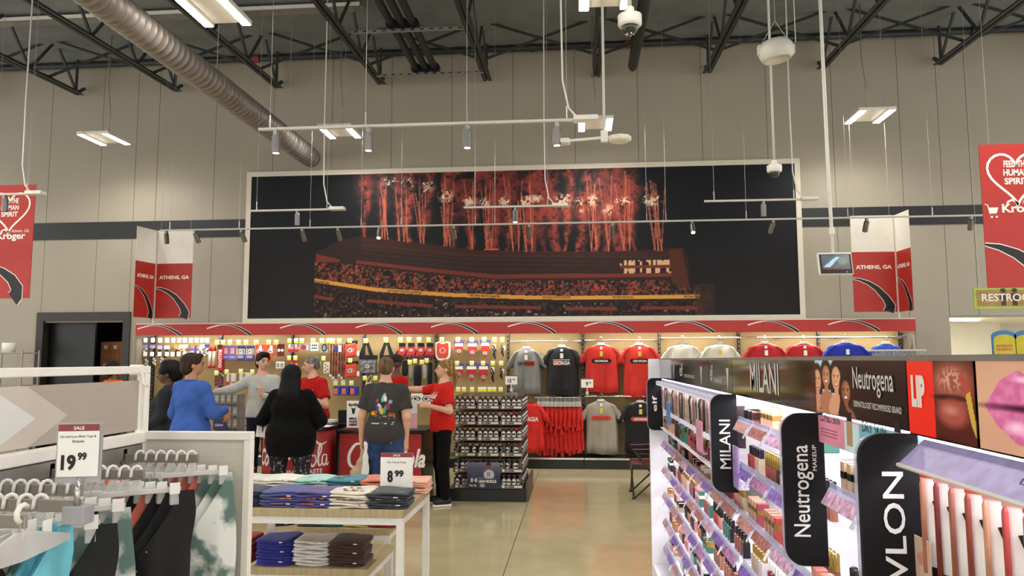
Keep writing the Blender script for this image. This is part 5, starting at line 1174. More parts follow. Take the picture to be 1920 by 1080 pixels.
for si, (sn, ya, yb) in enumerate(SEC):
    for ri, z in enumerate(ROWZ):
        if si == 2 and ri == 0: z = 1.36
        if si == 2 and ri == 1: continue
        if si == 0 and ri < 2: continue
        if si == 3 and ri == 0: continue
        xf = LH - .012
        sh = MB().box((xf + .02, yb, z - .006), (XBK, ya, z)).build('shelf', M_GWH, go)
        if ri < 6 and not (si == 3 and ri > 3): area_lamp('shelf_lamp', Vector((xf + .06, (ya + yb)/2, z - .010)) - ORG[go.name], .02, abs(ya - yb) - .04, 1.1*abs(ya - yb), go, col=(.93, .92, 1.0))
        n = max(1, round((ya - yb)/.27)); dl = (ya - yb)/n
        for k in range(n):
            y1 = ya - k*dl - .006; y0 = ya - (k+1)*dl + .006
            tr = MB().obox((xf, y0, z - .022), (0, y1 - y0, 0), (.022, 0, .040), (.004, 0, -.002)).build('tray_front', M_ACR, sh)
            MB().obox((xf - .002, y0 + .01, z - .019), (0, y1 - y0 - .02, 0), (.017, 0, .031), (.0008, 0, -.0004)).build('tray_print', LIPC[(k*7 + ri*3 + si*2) % 6], sh)
            if k: MB().obox((xf - .022, y1 - .04, z - .028), (0, .022, .0), (.018, 0, .034), (.001, 0, 0)).build('price_tab', TAGM if (k + ri) % 4 else M_TAGW, sh)
            MB().obox((xf + .024, y0, z), (0, y1 - y0, 0), (0, 0, .03), (.002, 0, 0)).build('tray_fence', M_ACR, sh)
            if si == 3 and ri > 3: continue
            kind = rp.choice([0, 0, 1, 1, 2, 3]); ci = rp.randrange(14); cap = rp.choice([0, 0, 1, 2]); stp = {0: .03, 1: .038, 2: .046, 3: .068}[kind]*(1.35 if si == 0 else 1.0)
            m = int((y1 - y0 - .02)/stp); c2 = rp.randrange(14)
            for q in range(m):
                product(kind, ci if q < m*.6 else c2, cap, xf + .065, y1 - .02 - q*stp - stp/2 + .01, z, ROWN_[ri], sn)
# hanging packs below the first header
L0, L1 = SEC[0][1], SEC[0][2]
MB().obox((LH - .03, L1, ZG0 - .040), (0, L0 - L1, 0), (.040, 0, .028), (.003, 0, -.003)).build('price_channel', mat('lilac lit channel', '#a79cc8', .3, emit=.05, var=.1, scale=40), go)
npk = 30
for k in range(npk):
    y = L0 - .04 - k*(L0 - L1 - .08)/(npk - 1); c = PM[(k*5) % 14]
    t = thing('brush_pack', 'slim hanging brush pack under the first header, %s from the far end' % nth(k + 1), 'cosmetics', (LH + .03, y, ZG0 - .05), -.5, group='brush packs, ' + ('far half' if k < npk/2 else 'near half'))
    MB().box((-.03, -.004, -.17), (.03, .004, 0)).build('card', [mat('dusky blister card', '#a88f86', .3, var=.25, scale=30), mat('dark blister card', '#4a3c3c', .3, var=.25, scale=30), mat('cream blister card', '#cdbcae', .3, var=.25, scale=30)][(k*7//3) % 3], t, False); MB().lathe([(.006, -.15), (.008, -.07), (.012, -.05), (.004, -.02)], (-.012, -.008, 0), 8).build('brush', c if k % 3 else M_CAPB, t, False, smooth=True)
    MB().box((-.07, -.012, .0), (-.045, .0, .03)).build('price_tab', TAGM, t, False)
# small upright display cards in the first section
for y, z, c, lab in ((3.9, 1.24, '#d89ab0', 'pink display card with clear holder'), (3.25, 1.21, '#8e2f34', 'dark red display card'), (3.07, 1.21, '#a98cc8', 'lilac display card beside the dark red one'), (5.2, 1.26, '#4f86b8', 'blue and orange display card at the far end')):
    t = thing('display_card', lab + ' on the first brand section', 'card', (LH - .01, y, z)); MB().box((0, -.09, 0), (.006, .09, .15)).build('card', mat('card ' + c, c, .4, var=.15, scale=15, emit=.1), t, False); MB().box((.0, -.09, -.01), (.04, .09, 0)).build('foot', M_ACR, t, False)
MB().box((LH - .01, L1, 1.195), (XBK, L0, 1.20)).build('shelf', M_GWH, go)
for k in range(34):
    product(2 if k % 9 < 5 else 1, (k//4*3) % 14, k % 2, LH + .03, L0 - .05 - k*(L0 - L1 - .1)/34, 1.20, 'upper', SEC[0][0])
# lip liner packs under the near header
a, b = SEC[3][1], SEC[3][2]
MB().obox((LH - .034, b, ZG0 - .050), (0, a - b, 0), (.046, 0, .043), (.003, 0, -.003)).build('price_channel', mat('lilac lit channel', '#a79cc8', .3, emit=.05, var=.1, scale=40), go)
lettering('LASTING LIP LINER', Vector((LH - .018, a - .35, ZG0 - .032)), UH, Vector((.6, 0, .8)), .3, .010, M_NAVY, go)
MB().tube([(LH - .036, a, ZG0 - .053), (LH - .036, b, ZG0 - .053)], .004, 6).build('hang_bar', M_GREYW, go)
for k in range(15):
    y = a - .045 - k*.052; t = thing('lip_liner_pack', 'lip liner pencil on a white card, %s from the black fin' % ('first second third fourth fifth sixth seventh eighth ninth tenth eleventh twelfth thirteenth fourteenth fifteenth'.split()[k]), 'cosmetics', (LH + .01, y, ZG0 - .06), -.85, group='lip liner packs')
    c = PM[[0, 4, 8, 1, 2, 5, 0, 8, 4, 1, 0, 2, 8, 4, 5][k]]
    MB().box((-.028, -.001, -.185), (.022, .001, 0)).build('card', M_WCARD, t, False); MB().box((-.028, -.0016, -.185), (.022, -.001, -.165)).build('card_foot', M_INKB, t, False); MB().box((-.028, -.002, -.012), (.022, .0015, .004)).build('card_head', PM[13] if k % 3 else M_ORNG, t, False)
    MB().tube([(-.022, -.007, -.175), (-.022, -.007, -.02), (-.022, -.007, -.012)], [.0048, .0048, .002], 8).build('pencil', c, t, False, smooth=True); MB().tube([(-.005, -.002, -.05), (.002, -.002, -.075)], [.004, .002], 6).build('print_tip', M_BLK, t, False)
    MB().tube([(-.01, -.004, 0), (-.02, -.006, .012), (-.045, -.004, .014)], .003, 5).build('peg', M_WCARD, t, False)
for k in range(9):
    y = a - .10 - k*.05; t = thing('gold_cap_gloss', 'clear gloss with gold cap in the row below the lip liners', 'cosmetics', (LH + .0, y, 1.25), group='gold capped glosses'); MB().box((-.03, -.018, 0), (.03, .018, .06), .003).build('gloss_body', M_CLR, t, False); MB().box((-.032, -.019, .06), (.032, .019, .078), .003).build('gold_cap', M_CAPG, t, False)
MB().box((LH - .05, b, 1.242), (XBK, a, 1.25)).build('shelf', M_GWH, go)
pk = thing('lip_photo_card', 'small photo card of pink lips beside the lip liners', 'card', (LH + .01, a - .02, 1.30)); MB().box((-.02, -.03, -.02), (-.018, .03, .08)).build('card', mat('skin tone card', '#d8b49c', .4), pk, False); MB().sheet(oval(.018, .012), (-.021, 0, .045), UH, UZ).build('lips', PM[13], pk, False)
# white and gold bottles, pink tubes in the faces section
for k in range(4):
    y = YS[4] - .12 - k*.10
    t = thing('serum_bottle', 'pale gold serum bottle with white cap under the smiling faces, %s' % ('first', 'second', 'third', 'fourth')[k], 'cosmetics', (LH + .06, y, 1.36), group='serum bottles'); MB().box((-.018, -.018, 0), (.018, .018, .06), .004).build('bottle', mat('pale gold liquid', '#c9a768', .2), t, False); MB().lathe([(.012, .06), (.012, .10), (.01, .102)], n=10).build('cap', M_CAPW if k else M_CAPB, t, False, smooth=True)
for k in range(6):
    y = YS[4] - .10 - k*.055; t = thing('pink_tube', 'pink squeeze tube standing in a row under the smiling faces', 'cosmetics', (LH - .04, y, ROWZ[2]), group='pink tubes'); MB().box((-.015, -.016, .012), (.015, .016, .11), .004).build('tube_body', mat('salmon tube', '#d4867a', .35), t, False); MB().box((-.014, -.014, 0), (.014, .014, .012)).build('tube_cap', M_CAPW, t, False)
# ================================================================ clothing rack at the left
YR = 3.2; XP = atY(275, 700, YR).x
M_CREAM = mat('cream powder coat', '#f2eee4', .45, var=.02)
M_TAUPE = mat('taupe sign board', '#b3a798', .6, var=.02); M_TAUPE2 = mat('sand sign board', '#cec3b6', .6, var=.02); M_TAUPE3 = mat('pale sign board', '#e0e0d9', .6, var=.02)
def dot_material(name, base, hole, pitch):
    m = peg_material(); m.name = name
    for n in m.node_tree.nodes:
        if n.type == 'MAPPING': n.inputs['Scale'].default_value = (1/pitch,)*3
        if n.type == 'MIX': n.inputs['A'].default_value = (*lin(base), 1); n.inputs['B'].default_value = (*lin(hole), 1)
    return m
M_PERF = dot_material('perforated cream sheet', '#d9d3c6', '#8f897d', .009)
ra = thing('clothing_rack', 'cream metal clothing rack with chevron sign and perforated end', 'clothing rack', (XP, YR, 0))
zt1 = atX(285, 686, XP).z; zt0 = atX(270, 700, XP).z; zl1 = atX(275, 808, XP).z; zl0 = zl1 - .045; YA = .55
MB().box((XP - .02, YA, zt0), (XP + .02, YR, zt1), .004).build('top_rail', M_CREAM, ra)
MB().box((XP - .02, YR - .04, 0), (XP + .02, YR, zt0), .004).build('post', M_CREAM, ra)
MB().box((XP - .02, YA, zl0), (XP + .025, YR, zl1), .004).build('lower_rail', M_CREAM, ra)
MB().box((XP - .028, YR - .085, zt0 - .006), (XP + .028, YR - .065, zt1 + .006), .003).build('rail_clip', M_CREAM, ra)
MB().tube([(XP + .024, YR - .075, zt0), (XP + .03, YR - .075, zt0 - .045), (XP + .045, YR - .075, zt0 - .055), (XP + .06, YR - .075, zt0 - .05)], .006, 6).build('rail_hook', M_CREAM, ra)
zs1 = atX(268, 713, XP).z; zs0 = zl1 + .012
sg = MB().box((XP - .006, YA, zs0), (XP + .004, YR - .06, zs1)).build('sign_board', M_TAUPE, ra, label='taupe sign board with pale chevrons')
def chev(px, m, lift):
    yt = atX(px, 800, XP).y; zm = (zs0 + zs1)/2 - .01
    MB().prism([(YA, zs0), (yt - .20, zs0), (yt, zm), (yt - .22, zs1), (YA, zs1)], (XP + .004, 0, 0), UY, UZ, (lift, 0, 0)).build('chevron', m, sg)
chev(123, M_TAUPE2, .001); chev(63, M_TAUPE3, .002)
MB().box((XP - .012, YA, .1), (XP + .004, YR - .04, zl0)).build('back_board', mat('ribbed grey board', '#b3aca0', .5, var=.06, stretch=(1, 1, 60), scale=3), ra)
for k in range(9): MB().box((XP + .004, YA, zl0 - .10 - k*.06), (XP + .012, YR - .04, zl0 - .085 - k*.06)).build('slat', mat('cream slat', '#cfc8bb', .5), ra)
MB().box((XP + .004, YA, zl0 - .06), (XP + .02, YR - .04, zl0 - .005)).build('slot_rail', M_GREYM, ra)
# perforated end frame
XE = atY(475, 860, YR).x; ze = atY(475, 809, YR).z
for a, b in (((XP + .02, ze - .035), (XE, ze)), ((XE - .032, 0), (XE, ze - .035)), ((XP + .02, .02), (XE - .032, .06))): MB().box((a[0], YR - .03, a[1]), (b[0], YR + .01, b[1]), .003).build('end_frame', M_CREAM, ra)
MB().box((XP + .02, YR - .012, .06), (XE - .032, YR - .006, ze - .035)).build('perforated_sheet', M_PERF, ra)
# arms
ZA = 1.30; ARM = []
for k, (px, py) in enumerate(((372, 857), (271, 887), (155, 916), (152, 945), (50, 974))):
    e = atZ(px, py, ZA); ARM.append(e)
    MB().box((XP, e.y - .006, ZA - .022), (e.x, e.y + .006, ZA + .012), .002).build('arm', mat('satin nickel arm', '#a39d92', .35, .6), ra)
    MB().box((XP + .004, e.y - .012, ZA - .04), (XP + .02, e.y + .012, ZA + .03)).build('arm_bracket', M_GREYM, ra)
# garments: two thin cloth halves with straps, folds and a hem
def top_mesh(L, w, seed, strap=.028, neck=.25):
    r = random.Random(seed); ph = [r.uniform(0, 6) for _ in range(4)]; b = MB()
    for side in (-1, 1):
        for face in (-1, 1):
            def fn(s, t):
                z = -t*L
                q = min(1, -z/neck)
                yi = (w*.42)*(1 - q**1.3); yo = w*.42 + strap + (w*.5 - w*.42 - strap)*min(1, max(0, (-z - .08)/.12)) + .02*math.sin(t*3)
                y = yi + (yo - yi)*s; fold = .010*math.sin(y*70 + ph[0] + t*5)*t + .008*math.sin(y*33 + ph[1])*t
                bul = .018*math.sin(math.pi*min(1, max(0, (-z - .1)/(L*.8))))*math.sin(math.pi*s)**.5
                return Vector((fold + face*(.003 + bul), side*y, z))
            b.grid(fn, 8, 22)
    return b
M_TD = mat('sage tie dye cloth', '#e4e8e0', .8, col2='#5f7a72', scale=9, detail=3, ramp=(.42, .56), cloth=.1); M_BKT = mat('black swim cloth', '#08080a', .75, var=.2, cloth=.1); M_CORAL = mat('coral swim cloth', '#f0806e', .8, cloth=.1); M_TURQ = mat('turquoise cloth', '#6fc6d8', .8, var=.05, cloth=.1)
M_HNG2 = mat('frosted hanger plastic', '#e2e1dc', .3, var=.04, alpha=.6)
def clip_hanger(p, label, grp, w=.30, rz=0.0):
    t = thing('clip_hanger', label, 'hanger', tuple(p), rz, group=grp)
    MB().tube([(0, 0, -.05), (0, .014, -.028)] + [(.0, .017*math.sin(a), -.004 + .022*math.cos(a)) for a in [math.radians(95 - 32*k) for k in range(7)]] + [(0, -.018, -.02)], .0055, 7).build('hook', M_WCARD, t, False, smooth=True)
    MB().prism([(-.026, -.068), (.026, -.068), (.008, -.03), (-.008, -.03)], (-.004, 0, 0), UY, UZ, (.008, 0, 0)).build('neck', M_HNG2, t, False)
    MB().box((-.006, -w/2, -.084), (.006, w/2, -.066), .003).build('bar', M_HNG2, t, False)
    for s in (-1, 1): MB().box((-.010, s*w*.42 - .014, -.13), (.010, s*w*.42 + .018, -.056), .004).build('clip', M_HNG2, t, False)
    return t
GM = [('sage tie dye top', M_TD), ('black halter top', M_BKT), ('coral top', M_CORAL), ('turquoise top', M_TURQ)]
ORD = ('outermost', 'second', 'third', 'fourth', 'fifth', 'sixth')
plan = [[0, 0, 0, 2, 2, 2], [1, 1, 1, 2, 1, 2], [0, 0, 1, 1, 0, 1], [1, 0, 1, 0], [3, 3, 0]]
ARMN = ('arm beside the perforated end', 'second arm from the perforated end', 'third arm from the perforated end', 'arm carrying the sale sign', 'arm nearest the shopper')
for ai, (e, pl) in enumerate(zip(ARM, plan)):
    for k, gi in enumerate(pl):
        off = .03 + k*.045 + (.09 if ai == 3 else 0)
        if e.x - off < XP + .04: continue
        rr = random.Random(ai*10 + k); p = Vector((e.x - off, e.y, ZA + .006)); nm, m = GM[gi]; w_ = .30; RZ = ((-.95 if k == 0 else -.75) if ai < 4 else .05) + rr.uniform(-.08, .08)
        clip_hanger(p, 'frosted clip hanger, %s on %s' % (ORD[k], ARMN[ai]), 'clip hangers', w_, RZ) if gi != 3 else None
        if gi == 3:
            t = thing('swim_top', ('turquoise tank top on a white hanger, cut by the bottom edge' if k == 0 else 'second turquoise tank top hidden behind the first one'), 'top', (p.x + .004, p.y, p.z - .062), .05, group='garments on the rack'); top_mesh(.55, .38, 5, .07, .15).build('cloth', m, t, False, smooth=True)
        else:
            t = thing('swim_top', '%s, %s on %s' % (nm, ORD[k], ARMN[ai]), 'top', (p.x + .012, p.y, p.z - .080), RZ, group='garments on the rack'); top_mesh(.62 if gi != 1 else .52, .32, ai*7 + k, .02 if gi == 0 else .05, .22).build('cloth', m, t, False, smooth=True)
            if gi == 1 and k == 0:
                for y, z in ((.03, -.2), (-.02, -.26), (.0, -.262)): MB().lathe([(.001, -.003), (.004, 0), (.001, .003)], (.026, y, z), 6).build('gold_bead', M_GOLD, t, False)
        MB().box((.0, .10, -.01), (.004, .135, .03)).build('size_tag', M_TAGW, t, False)
# broad white shoulder hanger of the turquoise top
e = ARM[4]; t = thing('shoulder_hanger', 'broad frosted white hanger with moulded shoulders nearest the camera', 'hanger', (e.x - .012, e.y, ZA), .05)
MB().tube([(0, 0, -.06), (0, 0, -.005)] + [(0, .022*math.sin(a), .014 + .022*math.cos(a)) for a in [math.radians(-150 + 40*k) for k in range(6)]], .007, 8).build('hook', M_WCARD, t, False, smooth=True)
MB().prism([(-.02, -.03), (.02, -.03), (.09, -.05), (.19, -.075), (.20, -.095), (.10, -.10), (.0, -.105), (-.10, -.10), (-.20, -.095), (-.19, -.075), (-.09, -.05)], (-.005, 0, 0), UY, UZ, (.010, 0, 0)).build('shoulder_bar', M_HNG2, t, False)
# sale sign on the fourth arm
e = ARM[3]; c = Vector((atZ(132, 950, ZA).x, e.y - .012, ZA - .03))
M_SILV2 = mat('silver plastic', '#a9a9ac', .4, .2)
s = thing('sale_sign', 'sale sign reading 19.99 clipped to a rack arm', 'sign', tuple(c))
wpx = e.y/F
MB().box((-.030, -.02, -.022), (.034, .03, .028), .003).build('clamp_block', M_SILV2, s, False)
MB().tube([(0, 0, .025), (0, 0, .085)], .008, 8).build('stem', M_CHROME, s, False, smooth=True); MB().tube([(0, .004, .06), (0, .004, .10)], .005, 8).build('stem_inner', M_CHROME, s, False, smooth=True)
R = Matrix.Rotation(math.radians(14), 4, 'Z'); u = R @ UX; o = Vector((-.066, 0, .105)); wd, ht = .108, .146
MB().obox(o + Vector((-.006, .004, -.018)), u*(wd + .012), UZ*(ht + .022), (R @ UY)*.006).build('frame', M_SILV2, s, False)
MB().obox(o, u*wd, UZ*ht, (R @ UY)*.003).build('card', M_TAGW, s, False)
MB().obox(o + UZ*ht*.87 - (R @ UY)*.001, u*wd, UZ*ht*.13, (R @ UY)*.001).build('sale_band', mat('dusty red band', '#8e3a3c', .5), s, False)
lettering('SALE', o + u*wd*.38 + UZ*ht*.895 - (R @ UY)*.0015, u, UZ, wd*.26, ht*.07, M_INKW, s, bold=.03, world=False)
lettering('Cyn and Luca Bikini Tops &', o + u*wd*.05 + UZ*ht*.735, u, UZ, wd*.88, ht*.055, M_INKB, s, world=False); lettering('Bottoms', o + u*wd*.36 + UZ*ht*.65, u, UZ, wd*.28, ht*.05, M_INKB, s, world=False)
lettering('19', o + u*wd*.10 + UZ*ht*.12, u, UZ, wd*.36, ht*.30, M_INKB, s, bold=.045, world=False); lettering('99', o + u*wd*.50 + UZ*ht*.31, u, UZ, wd*.22, ht*.15, M_INKB, s, bold=.045, world=False)
# wire shelf unit standing by the wall behind the rack
q = atZ(20, 760, .0); Yw_ = 11.9; a, b = atY(-30, 662, Yw_), atY(42, 662, Yw_)
ws = thing('wire_cart', 'grey wire cart against the wall at far left', 'cart', (a.x, Yw_, 0))
for x in (a.x, b.x):
    for y in (Yw_, Yw_ + .4): MB().tube([(x, y, 0), (x, y, a.z + .05)], .014, 8).build('post', M_GREYM, ws)
for z in (a.z, a.z - .55, .25):
    MB().tube([(a.x, Yw_, z), (b.x, Yw_, z)], .009, 6).build('rail', M_GREYM, ws); MB().tube([(a.x, Yw_ + .4, z), (b.x, Yw_ + .4, z)], .009, 6).build('rail', M_GREYM, ws)
    for k in range(8): MB().tube([(a.x + k*(b.x-a.x)/7, Yw_, z), (a.x + k*(b.x-a.x)/7, Yw_ + .4, z)], .004, 5).build('wire', M_GREYM, ws)
pr = thing('paper_roll', 'white paper roll standing on the wire cart', 'roll', (a.x + .28, Yw_ + .2, a.z + .006)); MB().lathe([(.10, 0), (.10, .17), (.03, .172)], n=18).build('roll', M_WCARD, pr, False, smooth=True)
# ================================================================ display tables with folded shirts
ZTB = .85
M_TOPW = mat('pale oak laminate', '#b3a27c', .5, var=.08, scale=4, stretch=(12, 1, 1)); M_LEGW = mat('white table steel', '#e2e0da', .4, var=.02)
def table(label, cr_f, cr_b, z, xl, thick=.045, grp='nested display tables'):
    f, b = atZ(*cr_f, z), atZ(*cr_b, z); x1 = (f.x + b.x)/2
    t = thing('display_table', label, 'table', (xl, f.y, 0), group=grp)
    MB().box((xl, f.y, z - thick), (x1, b.y, z), .003).build('table_top', M_TOPW, t)
    for x in (xl + .02, x1 - .02):
        for y in (f.y + .02, b.y - .02): MB().box((x - .02, y - .02, 0), (x + .02, y + .02, z - thick)).build('leg', M_LEGW, t)
    for y in (f.y + .02, b.y - .02): MB().box((xl + .04, y - .015, z - thick - .04), (x1 - .04, y + .015, z - thick)).build('rail', M_LEGW, t)
    for x in (xl + .02, x1 - .02): MB().box((x - .015, f.y + .04, z - thick - .04), (x + .015, b.y - .04, z - thick)).build('rail', M_LEGW, t)
    return f, b, x1
XTL = atZ(440, 974, ZTB).x - .25
tf, tb, tx1 = table('tall white table with oak top and folded shirts', (756, 957), (806, 914), ZTB, XTL)
nf, nb, nx1 = table('middle nested table tucked behind the tall table', (744, 992), (744, 968), .505, XTL + .05)
lf, lb, lx1 = table('low nested table carrying four stacks of shirts', (692, 1068), (735, 1020), .42, XTL + .05)
def folded(w, d, h, seed):
    r = random.Random(seed); ph = r.uniform(0, 6); b = MB(); nx, nz = 14, 10
    def fn(s, t):
        a = 2*math.pi*t; ca, sa = math.cos(a), math.sin(a)
        y = d/2*(abs(ca)**.35)*(1 if ca > 0 else -1); z = h/2 + h/2*(abs(sa)**.6)*(1 if sa > 0 else -1)
        x = (s - .5)*w; e = 1 - .18*(abs(s - .5)*2)**6
        return Vector((x + .004*math.sin(z*90 + ph), y*e + .004*math.sin(x*20 + ph), z*e + .0035*math.sin(x*24 + ph + y*9)))
    b.grid(fn, nx, 24)
    n = nx + 1
    b.f.append(tuple(j*n for j in range(24))); b.f.append(tuple(j*n + nx for j in range(23, -1, -1)))
    return b
def stack(where, cname, c, cx, yy, z, w, d, n, h, pr=None, seed=0, mat2=None, grp=None):
    m = mat2 or mat('folded cloth ' + c, c, .9, var=.10, scale=12, cloth=.15); rr = random.Random(seed)
    metop = [folded(w, d, h, seed + q).mesh('cloth', m, True) for q in range(3)]
    for k in range(n):
        lab = '%s folded shirt %s, %s' % (cname, where, 'top of stack' if k == n - 1 else ('bottom of stack' if k == 0 else 'layer %s of stack' % ('one two three four five six seven eight nine ten'.split()[k])))
        t = thing('folded_shirt', lab, 'shirt', (cx + rr.uniform(-.008, .008), yy + rr.uniform(-.008, .008), z + k*h*.96), rr.uniform(-.05, .05), group=grp or 'folded shirts')
        link_mesh('cloth', metop[k % 3], t)
        if k == n - 1 and pr:
            b = MB(); ra_ = random.Random(seed + 5)
            for q in range(pr[1]):
                x, y = ra_.uniform(-w*.32, w*.32), ra_.uniform(-d*.32, d*.28); s1, s2 = ra_.uniform(.006, .03), ra_.uniform(.004, .012)
                b.add([(x - s1, y - s2, h*1.02), (x + s1, y - s2*.5, h*1.03), (x + s1*.8, y + s2, h*1.03), (x - s1*.7, y + s2, h*1.02)], [(0, 1, 2, 3)])
            put(b.build('chest_print', mat('shirt print ' + pr[0], pr[0], .8), t, False), kind='stuff')
        elif pr and k % 2:
            b = MB(); ra_ = random.Random(seed + k)
            for q in range(4):
                x = ra_.uniform(-w*.3, w*.3); b.box((x, -d/2 - .002, h*.35), (x + .02, -d/2 + .004, h*.65))
            put(b.build('edge_print', mat('shirt print ' + pr[0], pr[0], .8), t, False), kind='stuff')
        if k % 3 == 1: MB().box((w*.2, -d/2 - .003, h*.3), (w*.3, -d/2 + .002, h*.6)).build('size_sticker', M_TAGW, t, False)
def tX(px, y): return atZ(px, 955, ZTB).x * (y / atZ(px, 955, ZTB).y)
yf = tf.y + .14; yb = tb.y - .12
for px, cn, c, pr, sd in ((462, 'navy', '#24304e', ('#a8584a', 8), 1), (536, 'slate blue', '#4b5290', ('#d87a4a', 9), 2), (600, 'violet', '#565192', ('#d8784e', 10), 3), (663, 'cream', '#e3dccb', ('#a03a32', 14), 4), (732, 'charcoal', '#3a3f44', ('#7f9a84', 12), 5)):
    stack('in the front row of the tall table', cn, c, tX(px, yf)*1.0, yf, ZTB, .245, .25, 6, .016, pr, sd)
for px, cn, c, pr, sd in ((480, 'off-white', '#d2d4c8', None, 11), (535, 'ivory', '#e8e6d8', None, 12), (592, 'mint', '#a8d4ca', ('#7fb4ac', 4), 13), (655, 'teal', '#3a7f8c', ('#2a6270', 6), 14), (712, 'coral', '#e07a62', None, 15), (772, 'peach', '#f0b8a0', None, 16)):
    stack('in the back row of the tall table', cn, c, tX(px, yb)*1.0, yb, ZTB, .235, .25, 5, .017, pr, sd)
def lX(px, y): return atZ(px, 1060, .42).x * (y / atZ(px, 1060, .42).y)
for px, cn, c, pr, sd in ((448, 'red printed', '#a32424', ('#d8d0c8', 14), 21), (524, 'royal blue', '#2a2fa0', None, 22), (594, 'white', '#e6e4e2', None, 23), (657, 'brown', '#4e2f27', None, 24)):
    stack('on the low table', cn, c, lX(px, lf.y + .16), lf.y + .16, .42, .23, .26, 8, .020, pr, sd)
for px, cn, c, sd in ((535, 'black', '#1a1a1c', 31), (590, 'dark grey', '#3a3a3c', 32), (625, 'green', '#2f6a60', 33), (672, 'yellow', '#c9bb6a', 34), (722, 'red', '#a8282a', 35)):
    stack('on the middle table', cn, c, atZ(px, 985, .505).x * ((nf.y + .12)/atZ(px, 985, .505).y), nf.y + .12, .505, .19, .2, 3, .016, None, sd)
c = atZ(745, 929, ZTB); c = Vector((tX(743, yf + .15), yf + .145, ZTB + .075))
s = thing('sale_sign', 'sale sign reading 8.99 standing on the tall shirt table', 'sign', tuple(c)); wd, ht = .20, .21
MB().box((-wd/2, -.012, -.075), (wd/2, .03, -.068)).build('foot', M_CLR, s, False); MB().box((-.012, 0, -.07), (.012, .004, 0)).build('stem', M_CHROME, s, False); MB().box((-wd/2, 0, .0), (wd/2, .004, ht)).build('card', M_TAGW, s, False); MB().box((-wd/2, -.001, ht*.88), (wd/2, 0, ht)).build('sale_band', mat('dusty red band', '#8e3a3c', .5), s, False)
lettering('SALE', (-wd*.11, -.0015, ht*.905), UX, UZ, wd*.22, ht*.06, M_INKW, s, bold=.03, world=False); lettering('Cyn Tees & Tanks', (-wd*.3, -.001, ht*.70), UX, UZ, wd*.6, ht*.06, M_INKB, s, world=False)
lettering('8', (-wd*.28, -.001, ht*.16), UX, UZ, wd*.17, ht*.34, M_INKB, s, bold=.045, world=False); lettering('99', (-wd*.06, -.001, ht*.32), UX, UZ, wd*.28, ht*.19, M_INKB, s, bold=.045, world=False)

# ================================================================ counters
M_COKE = mat('red counter skirt', '#a31f1e', .55, var=.05, scale=2); M_CTOP = mat('black counter top', '#151314', .3)
YC = 8.9; zc = atY(590, 803, YC - .4).z; cc = atY(563, 800, YC)
dr = thing('drum_counter', 'curved red counter with white script lettering and black rim', 'counter', (cc.x, YC, 0)); RD = .43
MB().lathe([(RD - .01, .02), (RD, .03), (RD, zc - .04), (RD - .01, zc - .035)], n=40).build('skirt', M_COKE, dr, False, smooth=True); MB().lathe([(RD + .015, zc - .04), (RD + .02, zc - .03), (RD + .02, zc), (RD, zc)], n=40).build('counter_top', M_CTOP, dr, False); MB().lathe([(RD + .008, 0), (RD + .008, .03)], n=40).build('foot_ring', M_CTOP, dr, False)
def on_drum(pts): return [Vector(((RD + .004)*math.sin((p[0] + .07)/RD), -(RD + .004)*math.cos((p[0] + .07)/RD), p[1])) for p in pts]
def drum_mesh(vs, fs, nm): b = MB(); b.add(on_drum(vs), fs); return b.build(nm, M_INKW, dr, False)
def drum_stroke(pts, ws, nm='script'):
    b = MB().stroke(pts, ws, (0, 0, 0), UX, UY); drum_mesh([(v[0], v[1]) for v in b.v], b.f, nm)
def smooth(pts, n=6):
    out = []
    for i in range(len(pts) - 1):
        p0, p1, p2, p3 = pts[max(0, i-1)], pts[i], pts[i+1], pts[min(len(pts)-1, i+2)]
        for k in range(n):
            t = k/n; out.append(tuple(.5*(2*p1[j] + (p2[j]-p0[j])*t + (2*p0[j]-5*p1[j]+4*p2[j]-p3[j])*t*t + (3*p1[j]-p0[j]-3*p2[j]+p3[j])*t**3) for j in (0, 1)))
    return out + [pts[-1]]
def wob(n, a, b): return [a + (b - a)*math.sin(math.pi*min(1, max(0, i/(n-1)))) for i in range(n)]
def script_c(x, z, s):
    P_ = smooth([(x + .20*s, z + .30*s), (x + .16*s, z + .42*s), (x + .05*s, z + .42*s), (x - .06*s, z + .25*s), (x - .06*s, z + .08*s), (x + .02*s, z), (x + .14*s, z + .06*s), (x + .22*s, z + .16*s)]); return P_, wob(len(P_), .012*s, .062*s)
sc = 1.0; zb_ = zc - .44
P_, W_ = script_c(.07, zb_, .62); drum_stroke(P_, W_)
P_ = smooth([(.10, zb_ + .20), (.15, zb_ + .30), (.24, zb_ + .30), (.33, zb_ + .24), (.42, zb_ + .27)]); drum_stroke(P_, wob(len(P_), .008, .026))
for x in (.235, .385):
    P_ = smooth([(x + .03, zb_ + .12), (x - .02, zb_ + .11), (x - .03, zb_ + .04), (x, zb_ + .0), (x + .04, zb_ + .05), (x + .03, zb_ + .12)]); drum_stroke(P_, wob(len(P_), .012, .024))
P_ = smooth([(.29, zb_ + .05), (.34, zb_ + .18), (.33, zb_ + .25), (.305, zb_ + .18), (.305, zb_ + .03), (.33, zb_), (.35, zb_ + .03)]); drum_stroke(P_, wob(len(P_), .012, .026))
P_ = smooth([(.425, zb_ + .12), (.415, zb_ + .03), (.435, zb_), (.46, zb_ + .03)]); drum_stroke(P_, wob(len(P_), .012, .024))
P_ = smooth([(-.02, zb_ + .09), (-.08, zb_ + .12), (-.13, zb_ + .10)]); drum_stroke(P_, [.03]*len(P_))
for body, x0, wd in (('Coca', -.50, .34),):
    vs, fs, sz = text_verts(body, .03, .35); drum_mesh([(x0 + p[0]*wd, zb_ + p[1]*.2) for p in vs], fs, 'script')
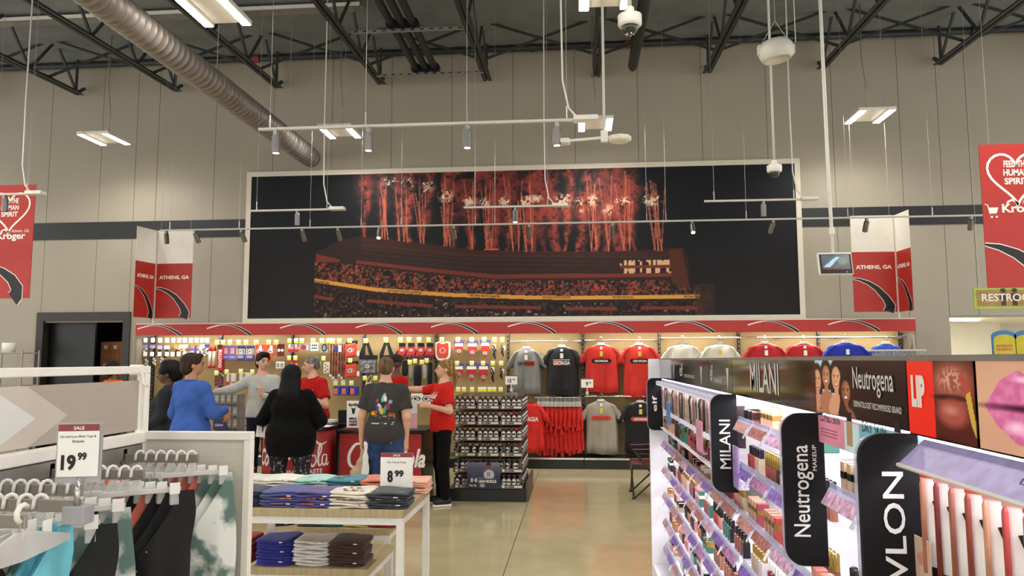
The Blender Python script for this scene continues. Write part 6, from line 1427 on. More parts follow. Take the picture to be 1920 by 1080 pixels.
vs, fs, sz = text_verts('ORIGINAL TASTE', .02); drum_mesh([(-.24 + p[0]*.60, zb_ - .085 + p[1]*.05) for p in vs], fs, 'tagline')
a, b = atY(633, 805, YC - .15), atY(800, 805, YC - .15)
cn = thing('straight_counter', 'straight red skirted counter with black ends', 'counter', (a.x, YC, 0)); zc2 = a.z
MB().box((a.x, YC - .15, .03), (b.x - .03, YC + .45, zc2 - .03)).build('body', M_CTOP, cn); MB().box((a.x + .03, YC - .16, .05), (b.x - .06, YC - .15, zc2 - .05)).build('red_skirt', M_COKE, cn); MB().box((a.x - .01, YC - .19, zc2 - .03), (b.x, YC + .5, zc2), .005).build('counter_top', M_CTOP, cn)
P_, W_ = script_c(.0, 0, .62); P_ = [(p[0] + .19, p[1] + zb_ - .03) for p in P_]; MB().stroke(P_, W_, (a.x, YC - .163, 0), UX, UZ).build('script', M_INKW, cn)
P_ = [(p[0], p[1] + zb_ - .03) for p in smooth([(.28, .22), (.36, .30), (.48, .26), (.7, .28), (.86, .22)])]; MB().stroke(P_, wob(len(P_), .01, .03), (a.x, YC - .163, 0), UX, UZ).build('script', M_INKW, cn)
lettering('oca-Cola', (a.x + .34, YC - .162, zb_ - .03), UX, UZ, .72, .22, M_INKW, cn, bold=.03, shear=.3)
# things on the counters
p = atY(667, 803, YC + .05); s = thing('counter_sign', 'white card sign with cow head and black lettering on the counter', 'sign', (p.x, YC - .05, zc2)); wd, ht = .165, .33
MB().box((-wd/2 - .03, -.04, 0), (wd/2 + .03, .04, .012)).build('holder_foot', M_COKE, s, False); MB().box((-wd/2, -.004, .012), (wd/2, .004, ht)).build('card', M_TAGW, s, False)
lettering('fairlife', (-wd*.38, -.005, ht*.80), UX, UZ, wd*.76, ht*.12, M_INKB, s, bold=.03, world=False)
MB().sheet([(-.018, .08), (-.035, .085), (-.02, .065), (-.014, .02), (0, .0), (.014, .02), (.02, .065), (.035, .085), (.018, .08), (0, .07)], (0, -.0055, ht*.5), UX, UZ).build('cow_head_print', M_INKB, s, False)
for q, tx in enumerate(('MILK', 'SHAKES', 'HERE')): lettering(tx, (-wd*.3, -.005, ht*(.32 - .11*q)), UX, UZ, wd*.6, ht*.085, M_INKB, s, bold=.05, world=False)
p = atY(648, 803, YC + .25); s = thing('cash_register', 'black point of sale terminal behind the cow sign', 'terminal', (p.x, YC + .28, zc2)); MB().box((-.16, -.1, 0), (.12, .1, .05), .01).build('drawer', M_BLACK, s, False); MB().box((-.10, -.03, .05), (.12, .05, .20), .008).xform(Matrix.Rotation(.0, 4, 'X')).build('terminal_head', M_BLACK, s, False); MB().box((-.26, -.12, 0), (-.1, .0, .02)).build('card_reader', M_BLACK, s, False)
p = atY(772, 803, YC); s = thing('acrylic_sign', 'pale pink card in an acrylic stand beside the person in charcoal', 'sign', (p.x, YC - .02, zc2)); MB().box((-.08, -.03, 0), (.08, .03, .01)).build('foot', M_CLR, s, False); MB().box((-.07, -.003, .01), (.07, .003, .34)).build('card', mat('pale pink card stock', '#d8a0a8', .4), s, False); MB().box((-.07, -.004, .18), (.07, -.003, .34)).build('card_head', M_GREYW, s, False)
p = atY(600, 797, YC); s = thing('paper_sheet', 'white paper sheets lying on the curved counter', 'paper', (p.x, YC - .12, zc)); MB().box((-.11, -.14, 0), (.11, .14, .003)).build('sheet', M_WCARD, s, False); MB().box((.03, -.16, .003), (.2, .06, .005)).build('sheet', M_WCARD, s, False)
p = atY(612, 790, YC + .5); s = thing('open_tray', 'white shallow tray behind the curved counter', 'tray', (p.x, YC + .52, zc2)); MB().box((-.12, -.08, 0), (.12, .08, .01)).build('tray_floor', M_WCARD, s, False)
for a_, b_ in (((-.12, -.085, 0), (.12, -.08, .06)), ((-.12, .08, 0), (.12, .085, .06)), ((-.125, -.085, 0), (-.12, .085, .06)), ((.12, -.085, 0), (.125, .085, .06))): MB().box(a_, b_).build('tray_wall', M_WCARD, s, False)
p = atY(612, 800, YC + .6); own(MB().box((p.x - .25, YC + .42, 0), (p.x + .3, YC + .62, zc2)).build('side_stand', M_BLACK, label='black stand behind the curved counter', cat='stand'), (p.x, YC + .6, 0))
p = atY(510, 900, 9.3); s = thing('paper_carton', 'brown store carton standing behind the table', 'box', (p.x - .38, 8.55, 0)); MB().box((0, 0, 0), (.36, .3, .42), .004).build('carton', M_CARD, s, False); lettering('Kroger', (.10, -.001, .28), UX, UZ, .24, .075, M_NAVY, s, world=False)

# ================================================================ bottle display
YF = atZ(920, 940, 0).y; a, b = atY(849, 930, YF), atY(981, 930, YF); zb0 = atY(915, 916, YF).z; tier = atY(915, 738, YF).z - zb0; tier /= 6
bd = thing('pallet_base', 'black platform under the bottle display', 'platform', (a.x, YF, 0)); DPT = 1.05
MB().box((a.x - .06, YF - .02, 0), (b.x + .03, YF + DPT + .05, zb0 - .006), .004).build('platform', M_BLACK, bd); MB().box((b.x + .035, YF - .01, 0), (b.x + .06, YF + DPT, zb0 + .08)).build('side_guard', mat('brown side guard', '#5a4038', .5), bd)
M_TRAY = mat('brown printed case', '#6e5d50', .55, var=.2, scale=25); M_BOT = mat('dark bottle', '#241d1b', .25, var=.2, coat=.4); M_LBL = mat('white bottle label', '#dedbd4', .4, var=.1, scale=60); M_BCAP = mat('bottle cap', '#3c3836', .3)
cw = (b.x - a.x)/3
mb = MB().lathe([(.032, 0), (.037, .006), (.037, .090), (.032, .105), (.016, .126), (.015, .132)], n=14).mesh('bottle_body', M_BOT, True); mc = MB().lathe([(.017, .130), (.018, .132), (.018, .150), (.016, .152)], n=10).mesh('cap', M_BCAP, True)
def lab_mesh(shift):
    q = MB(); n = 12
    vs = [(0.0305*math.sin(shift), -.0305*math.cos(shift), .052)] ; vs[0] = (.0382*math.sin(shift), -.0382*math.cos(shift), .066)
    for k in range(n):
        t_ = 2*math.pi*k/n; an = shift + .78*math.cos(t_); vs.append((.0379*math.sin(an), -.0379*math.cos(an), .066 + .038*math.sin(t_)))
    q.add(vs, [(0, 1 + k, 1 + (k+1) % n) for k in range(n)]); return q.mesh('label_disc', M_LBL, False)
LM = [lab_mesh(s) for s in (0, .25, -.3, .8)]
mtx = MB().box((-.016, -.0395, .058), (.016, -.038, .074)).mesh('label_text', M_INKB)
TN = ('bottom', 'second', 'third', 'fourth', 'fifth', 'top')
for r in range(6):
    z0 = zb0 + r*tier
    for k in range(3):
        for d in range(3):
            t = thing('bottle_case', 'brown cardboard bottle tray, %s tier, %s column, %s' % (TN[r], ('first', 'middle', 'last')[k], ('front', 'middle depth', 'rear')[d]), 'case', (a.x + k*cw, YF + d*.35, z0), group='bottle trays')
            MB().box((.004, .004, 0), (cw - .004, .345, .012)).build('tray_floor', M_TRAY, t, False); MB().box((.004, .0, 0), (cw - .004, .004, .05)).build('tray_front', M_TRAY, t, False); MB().box((cw - .006, .0, 0), (cw - .003, .345, .05)).build('tray_side', M_TRAY, t, False); MB().box((.003, .0, 0), (.006, .345, .05)).build('tray_side', M_TRAY, t, False)
            if d == 0:
                MB().sheet([(.018*math.cos(q), .018*math.sin(q)) for q in [2*math.pi*i/12 for i in range(12)]], (.045, -.001, .025), UX, UZ).build('round_print', M_LBL, t, False); lettering('26', (.085, -.0005, .015), UX, UZ, .03, .02, M_LBL, t, world=False, lift=.001); MB().box((.175, -.001, .013), (.27, 0, .033)).build('word_print', M_LBL, t, False)
            if r == 5 or True:
                MB().box((.004, .06, .150 if r < 5 else .155), (cw - .004, .345, .158)).build('top_film', mat('shrink film', '#3a3432', .2, var=.6, scale=40), t, False)
    lay = [(a.x + k*cw + .045 + q*(cw - .09)/3, YF + .038) for k in range(3) for q in range(4)] + [(b.x - .042, YF + .12 + q*.082) for q in range(11)]
    for i, (x, y) in enumerate(lay):
        side_ = i >= 12; dark = r < 3 and not side_
        t = thing('shake_bottle', 'dark shake bottle with round white label, %s tier, %s' % (TN[r], '%s along the side' % nth(i - 11) if side_ else '%s in front row' % nth(i + 1)), 'bottle', (x, y, z0 + .013), .9 if side_ else (RNG.uniform(-.9, .9) if r < 3 else RNG.uniform(-.1, .1)), group='shake bottles, %s tier, %s' % (TN[r], 'side' if side_ else 'front'))
        link_mesh('bottle_body', mb, t); link_mesh('cap', mc, t); lb_ = link_mesh('label_disc', LM[i % 3 if r < 3 else 0], t); link_mesh('label_text', mtx, t)
a2, b2 = atY(876, 916, YF - .03), atY(938, 867, YF - .03)
s = thing('display_poster', 'navy poster with an athlete and LEAN MUSCLE lettering on the bottles', 'poster', (a2.x, YF - .04, a2.z)); wd, ht = b2.x - a2.x, b2.z - a2.z
cv = Canvas(124, 98, 0, 0, 124, 98, rgb('#23233c')); cv.mix(np.clip(1 - cv.Y/50, 0, 1)*.7, rgb('#9a98a0')); cv.mix(cv.ell(30, 30, 40, 30, .6)*.5, rgb('#3f4468')); cv.mix(cv.ell(80, 14, 9, 12, .1), rgb('#6a4434')); cv.mix(cv.ell(80, 6, 10, 7, .1), rgb('#1c1414')); cv.mix(cv.ell(82, 45, 20, 18, .12), rgb('#b9b6b8')); cv.mix(cv.poly([(62, 30), (56, 14), (62, 10), (72, 34)]), rgb('#6a4434')); cv.mix(cv.rect(76, 36, 79, 52), rgb('#2a2430')); cv.mix(cv.rect(82, 36, 85, 52), rgb('#2a2430')); cv.mix(cv.rect(0, 60, 124, 98)*.85, rgb('#1c1c38'))
for x in (18, 33): cv.mix(cv.ell(x, 64, 6, 14, .1), rgb('#3a3434')); cv.mix(cv.ell(x, 66, 5, 8, .1), rgb('#c2bfc0'))
MB().box((0, 0, 0), (wd, .006, ht)).build('board', M_NAVY, s, False); cv.sheet('print', (0, -.001, 0), (wd, 0, 0), (0, 0, ht), print_mat('poster print', .4), s, False)
lettering('LEAN MUSCLE', (wd*.35, -.001, ht*.23), UX, UZ, wd*.53, ht*.11, M_INKW, s, bold=.03, world=False); lettering('RECOVER & BUILD', (wd*.35, -.001, ht*.37), UX, UZ, wd*.5, ht*.07, mat('grey print', '#8a88a0', .5), s, world=False); lettering('26g 26g', (wd*.06, -.001, ht*.08), UX, UZ, wd*.22, ht*.09, M_INKW, s, world=False); g_badge(s, (wd*.46, -.001, ht*.13), wd*.16, world=False)

# ================================================================ folding camp chair
p = atZ(1188, 936, 0); ch = thing('camp_chair', 'maroon folding camp chair with black crossed legs beside the gondola', 'chair', (p.x, p.y + .52, 0), -math.pi/2); M_MAR = mat('maroon canvas', '#6e1620', .85, cloth=.1)
cwid, cd = .52, .46
for x in (0, cwid):
    MB().tube([(x, 0, 0), (cwid - x, 0, .42)], .011, 8).build('leg', M_BLACK, ch, False) if x == 0 else MB().tube([(x, .005, 0), (0, .005, .42)], .011, 8).build('leg', M_BLACK, ch, False)
    MB().tube([(x, 0, 0), (x, cd, .42)], .011, 8).build('leg', M_BLACK, ch, False); MB().tube([(x, cd, 0), (x, 0, .60)], .011, 8).build('leg', M_BLACK, ch, False); MB().tube([(x, cd*.8, .3), (x, cd + .05, .9)], .011, 8).build('back_post', M_BLACK, ch, False)
    for y in (0, cd): MB().lathe([(.02, 0), (.02, .02)], (x, y, 0), 8).build('foot', M_BLACK, ch, False)
    MB().grid(lambda s_, t_: Vector((x + (s_ - .5)*.09, t_*(cd + .05), .60 + .06*t_ - .02*math.sin(math.pi*t_))), 2, 8).build('armrest', M_MAR, ch, False, smooth=True)
MB().grid(lambda s_, t_: Vector((s_*cwid, t_*cd, .42 - .07*math.sin(math.pi*s_)*math.sin(math.pi*min(1, t_*.8 + .1)))), 10, 10).build('seat', M_MAR, ch, False, smooth=True)
MB().grid(lambda s_, t_: Vector((s_*cwid, cd*.85 + .1*t_ + .05*math.sin(math.pi*s_), .36 + .55*t_)), 10, 8).build('backrest', M_MAR, ch, False, smooth=True)
MB().grid(lambda s_, t_: Vector((s_*cwid, -.005 + .01*math.sin(s_*9), .42 - .12*t_)), 8, 3).build('front_flap', M_MAR, ch, False, smooth=True)
# ================================================================ people: smooth blended bodies meshed on a fine grid
from mathutils.bvhtree import BVHTree
class Blob:
    def __init__(self, vox=.0085): self.pr = []; self.vox = vox; self.neg = []; self.cuts = []; self.wr = 0
    def rc(self, a, b, r1, r2=None, sy=1.0, k=.03, flat=False):
        self.pr.append(('c', np.array(a, float), np.array(b, float), r1, r2 if r2 is not None else r1, sy, k, flat)); return self
    def el(self, c, r, k=.03, rot=None): self.pr.append(('e', np.array(c, float), np.array(r, float), k, rot)); return self
    def sub(self, c, r, rot=None): self.neg.append(('e', np.array(c, float), np.array(r, float), .0, rot)); return self
    def cut(self, p, n): self.cuts.append((np.array(p, float), np.array(n, float))); return self
    @staticmethod
    def _e(P, c, r, rot):
        q = P - c
        if rot is not None: q = q @ np.array(rot)
        k0 = np.sqrt(((q/r)**2).sum(-1)); k1 = np.sqrt(((q/(r*r))**2).sum(-1)) + 1e-9
        return k0*(k0 - 1)/k1
    @staticmethod
    def _c(P, a, b, r1, r2, sy, flat):
        s = np.array([1, 1/sy, 1]); q = (P - a)*s; d = (b - a)*s; L2 = (d*d).sum(); t0 = (q @ d)/L2; t = np.clip(t0, 0, 1)
        D = np.sqrt(((q - t[..., None]*d)**2).sum(-1)) - (r1 + (r2 - r1)*t)
        if flat: D = np.maximum(D, (t0 - 1)*math.sqrt(L2))
        return D
    def mesh(self, name, m, smooth=True):
        lo = np.array([1e9]*3); hi = -lo; bx = []
        for p in self.pr:
            if p[0] == 'c':
                r = max(p[3], p[4])*max(1, p[5]); l, h = np.minimum(p[1], p[2]) - r, np.maximum(p[1], p[2]) + r
            else: R = p[2].max(); l, h = p[1] - R, p[1] + R
            bx.append((l, h)); lo = np.minimum(lo, l); hi = np.maximum(hi, h)
        lo -= .03; hi += .03; v = self.vox; n = np.ceil((hi - lo)/v).astype(int) + 1
        V = np.full(n, .2); ax = [lo[i] + v*np.arange(n[i]) for i in range(3)]
        def reg(l, h, pad):
            i0 = np.maximum(0, np.floor((l - pad - lo)/v).astype(int)); i1 = np.minimum(n, np.ceil((h + pad - lo)/v).astype(int) + 1)
            sl = tuple(slice(i0[i], i1[i]) for i in range(3)); P = np.stack(np.meshgrid(*[ax[i][sl[i]] for i in range(3)], indexing='ij'), -1); return sl, P
        for p, (l, h) in zip(self.pr, bx):
            k = p[6] if p[0] == 'c' else p[3]
            sl, P = reg(l, h, k + .02); D = self._c(P, *p[1:6], p[7]) if p[0] == 'c' else self._e(P, p[1], p[2], p[4])
            W = V[sl]
            if k > 0:
                hh = np.clip(.5 + .5*(W - D)/k, 0, 1); V[sl] = W*(1 - hh) + D*hh - k*hh*(1 - hh)
            else: V[sl] = np.minimum(W, D)
        for p in self.neg:
            sl, P = reg(p[1] - p[2].max(), p[1] + p[2].max(), .03); V[sl] = np.maximum(V[sl], -self._e(P, p[1], p[2], p[4]))
        if self.wr or self.cuts:
            P = np.stack(np.meshgrid(*ax, indexing='ij'), -1)
            if self.wr: V += self.wr*(np.sin(P[..., 0]*38 + P[..., 2]*24)*np.sin(P[..., 2]*17 + P[..., 1]*30) + .5*np.sin(P[..., 2]*52 + P[..., 0]*21 + P[..., 1]*17))
            for c, nn in self.cuts: V = np.maximum(V, (P - c) @ nn)
        ins = V < 0
        cs = [(i, j, k) for i in (0, 1) for j in (0, 1) for k in (0, 1)]; m1 = n - 1
        sub = lambda A, c: A[c[0]:c[0]+m1[0], c[1]:c[1]+m1[1], c[2]:c[2]+m1[2]]
        cnt = sum(sub(ins, c).astype(np.int8) for c in cs); act = (cnt > 0) & (cnt < 8); I = np.argwhere(act)
        idx = np.full(m1, -1); idx[act] = np.arange(len(I)); acc = np.zeros((len(I), 3)); num = np.zeros(len(I))
        g = lambda c: V[I[:, 0]+c[0], I[:, 1]+c[1], I[:, 2]+c[2]]
        for a in cs:
            for d in range(3):
                if a[d] == 0:
                    b = list(a); b[d] = 1; va, vb = g(a), g(b); x = (va < 0) != (vb < 0); t = np.where(x, va/(va - vb + 1e-12), 0)
                    pos = np.tile(np.array(a, float), (len(I), 1)); pos[:, d] = t; acc[x] += pos[x]; num[x] += 1
        pts = lo + v*(I + acc/np.maximum(num, 1)[:, None]); faces = []
        for d in range(3):
            e = [0, 0, 0]; e[d] = 1; a_, b_ = (d + 1) % 3, (d + 2) % 3
            s0 = ins[:n[0]-e[0], :n[1]-e[1], :n[2]-e[2]]; s1 = ins[e[0]:, e[1]:, e[2]:]; X = np.argwhere(s0 != s1)
            X = X[(X[:, a_] > 0) & (X[:, b_] > 0) & (X[:, a_] < m1[a_]) & (X[:, b_] < m1[b_])]
            def at(da, db): q = X.copy(); q[:, a_] -= da; q[:, b_] -= db; return idx[q[:, 0], q[:, 1], q[:, 2]]
            Q = np.stack([at(1, 1), at(0, 1), at(0, 0), at(1, 0)], -1); fl = ~s0[X[:, 0], X[:, 1], X[:, 2]]; Q[fl] = Q[fl][:, ::-1]; faces.append(Q[(Q >= 0).all(1)])
        Fq = np.concatenate(faces)
        for _ in range(1):                       # one light smoothing pass
            sm = np.zeros_like(pts); c = np.zeros(len(pts))
            for k in range(4): np.add.at(sm, Fq[:, k], pts[Fq[:, (k+1) % 4]]); np.add.at(c, Fq[:, k], 1); np.add.at(sm, Fq[:, k], pts[Fq[:, (k+3) % 4]]); np.add.at(c, Fq[:, k], 1)
            pts = pts*.5 + .5*sm/np.maximum(c, 1)[:, None]
        me = bpy.data.meshes.new(name); me.from_pydata(pts.tolist(), [], Fq.tolist()); me.materials.append(m)
        if smooth: me.shade_smooth()
        return me
def bvh_of(me): return BVHTree.FromPolygons([v.co for v in me.vertices], [tuple(p.vertices) for p in me.polygons])
def wrap(ob, bvh, side, off=.004):
    """lay a flat print on the garment: side -1 chest, +1 back"""
    for v in ob.data.vertices:
        h = bvh.ray_cast(Vector((v.co.x, side*1.0, v.co.z)), Vector((0, -side, 0)))
        v.co.y = (h[0].y + side*off) if h[0] is not None else v.co.y
def keep_ink(ob, base):
    """drop the unprinted cells of a print"""
    L = np.array([*lin([v*255 for v in base])]); n = len(ob.data.vertices); c = np.zeros(n*4, np.float32); ob.data.color_attributes['ink'].data.foreach_get('color', c)
    on = np.abs(c.reshape(-1, 4)[:, :3] - L).max(1) > .01; bm = bmesh.new(); bm.from_mesh(ob.data)
    bmesh.ops.delete(bm, geom=[f for f in bm.faces if not any(on[v.index] for v in f.verts)], context='FACES'); bm.to_mesh(ob.data); bm.free()
def hand(b, w, d, n, curl=.5, thumb=1, point=False, s=1.0):
    """palm, four fingers and a thumb: w wrist, d hand direction, n palm normal"""
    w, d, n = Vector(w), Vector(d).normalized(), Vector(n); n = (n - d*n.dot(d)).normalized(); e = d.cross(n).normalized()*thumb
    for i, (L, of) in enumerate(((.075, .030), (.082, .010), (.077, -.010), (.062, -.028))):
        kn = w + d*.088*s + e*of*s; b.rc(w + e*of*.6*s, kn, .016*s, .012*s, k=.012)
        cu = 0.05 if (point and i == 0) else curl
        d1 = (d*math.cos(cu) + n*math.sin(cu)).normalized(); d2 = (d*math.cos(cu*2.3) + n*math.sin(cu*2.3)).normalized()
        m = kn + d1*L*.5*s; b.rc(kn, m, .0105*s, .0092*s, k=.006); b.rc(m, m + d2*L*.5*s, .0092*s, .0075*s, k=.005)
    t0 = w + d*.03*s + e*.028*s; t1 = t0 + (d*.6 + e*.7 + n*.35).normalized()*.042*s; b.rc(t0, t1, .014*s, .011*s, k=.010); b.rc(t1, t1 + (d*.9 + e*.2 + n*.4).normalized()*.032*s, .0105*s, .008*s, k=.006)
SK = {'fair': mat('fair skin', '#d2a084', .5, var=.04), 'tan': mat('light tan skin', '#c08a68', .5, var=.04), 'deep': mat('deep brown skin', '#5d3a2a', .5, var=.05), 'brown': mat('brown skin', '#8a5a42', .5, var=.05)}
M_EYE = mat('dark eye', '#1c1412', .25); M_LIPS = mat('lip tone', '#9c5248', .5); M_SOLE = mat('white shoe sole', '#dcdad4', .5); M_SHOE = mat('black sneaker', '#101012', .6)
def person(label, x, y, rz, Ht, skin, top, topcol, pants, pantcol, hair, haircol, g=1.0, arms=None, sleeve='long', lean=(0, 0), head=(0, 0), hem=.90, female=False, shoes=True, group='people in the store', curls=(.5, .5), extra=None, points=(False, False), hip=1.0):
    t = thing('person', label, 'person', (x, y, 0), rz, group=group); s = Ht/1.75; lx, ly = lean
    Z = lambda v: (v[0]*s + lx*max(0, v[2] - .95)*s, v[1]*s + ly*max(0, v[2] - .95)*s, v[2]*s)
    sh = .165*(.92 if female else 1.0)*(1 + (g - 1)*.55); gx = g; gy = 1 + (g - 1)*1.1
    A = {-1: [(-sh, 0, 1.395), (-sh - .06*g, .03, 1.14), (-sh - .07*g, -.05, .90)], 1: [(sh, 0, 1.395), (sh + .06*g, .03, 1.14), (sh + .07*g, -.05, .90)]}
    HD = {-1: ((0, -.15, -1), (1, -.2, 0)), 1: ((0, -.15, -1), (-1, -.2, 0))}
    if arms:
        for k, v in arms.items():
            A[k] = [A[k][0]] + [tuple(q) for q in v[:2]]
            if len(v) > 2: HD[k] = v[2]
    def torso(b, f, low=True):
        b.el(Z((0, 0, .96)), (.165*gx*s*hip + f, .118*gy*s + f, .13*s + f), .05); b.el(Z((0, -.012*gy, 1.10)), (.148*gx*s + f, .110*gy*s + f, .15*s + f), .06); b.el(Z((0, 0, 1.28)), (.162*gx*s*(.94 if female else 1) + f, .115*gy*s + f, .17*s + f), .06)
        [b.rc(Z((0, .01, 1.425)), Z((q*sh*.90, .005, 1.385)), .055*s + f*.8, .062*s + f, k=.04) for q in (-1, 1)]; b.rc(Z((0, .012, 1.40)), Z((0, .008, 1.475)), .078*s + f, .058*s + f*.4, k=.05)
        if female: 
            for q in (-1, 1): b.el(Z((q*.07, -.085*gy, 1.27)), (.065*s + f*.5, .055*s + f*.5, .062*s + f*.5), .05)
        return b
    # ---- body
    b = Blob(); torso(b, 0)
    hz = 1.63; R = Matrix.Rotation(head[0], 3, 'Z') @ Matrix.Rotation(head[1], 3, 'X'); piv = Vector((0, .01, 1.50))
    def Hd(v): q = R @ (Vector(v) - piv) + piv; return Z((q.x, q.y, q.z))
    RM = np.array(R)
    b.rc(Z((0, .015, 1.42)), Hd((0, .012, 1.56)), .056*s*(1 if female else 1.1), .054*s, k=.03)
    b.el(Hd((0, .015, 1.655)), (.076*s, .094*s, .092*s), .02, RM); b.el(Hd((0, -.035, 1.615)), (.060*s, .058*s, .080*s), .03, RM); b.rc(Hd((0, -.062, 1.565)), Hd((0, -.04, 1.575)), .026*s, .04*s, k=.03)
    b.rc(Hd((0, -.092, 1.635)), Hd((0, -.112, 1.605)), .010*s, .014*s, k=.014); b.el(Hd((0, -.09, 1.657)), (.045*s, .012*s, .010*s), .015, RM); b.rc(Hd((-.018, -.089, 1.578)), Hd((.018, -.089, 1.578)), .009*s, None, k=.010)
    for q in (-1, 1): b.el(Hd((q*.077, .012, 1.625)), (.010*s, .020*s, .032*s), .008, RM)
    for k in (-1, 1):
        a0, a1, a2 = A[k]; th = 1 + (g - 1)*.5
        b.rc(Z(a0), Z(a1), .050*s*th, .042*s*th, k=.03); b.rc(Z(a1), Z(a2), .042*s*th, .027*s*th, k=.02)
        hand(b, Z(a2), HD[k][0], HD[k][1], curls[0 if k < 0 else 1], -k if True else k, points[0 if k < 0 else 1], s)
        lgx = .090*g*hip
        b.rc(Z((k*lgx, 0, .90)), Z((k*lgx*1.05, -.01, .49)), .085*s*g, .056*s*th, k=.03); b.rc(Z((k*lgx*1.05, -.01, .49)), Z((k*lgx*1.1, .02, .09)), .056*s*th, .036*s, k=.03); b.rc(Z((k*lgx*1.1, .03, .05)), Z((k*lgx*1.25, -.11, .035)), .038*s, .030*s, k=.02)
    body = link_mesh('body', b.mesh('body', SK[skin]), t)
    # ---- face
    for q in (-1, 1):
        MB().lathe([(.001, -.006), (.0075*s, -.004), (.009*s, 0), (.0075*s, .004), (.001, .006)], Hd((q*.031, -.086, 1.633)), 8).build('eye', M_EYE, body, False)
        MB().tube([Hd((q*.014, -.101, 1.655)), Hd((q*.034, -.097, 1.660)), Hd((q*.05, -.084, 1.654))], .0042*s, 6).build('eyebrow', haircol, body, False)
    MB().tube([Hd((-.022, -.092, 1.580)), Hd((0, -.100, 1.579)), Hd((.022, -.092, 1.580))], [.002*s, .0062*s, .002*s], 6).build('mouth', M_LIPS, body, False)
    # ---- trousers
    b = Blob(.011); b.wr = .0025
    b.el(Z((0, 0, .95)), (.172*gx*s*hip + .008, .124*gy*s + .008, .13*s), .04)
    for k in (-1, 1):
        lgx = .090*g*hip; fit = pants
        b.rc(Z((k*lgx, 0, .90)), Z((k*lgx*1.05, -.01, .49)), .096*s*g, (.062 + fit*.025)*s*th, k=.04); b.rc(Z((k*lgx*1.05, -.01, .49)), Z((k*lgx*1.1, .02, .07)), (.062 + fit*.025)*s*th, (.045 + fit*.03)*s, k=.03, flat=True)
    b.cut(Z((0, 0, 1.03)), (0, 0, 1))
    pm = b.mesh('trousers', pantcol); link_mesh('trousers', pm, t)
    # ---- top
    b = Blob(.0095); b.wr = .003; torso(b, .014); 
    b.el(Z((0, 0, .98)), (.172*gx*s*hip + .016, .124*gy*s + .018, .20*s), .06)
    if hem < .85: b.el(Z((0, 0, .86)), (.18*gx*s*hip + .02, .135*gy*s + .02, .26*s), .06)
    b.cut(Z((0, 0, hem)), (0, 0, -1)); b.cut(Z((0, 0, 1.475 if top != 'hood' else 1.52)), (0, -.25, 1)); b.sub(Z((0, -.05, 1.50)), (.055*s, .075*s, .05*s))
    for k in (-1, 1):
        a0, a1, a2 = [np.array(Z(v)) for v in A[k]]; th = 1 + (g - 1)*.5; lo_ = .014 if sleeve == 'long' else .022
        if sleeve == 'short': b.rc(a0, a0 + (a1 - a0)*.72, .056*s*th + .012, .055*s*th + lo_, k=.04, flat=True)
        else: b.rc(a0, a1, .056*s*th + .012, .046*s*th + lo_, k=.04); b.rc(a1, a1 + (a2 - a1)*.95, .046*s*th + lo_, .032*s + .010, k=.03, flat=True)
    tm = b.mesh('top', topcol); tp = link_mesh('top', tm, t)
    if top in ('polo', 'shirt'):
        MB().tube([Z((.072*math.cos(q), .012 + .07*math.sin(q), 1.475 - .03*max(0, -math.sin(q)))) for q in [2*math.pi*i/20 for i in range(21)]], .014*s, 6, False).build('collar', topcol, tp, False, smooth=True)
    elif top == 'tee': MB().tube([Z((.072*math.cos(q), .008 + .07*math.sin(q), 1.468 - .02*max(0, -math.sin(q)))) for q in [2*math.pi*i/20 for i in range(21)]], .008*s, 6, False).build('neck_band', topcol, tp, False, smooth=True)
    # ---- hair
    b = Blob(.0075); b.wr = .0022
    if hair == 'short':
        b.el(Hd((0, .020, 1.672)), (.083*s, .100*s, .088*s), .02, RM); b.el(Hd((0, .05, 1.63)), (.074*s, .066*s, .075*s), .02, RM); b.sub(Hd((0, -.10, 1.60)), (.078*s, .085*s, .082*s), RM); b.sub(Hd((0, -.02, 1.54)), (.10*s, .085*s, .062*s), RM)
    elif hair == 'full':
        b.el(Hd((0, .022, 1.675)), (.090*s, .108*s, .092*s), .02, RM); b.el(Hd((0, .055, 1.62)), (.084*s, .074*s, .095*s), .02, RM); b.el(Hd((0, -.06, 1.73)), (.06*s, .04*s, .028*s), .02, RM); b.sub(Hd((0, -.105, 1.60)), (.080*s, .085*s, .095*s), RM)
    elif hair == 'pony':
        b.el(Hd((0, .02, 1.668)), (.085*s, .102*s, .092*s), .02, RM); b.el(Hd((0, .05, 1.625)), (.078*s, .065*s, .08*s), .02, RM); b.sub(Hd((0, -.115, 1.605)), (.085*s, .085*s, .090*s), RM)
        b.rc(Hd((0, .10, 1.63)), Hd((0, .14, 1.58)), .026*s, .036*s, k=.02); b.rc(Hd((0, .14, 1.58)), Hd((0, .13, 1.40)), .036*s, .016*s, k=.02)
    elif hair == 'long':
        b.el(Hd((0, .02, 1.665)), (.105*s, .12*s, .105*s), .02, RM); b.rc(Hd((0, .04, 1.62)), Z((0, .09, 1.42)), .108*s, .135*s, sy=.8, k=.05); b.sub(Hd((0, -.13, 1.59)), (.07*s, .085*s, .085*s), RM)
    elif hair == 'curly':
        b.wr = .006; b.el(Hd((0, .03, 1.69)), (.105*s, .12*s, .105*s), .02, RM); b.el(Hd((0, .10, 1.66)), (.10*s, .09*s, .13*s), .03, RM); b.el(Hd((0, .02, 1.76)), (.075*s, .075*s, .05*s), .03, RM); b.sub(Hd((0, -.115, 1.595)), (.085*s, .085*s, .095*s), RM)
    elif hair == 'cap':
        b.wr = 0; b.el(Hd((0, .015, 1.675)), (.088*s, .106*s, .088*s), .01, RM); b.sub(Hd((0, 0, 1.58)), (.14*s, .16*s, .085*s), RM)
    link_mesh('cap_crown' if hair == 'cap' else 'hair', b.mesh('hair', haircol), t)
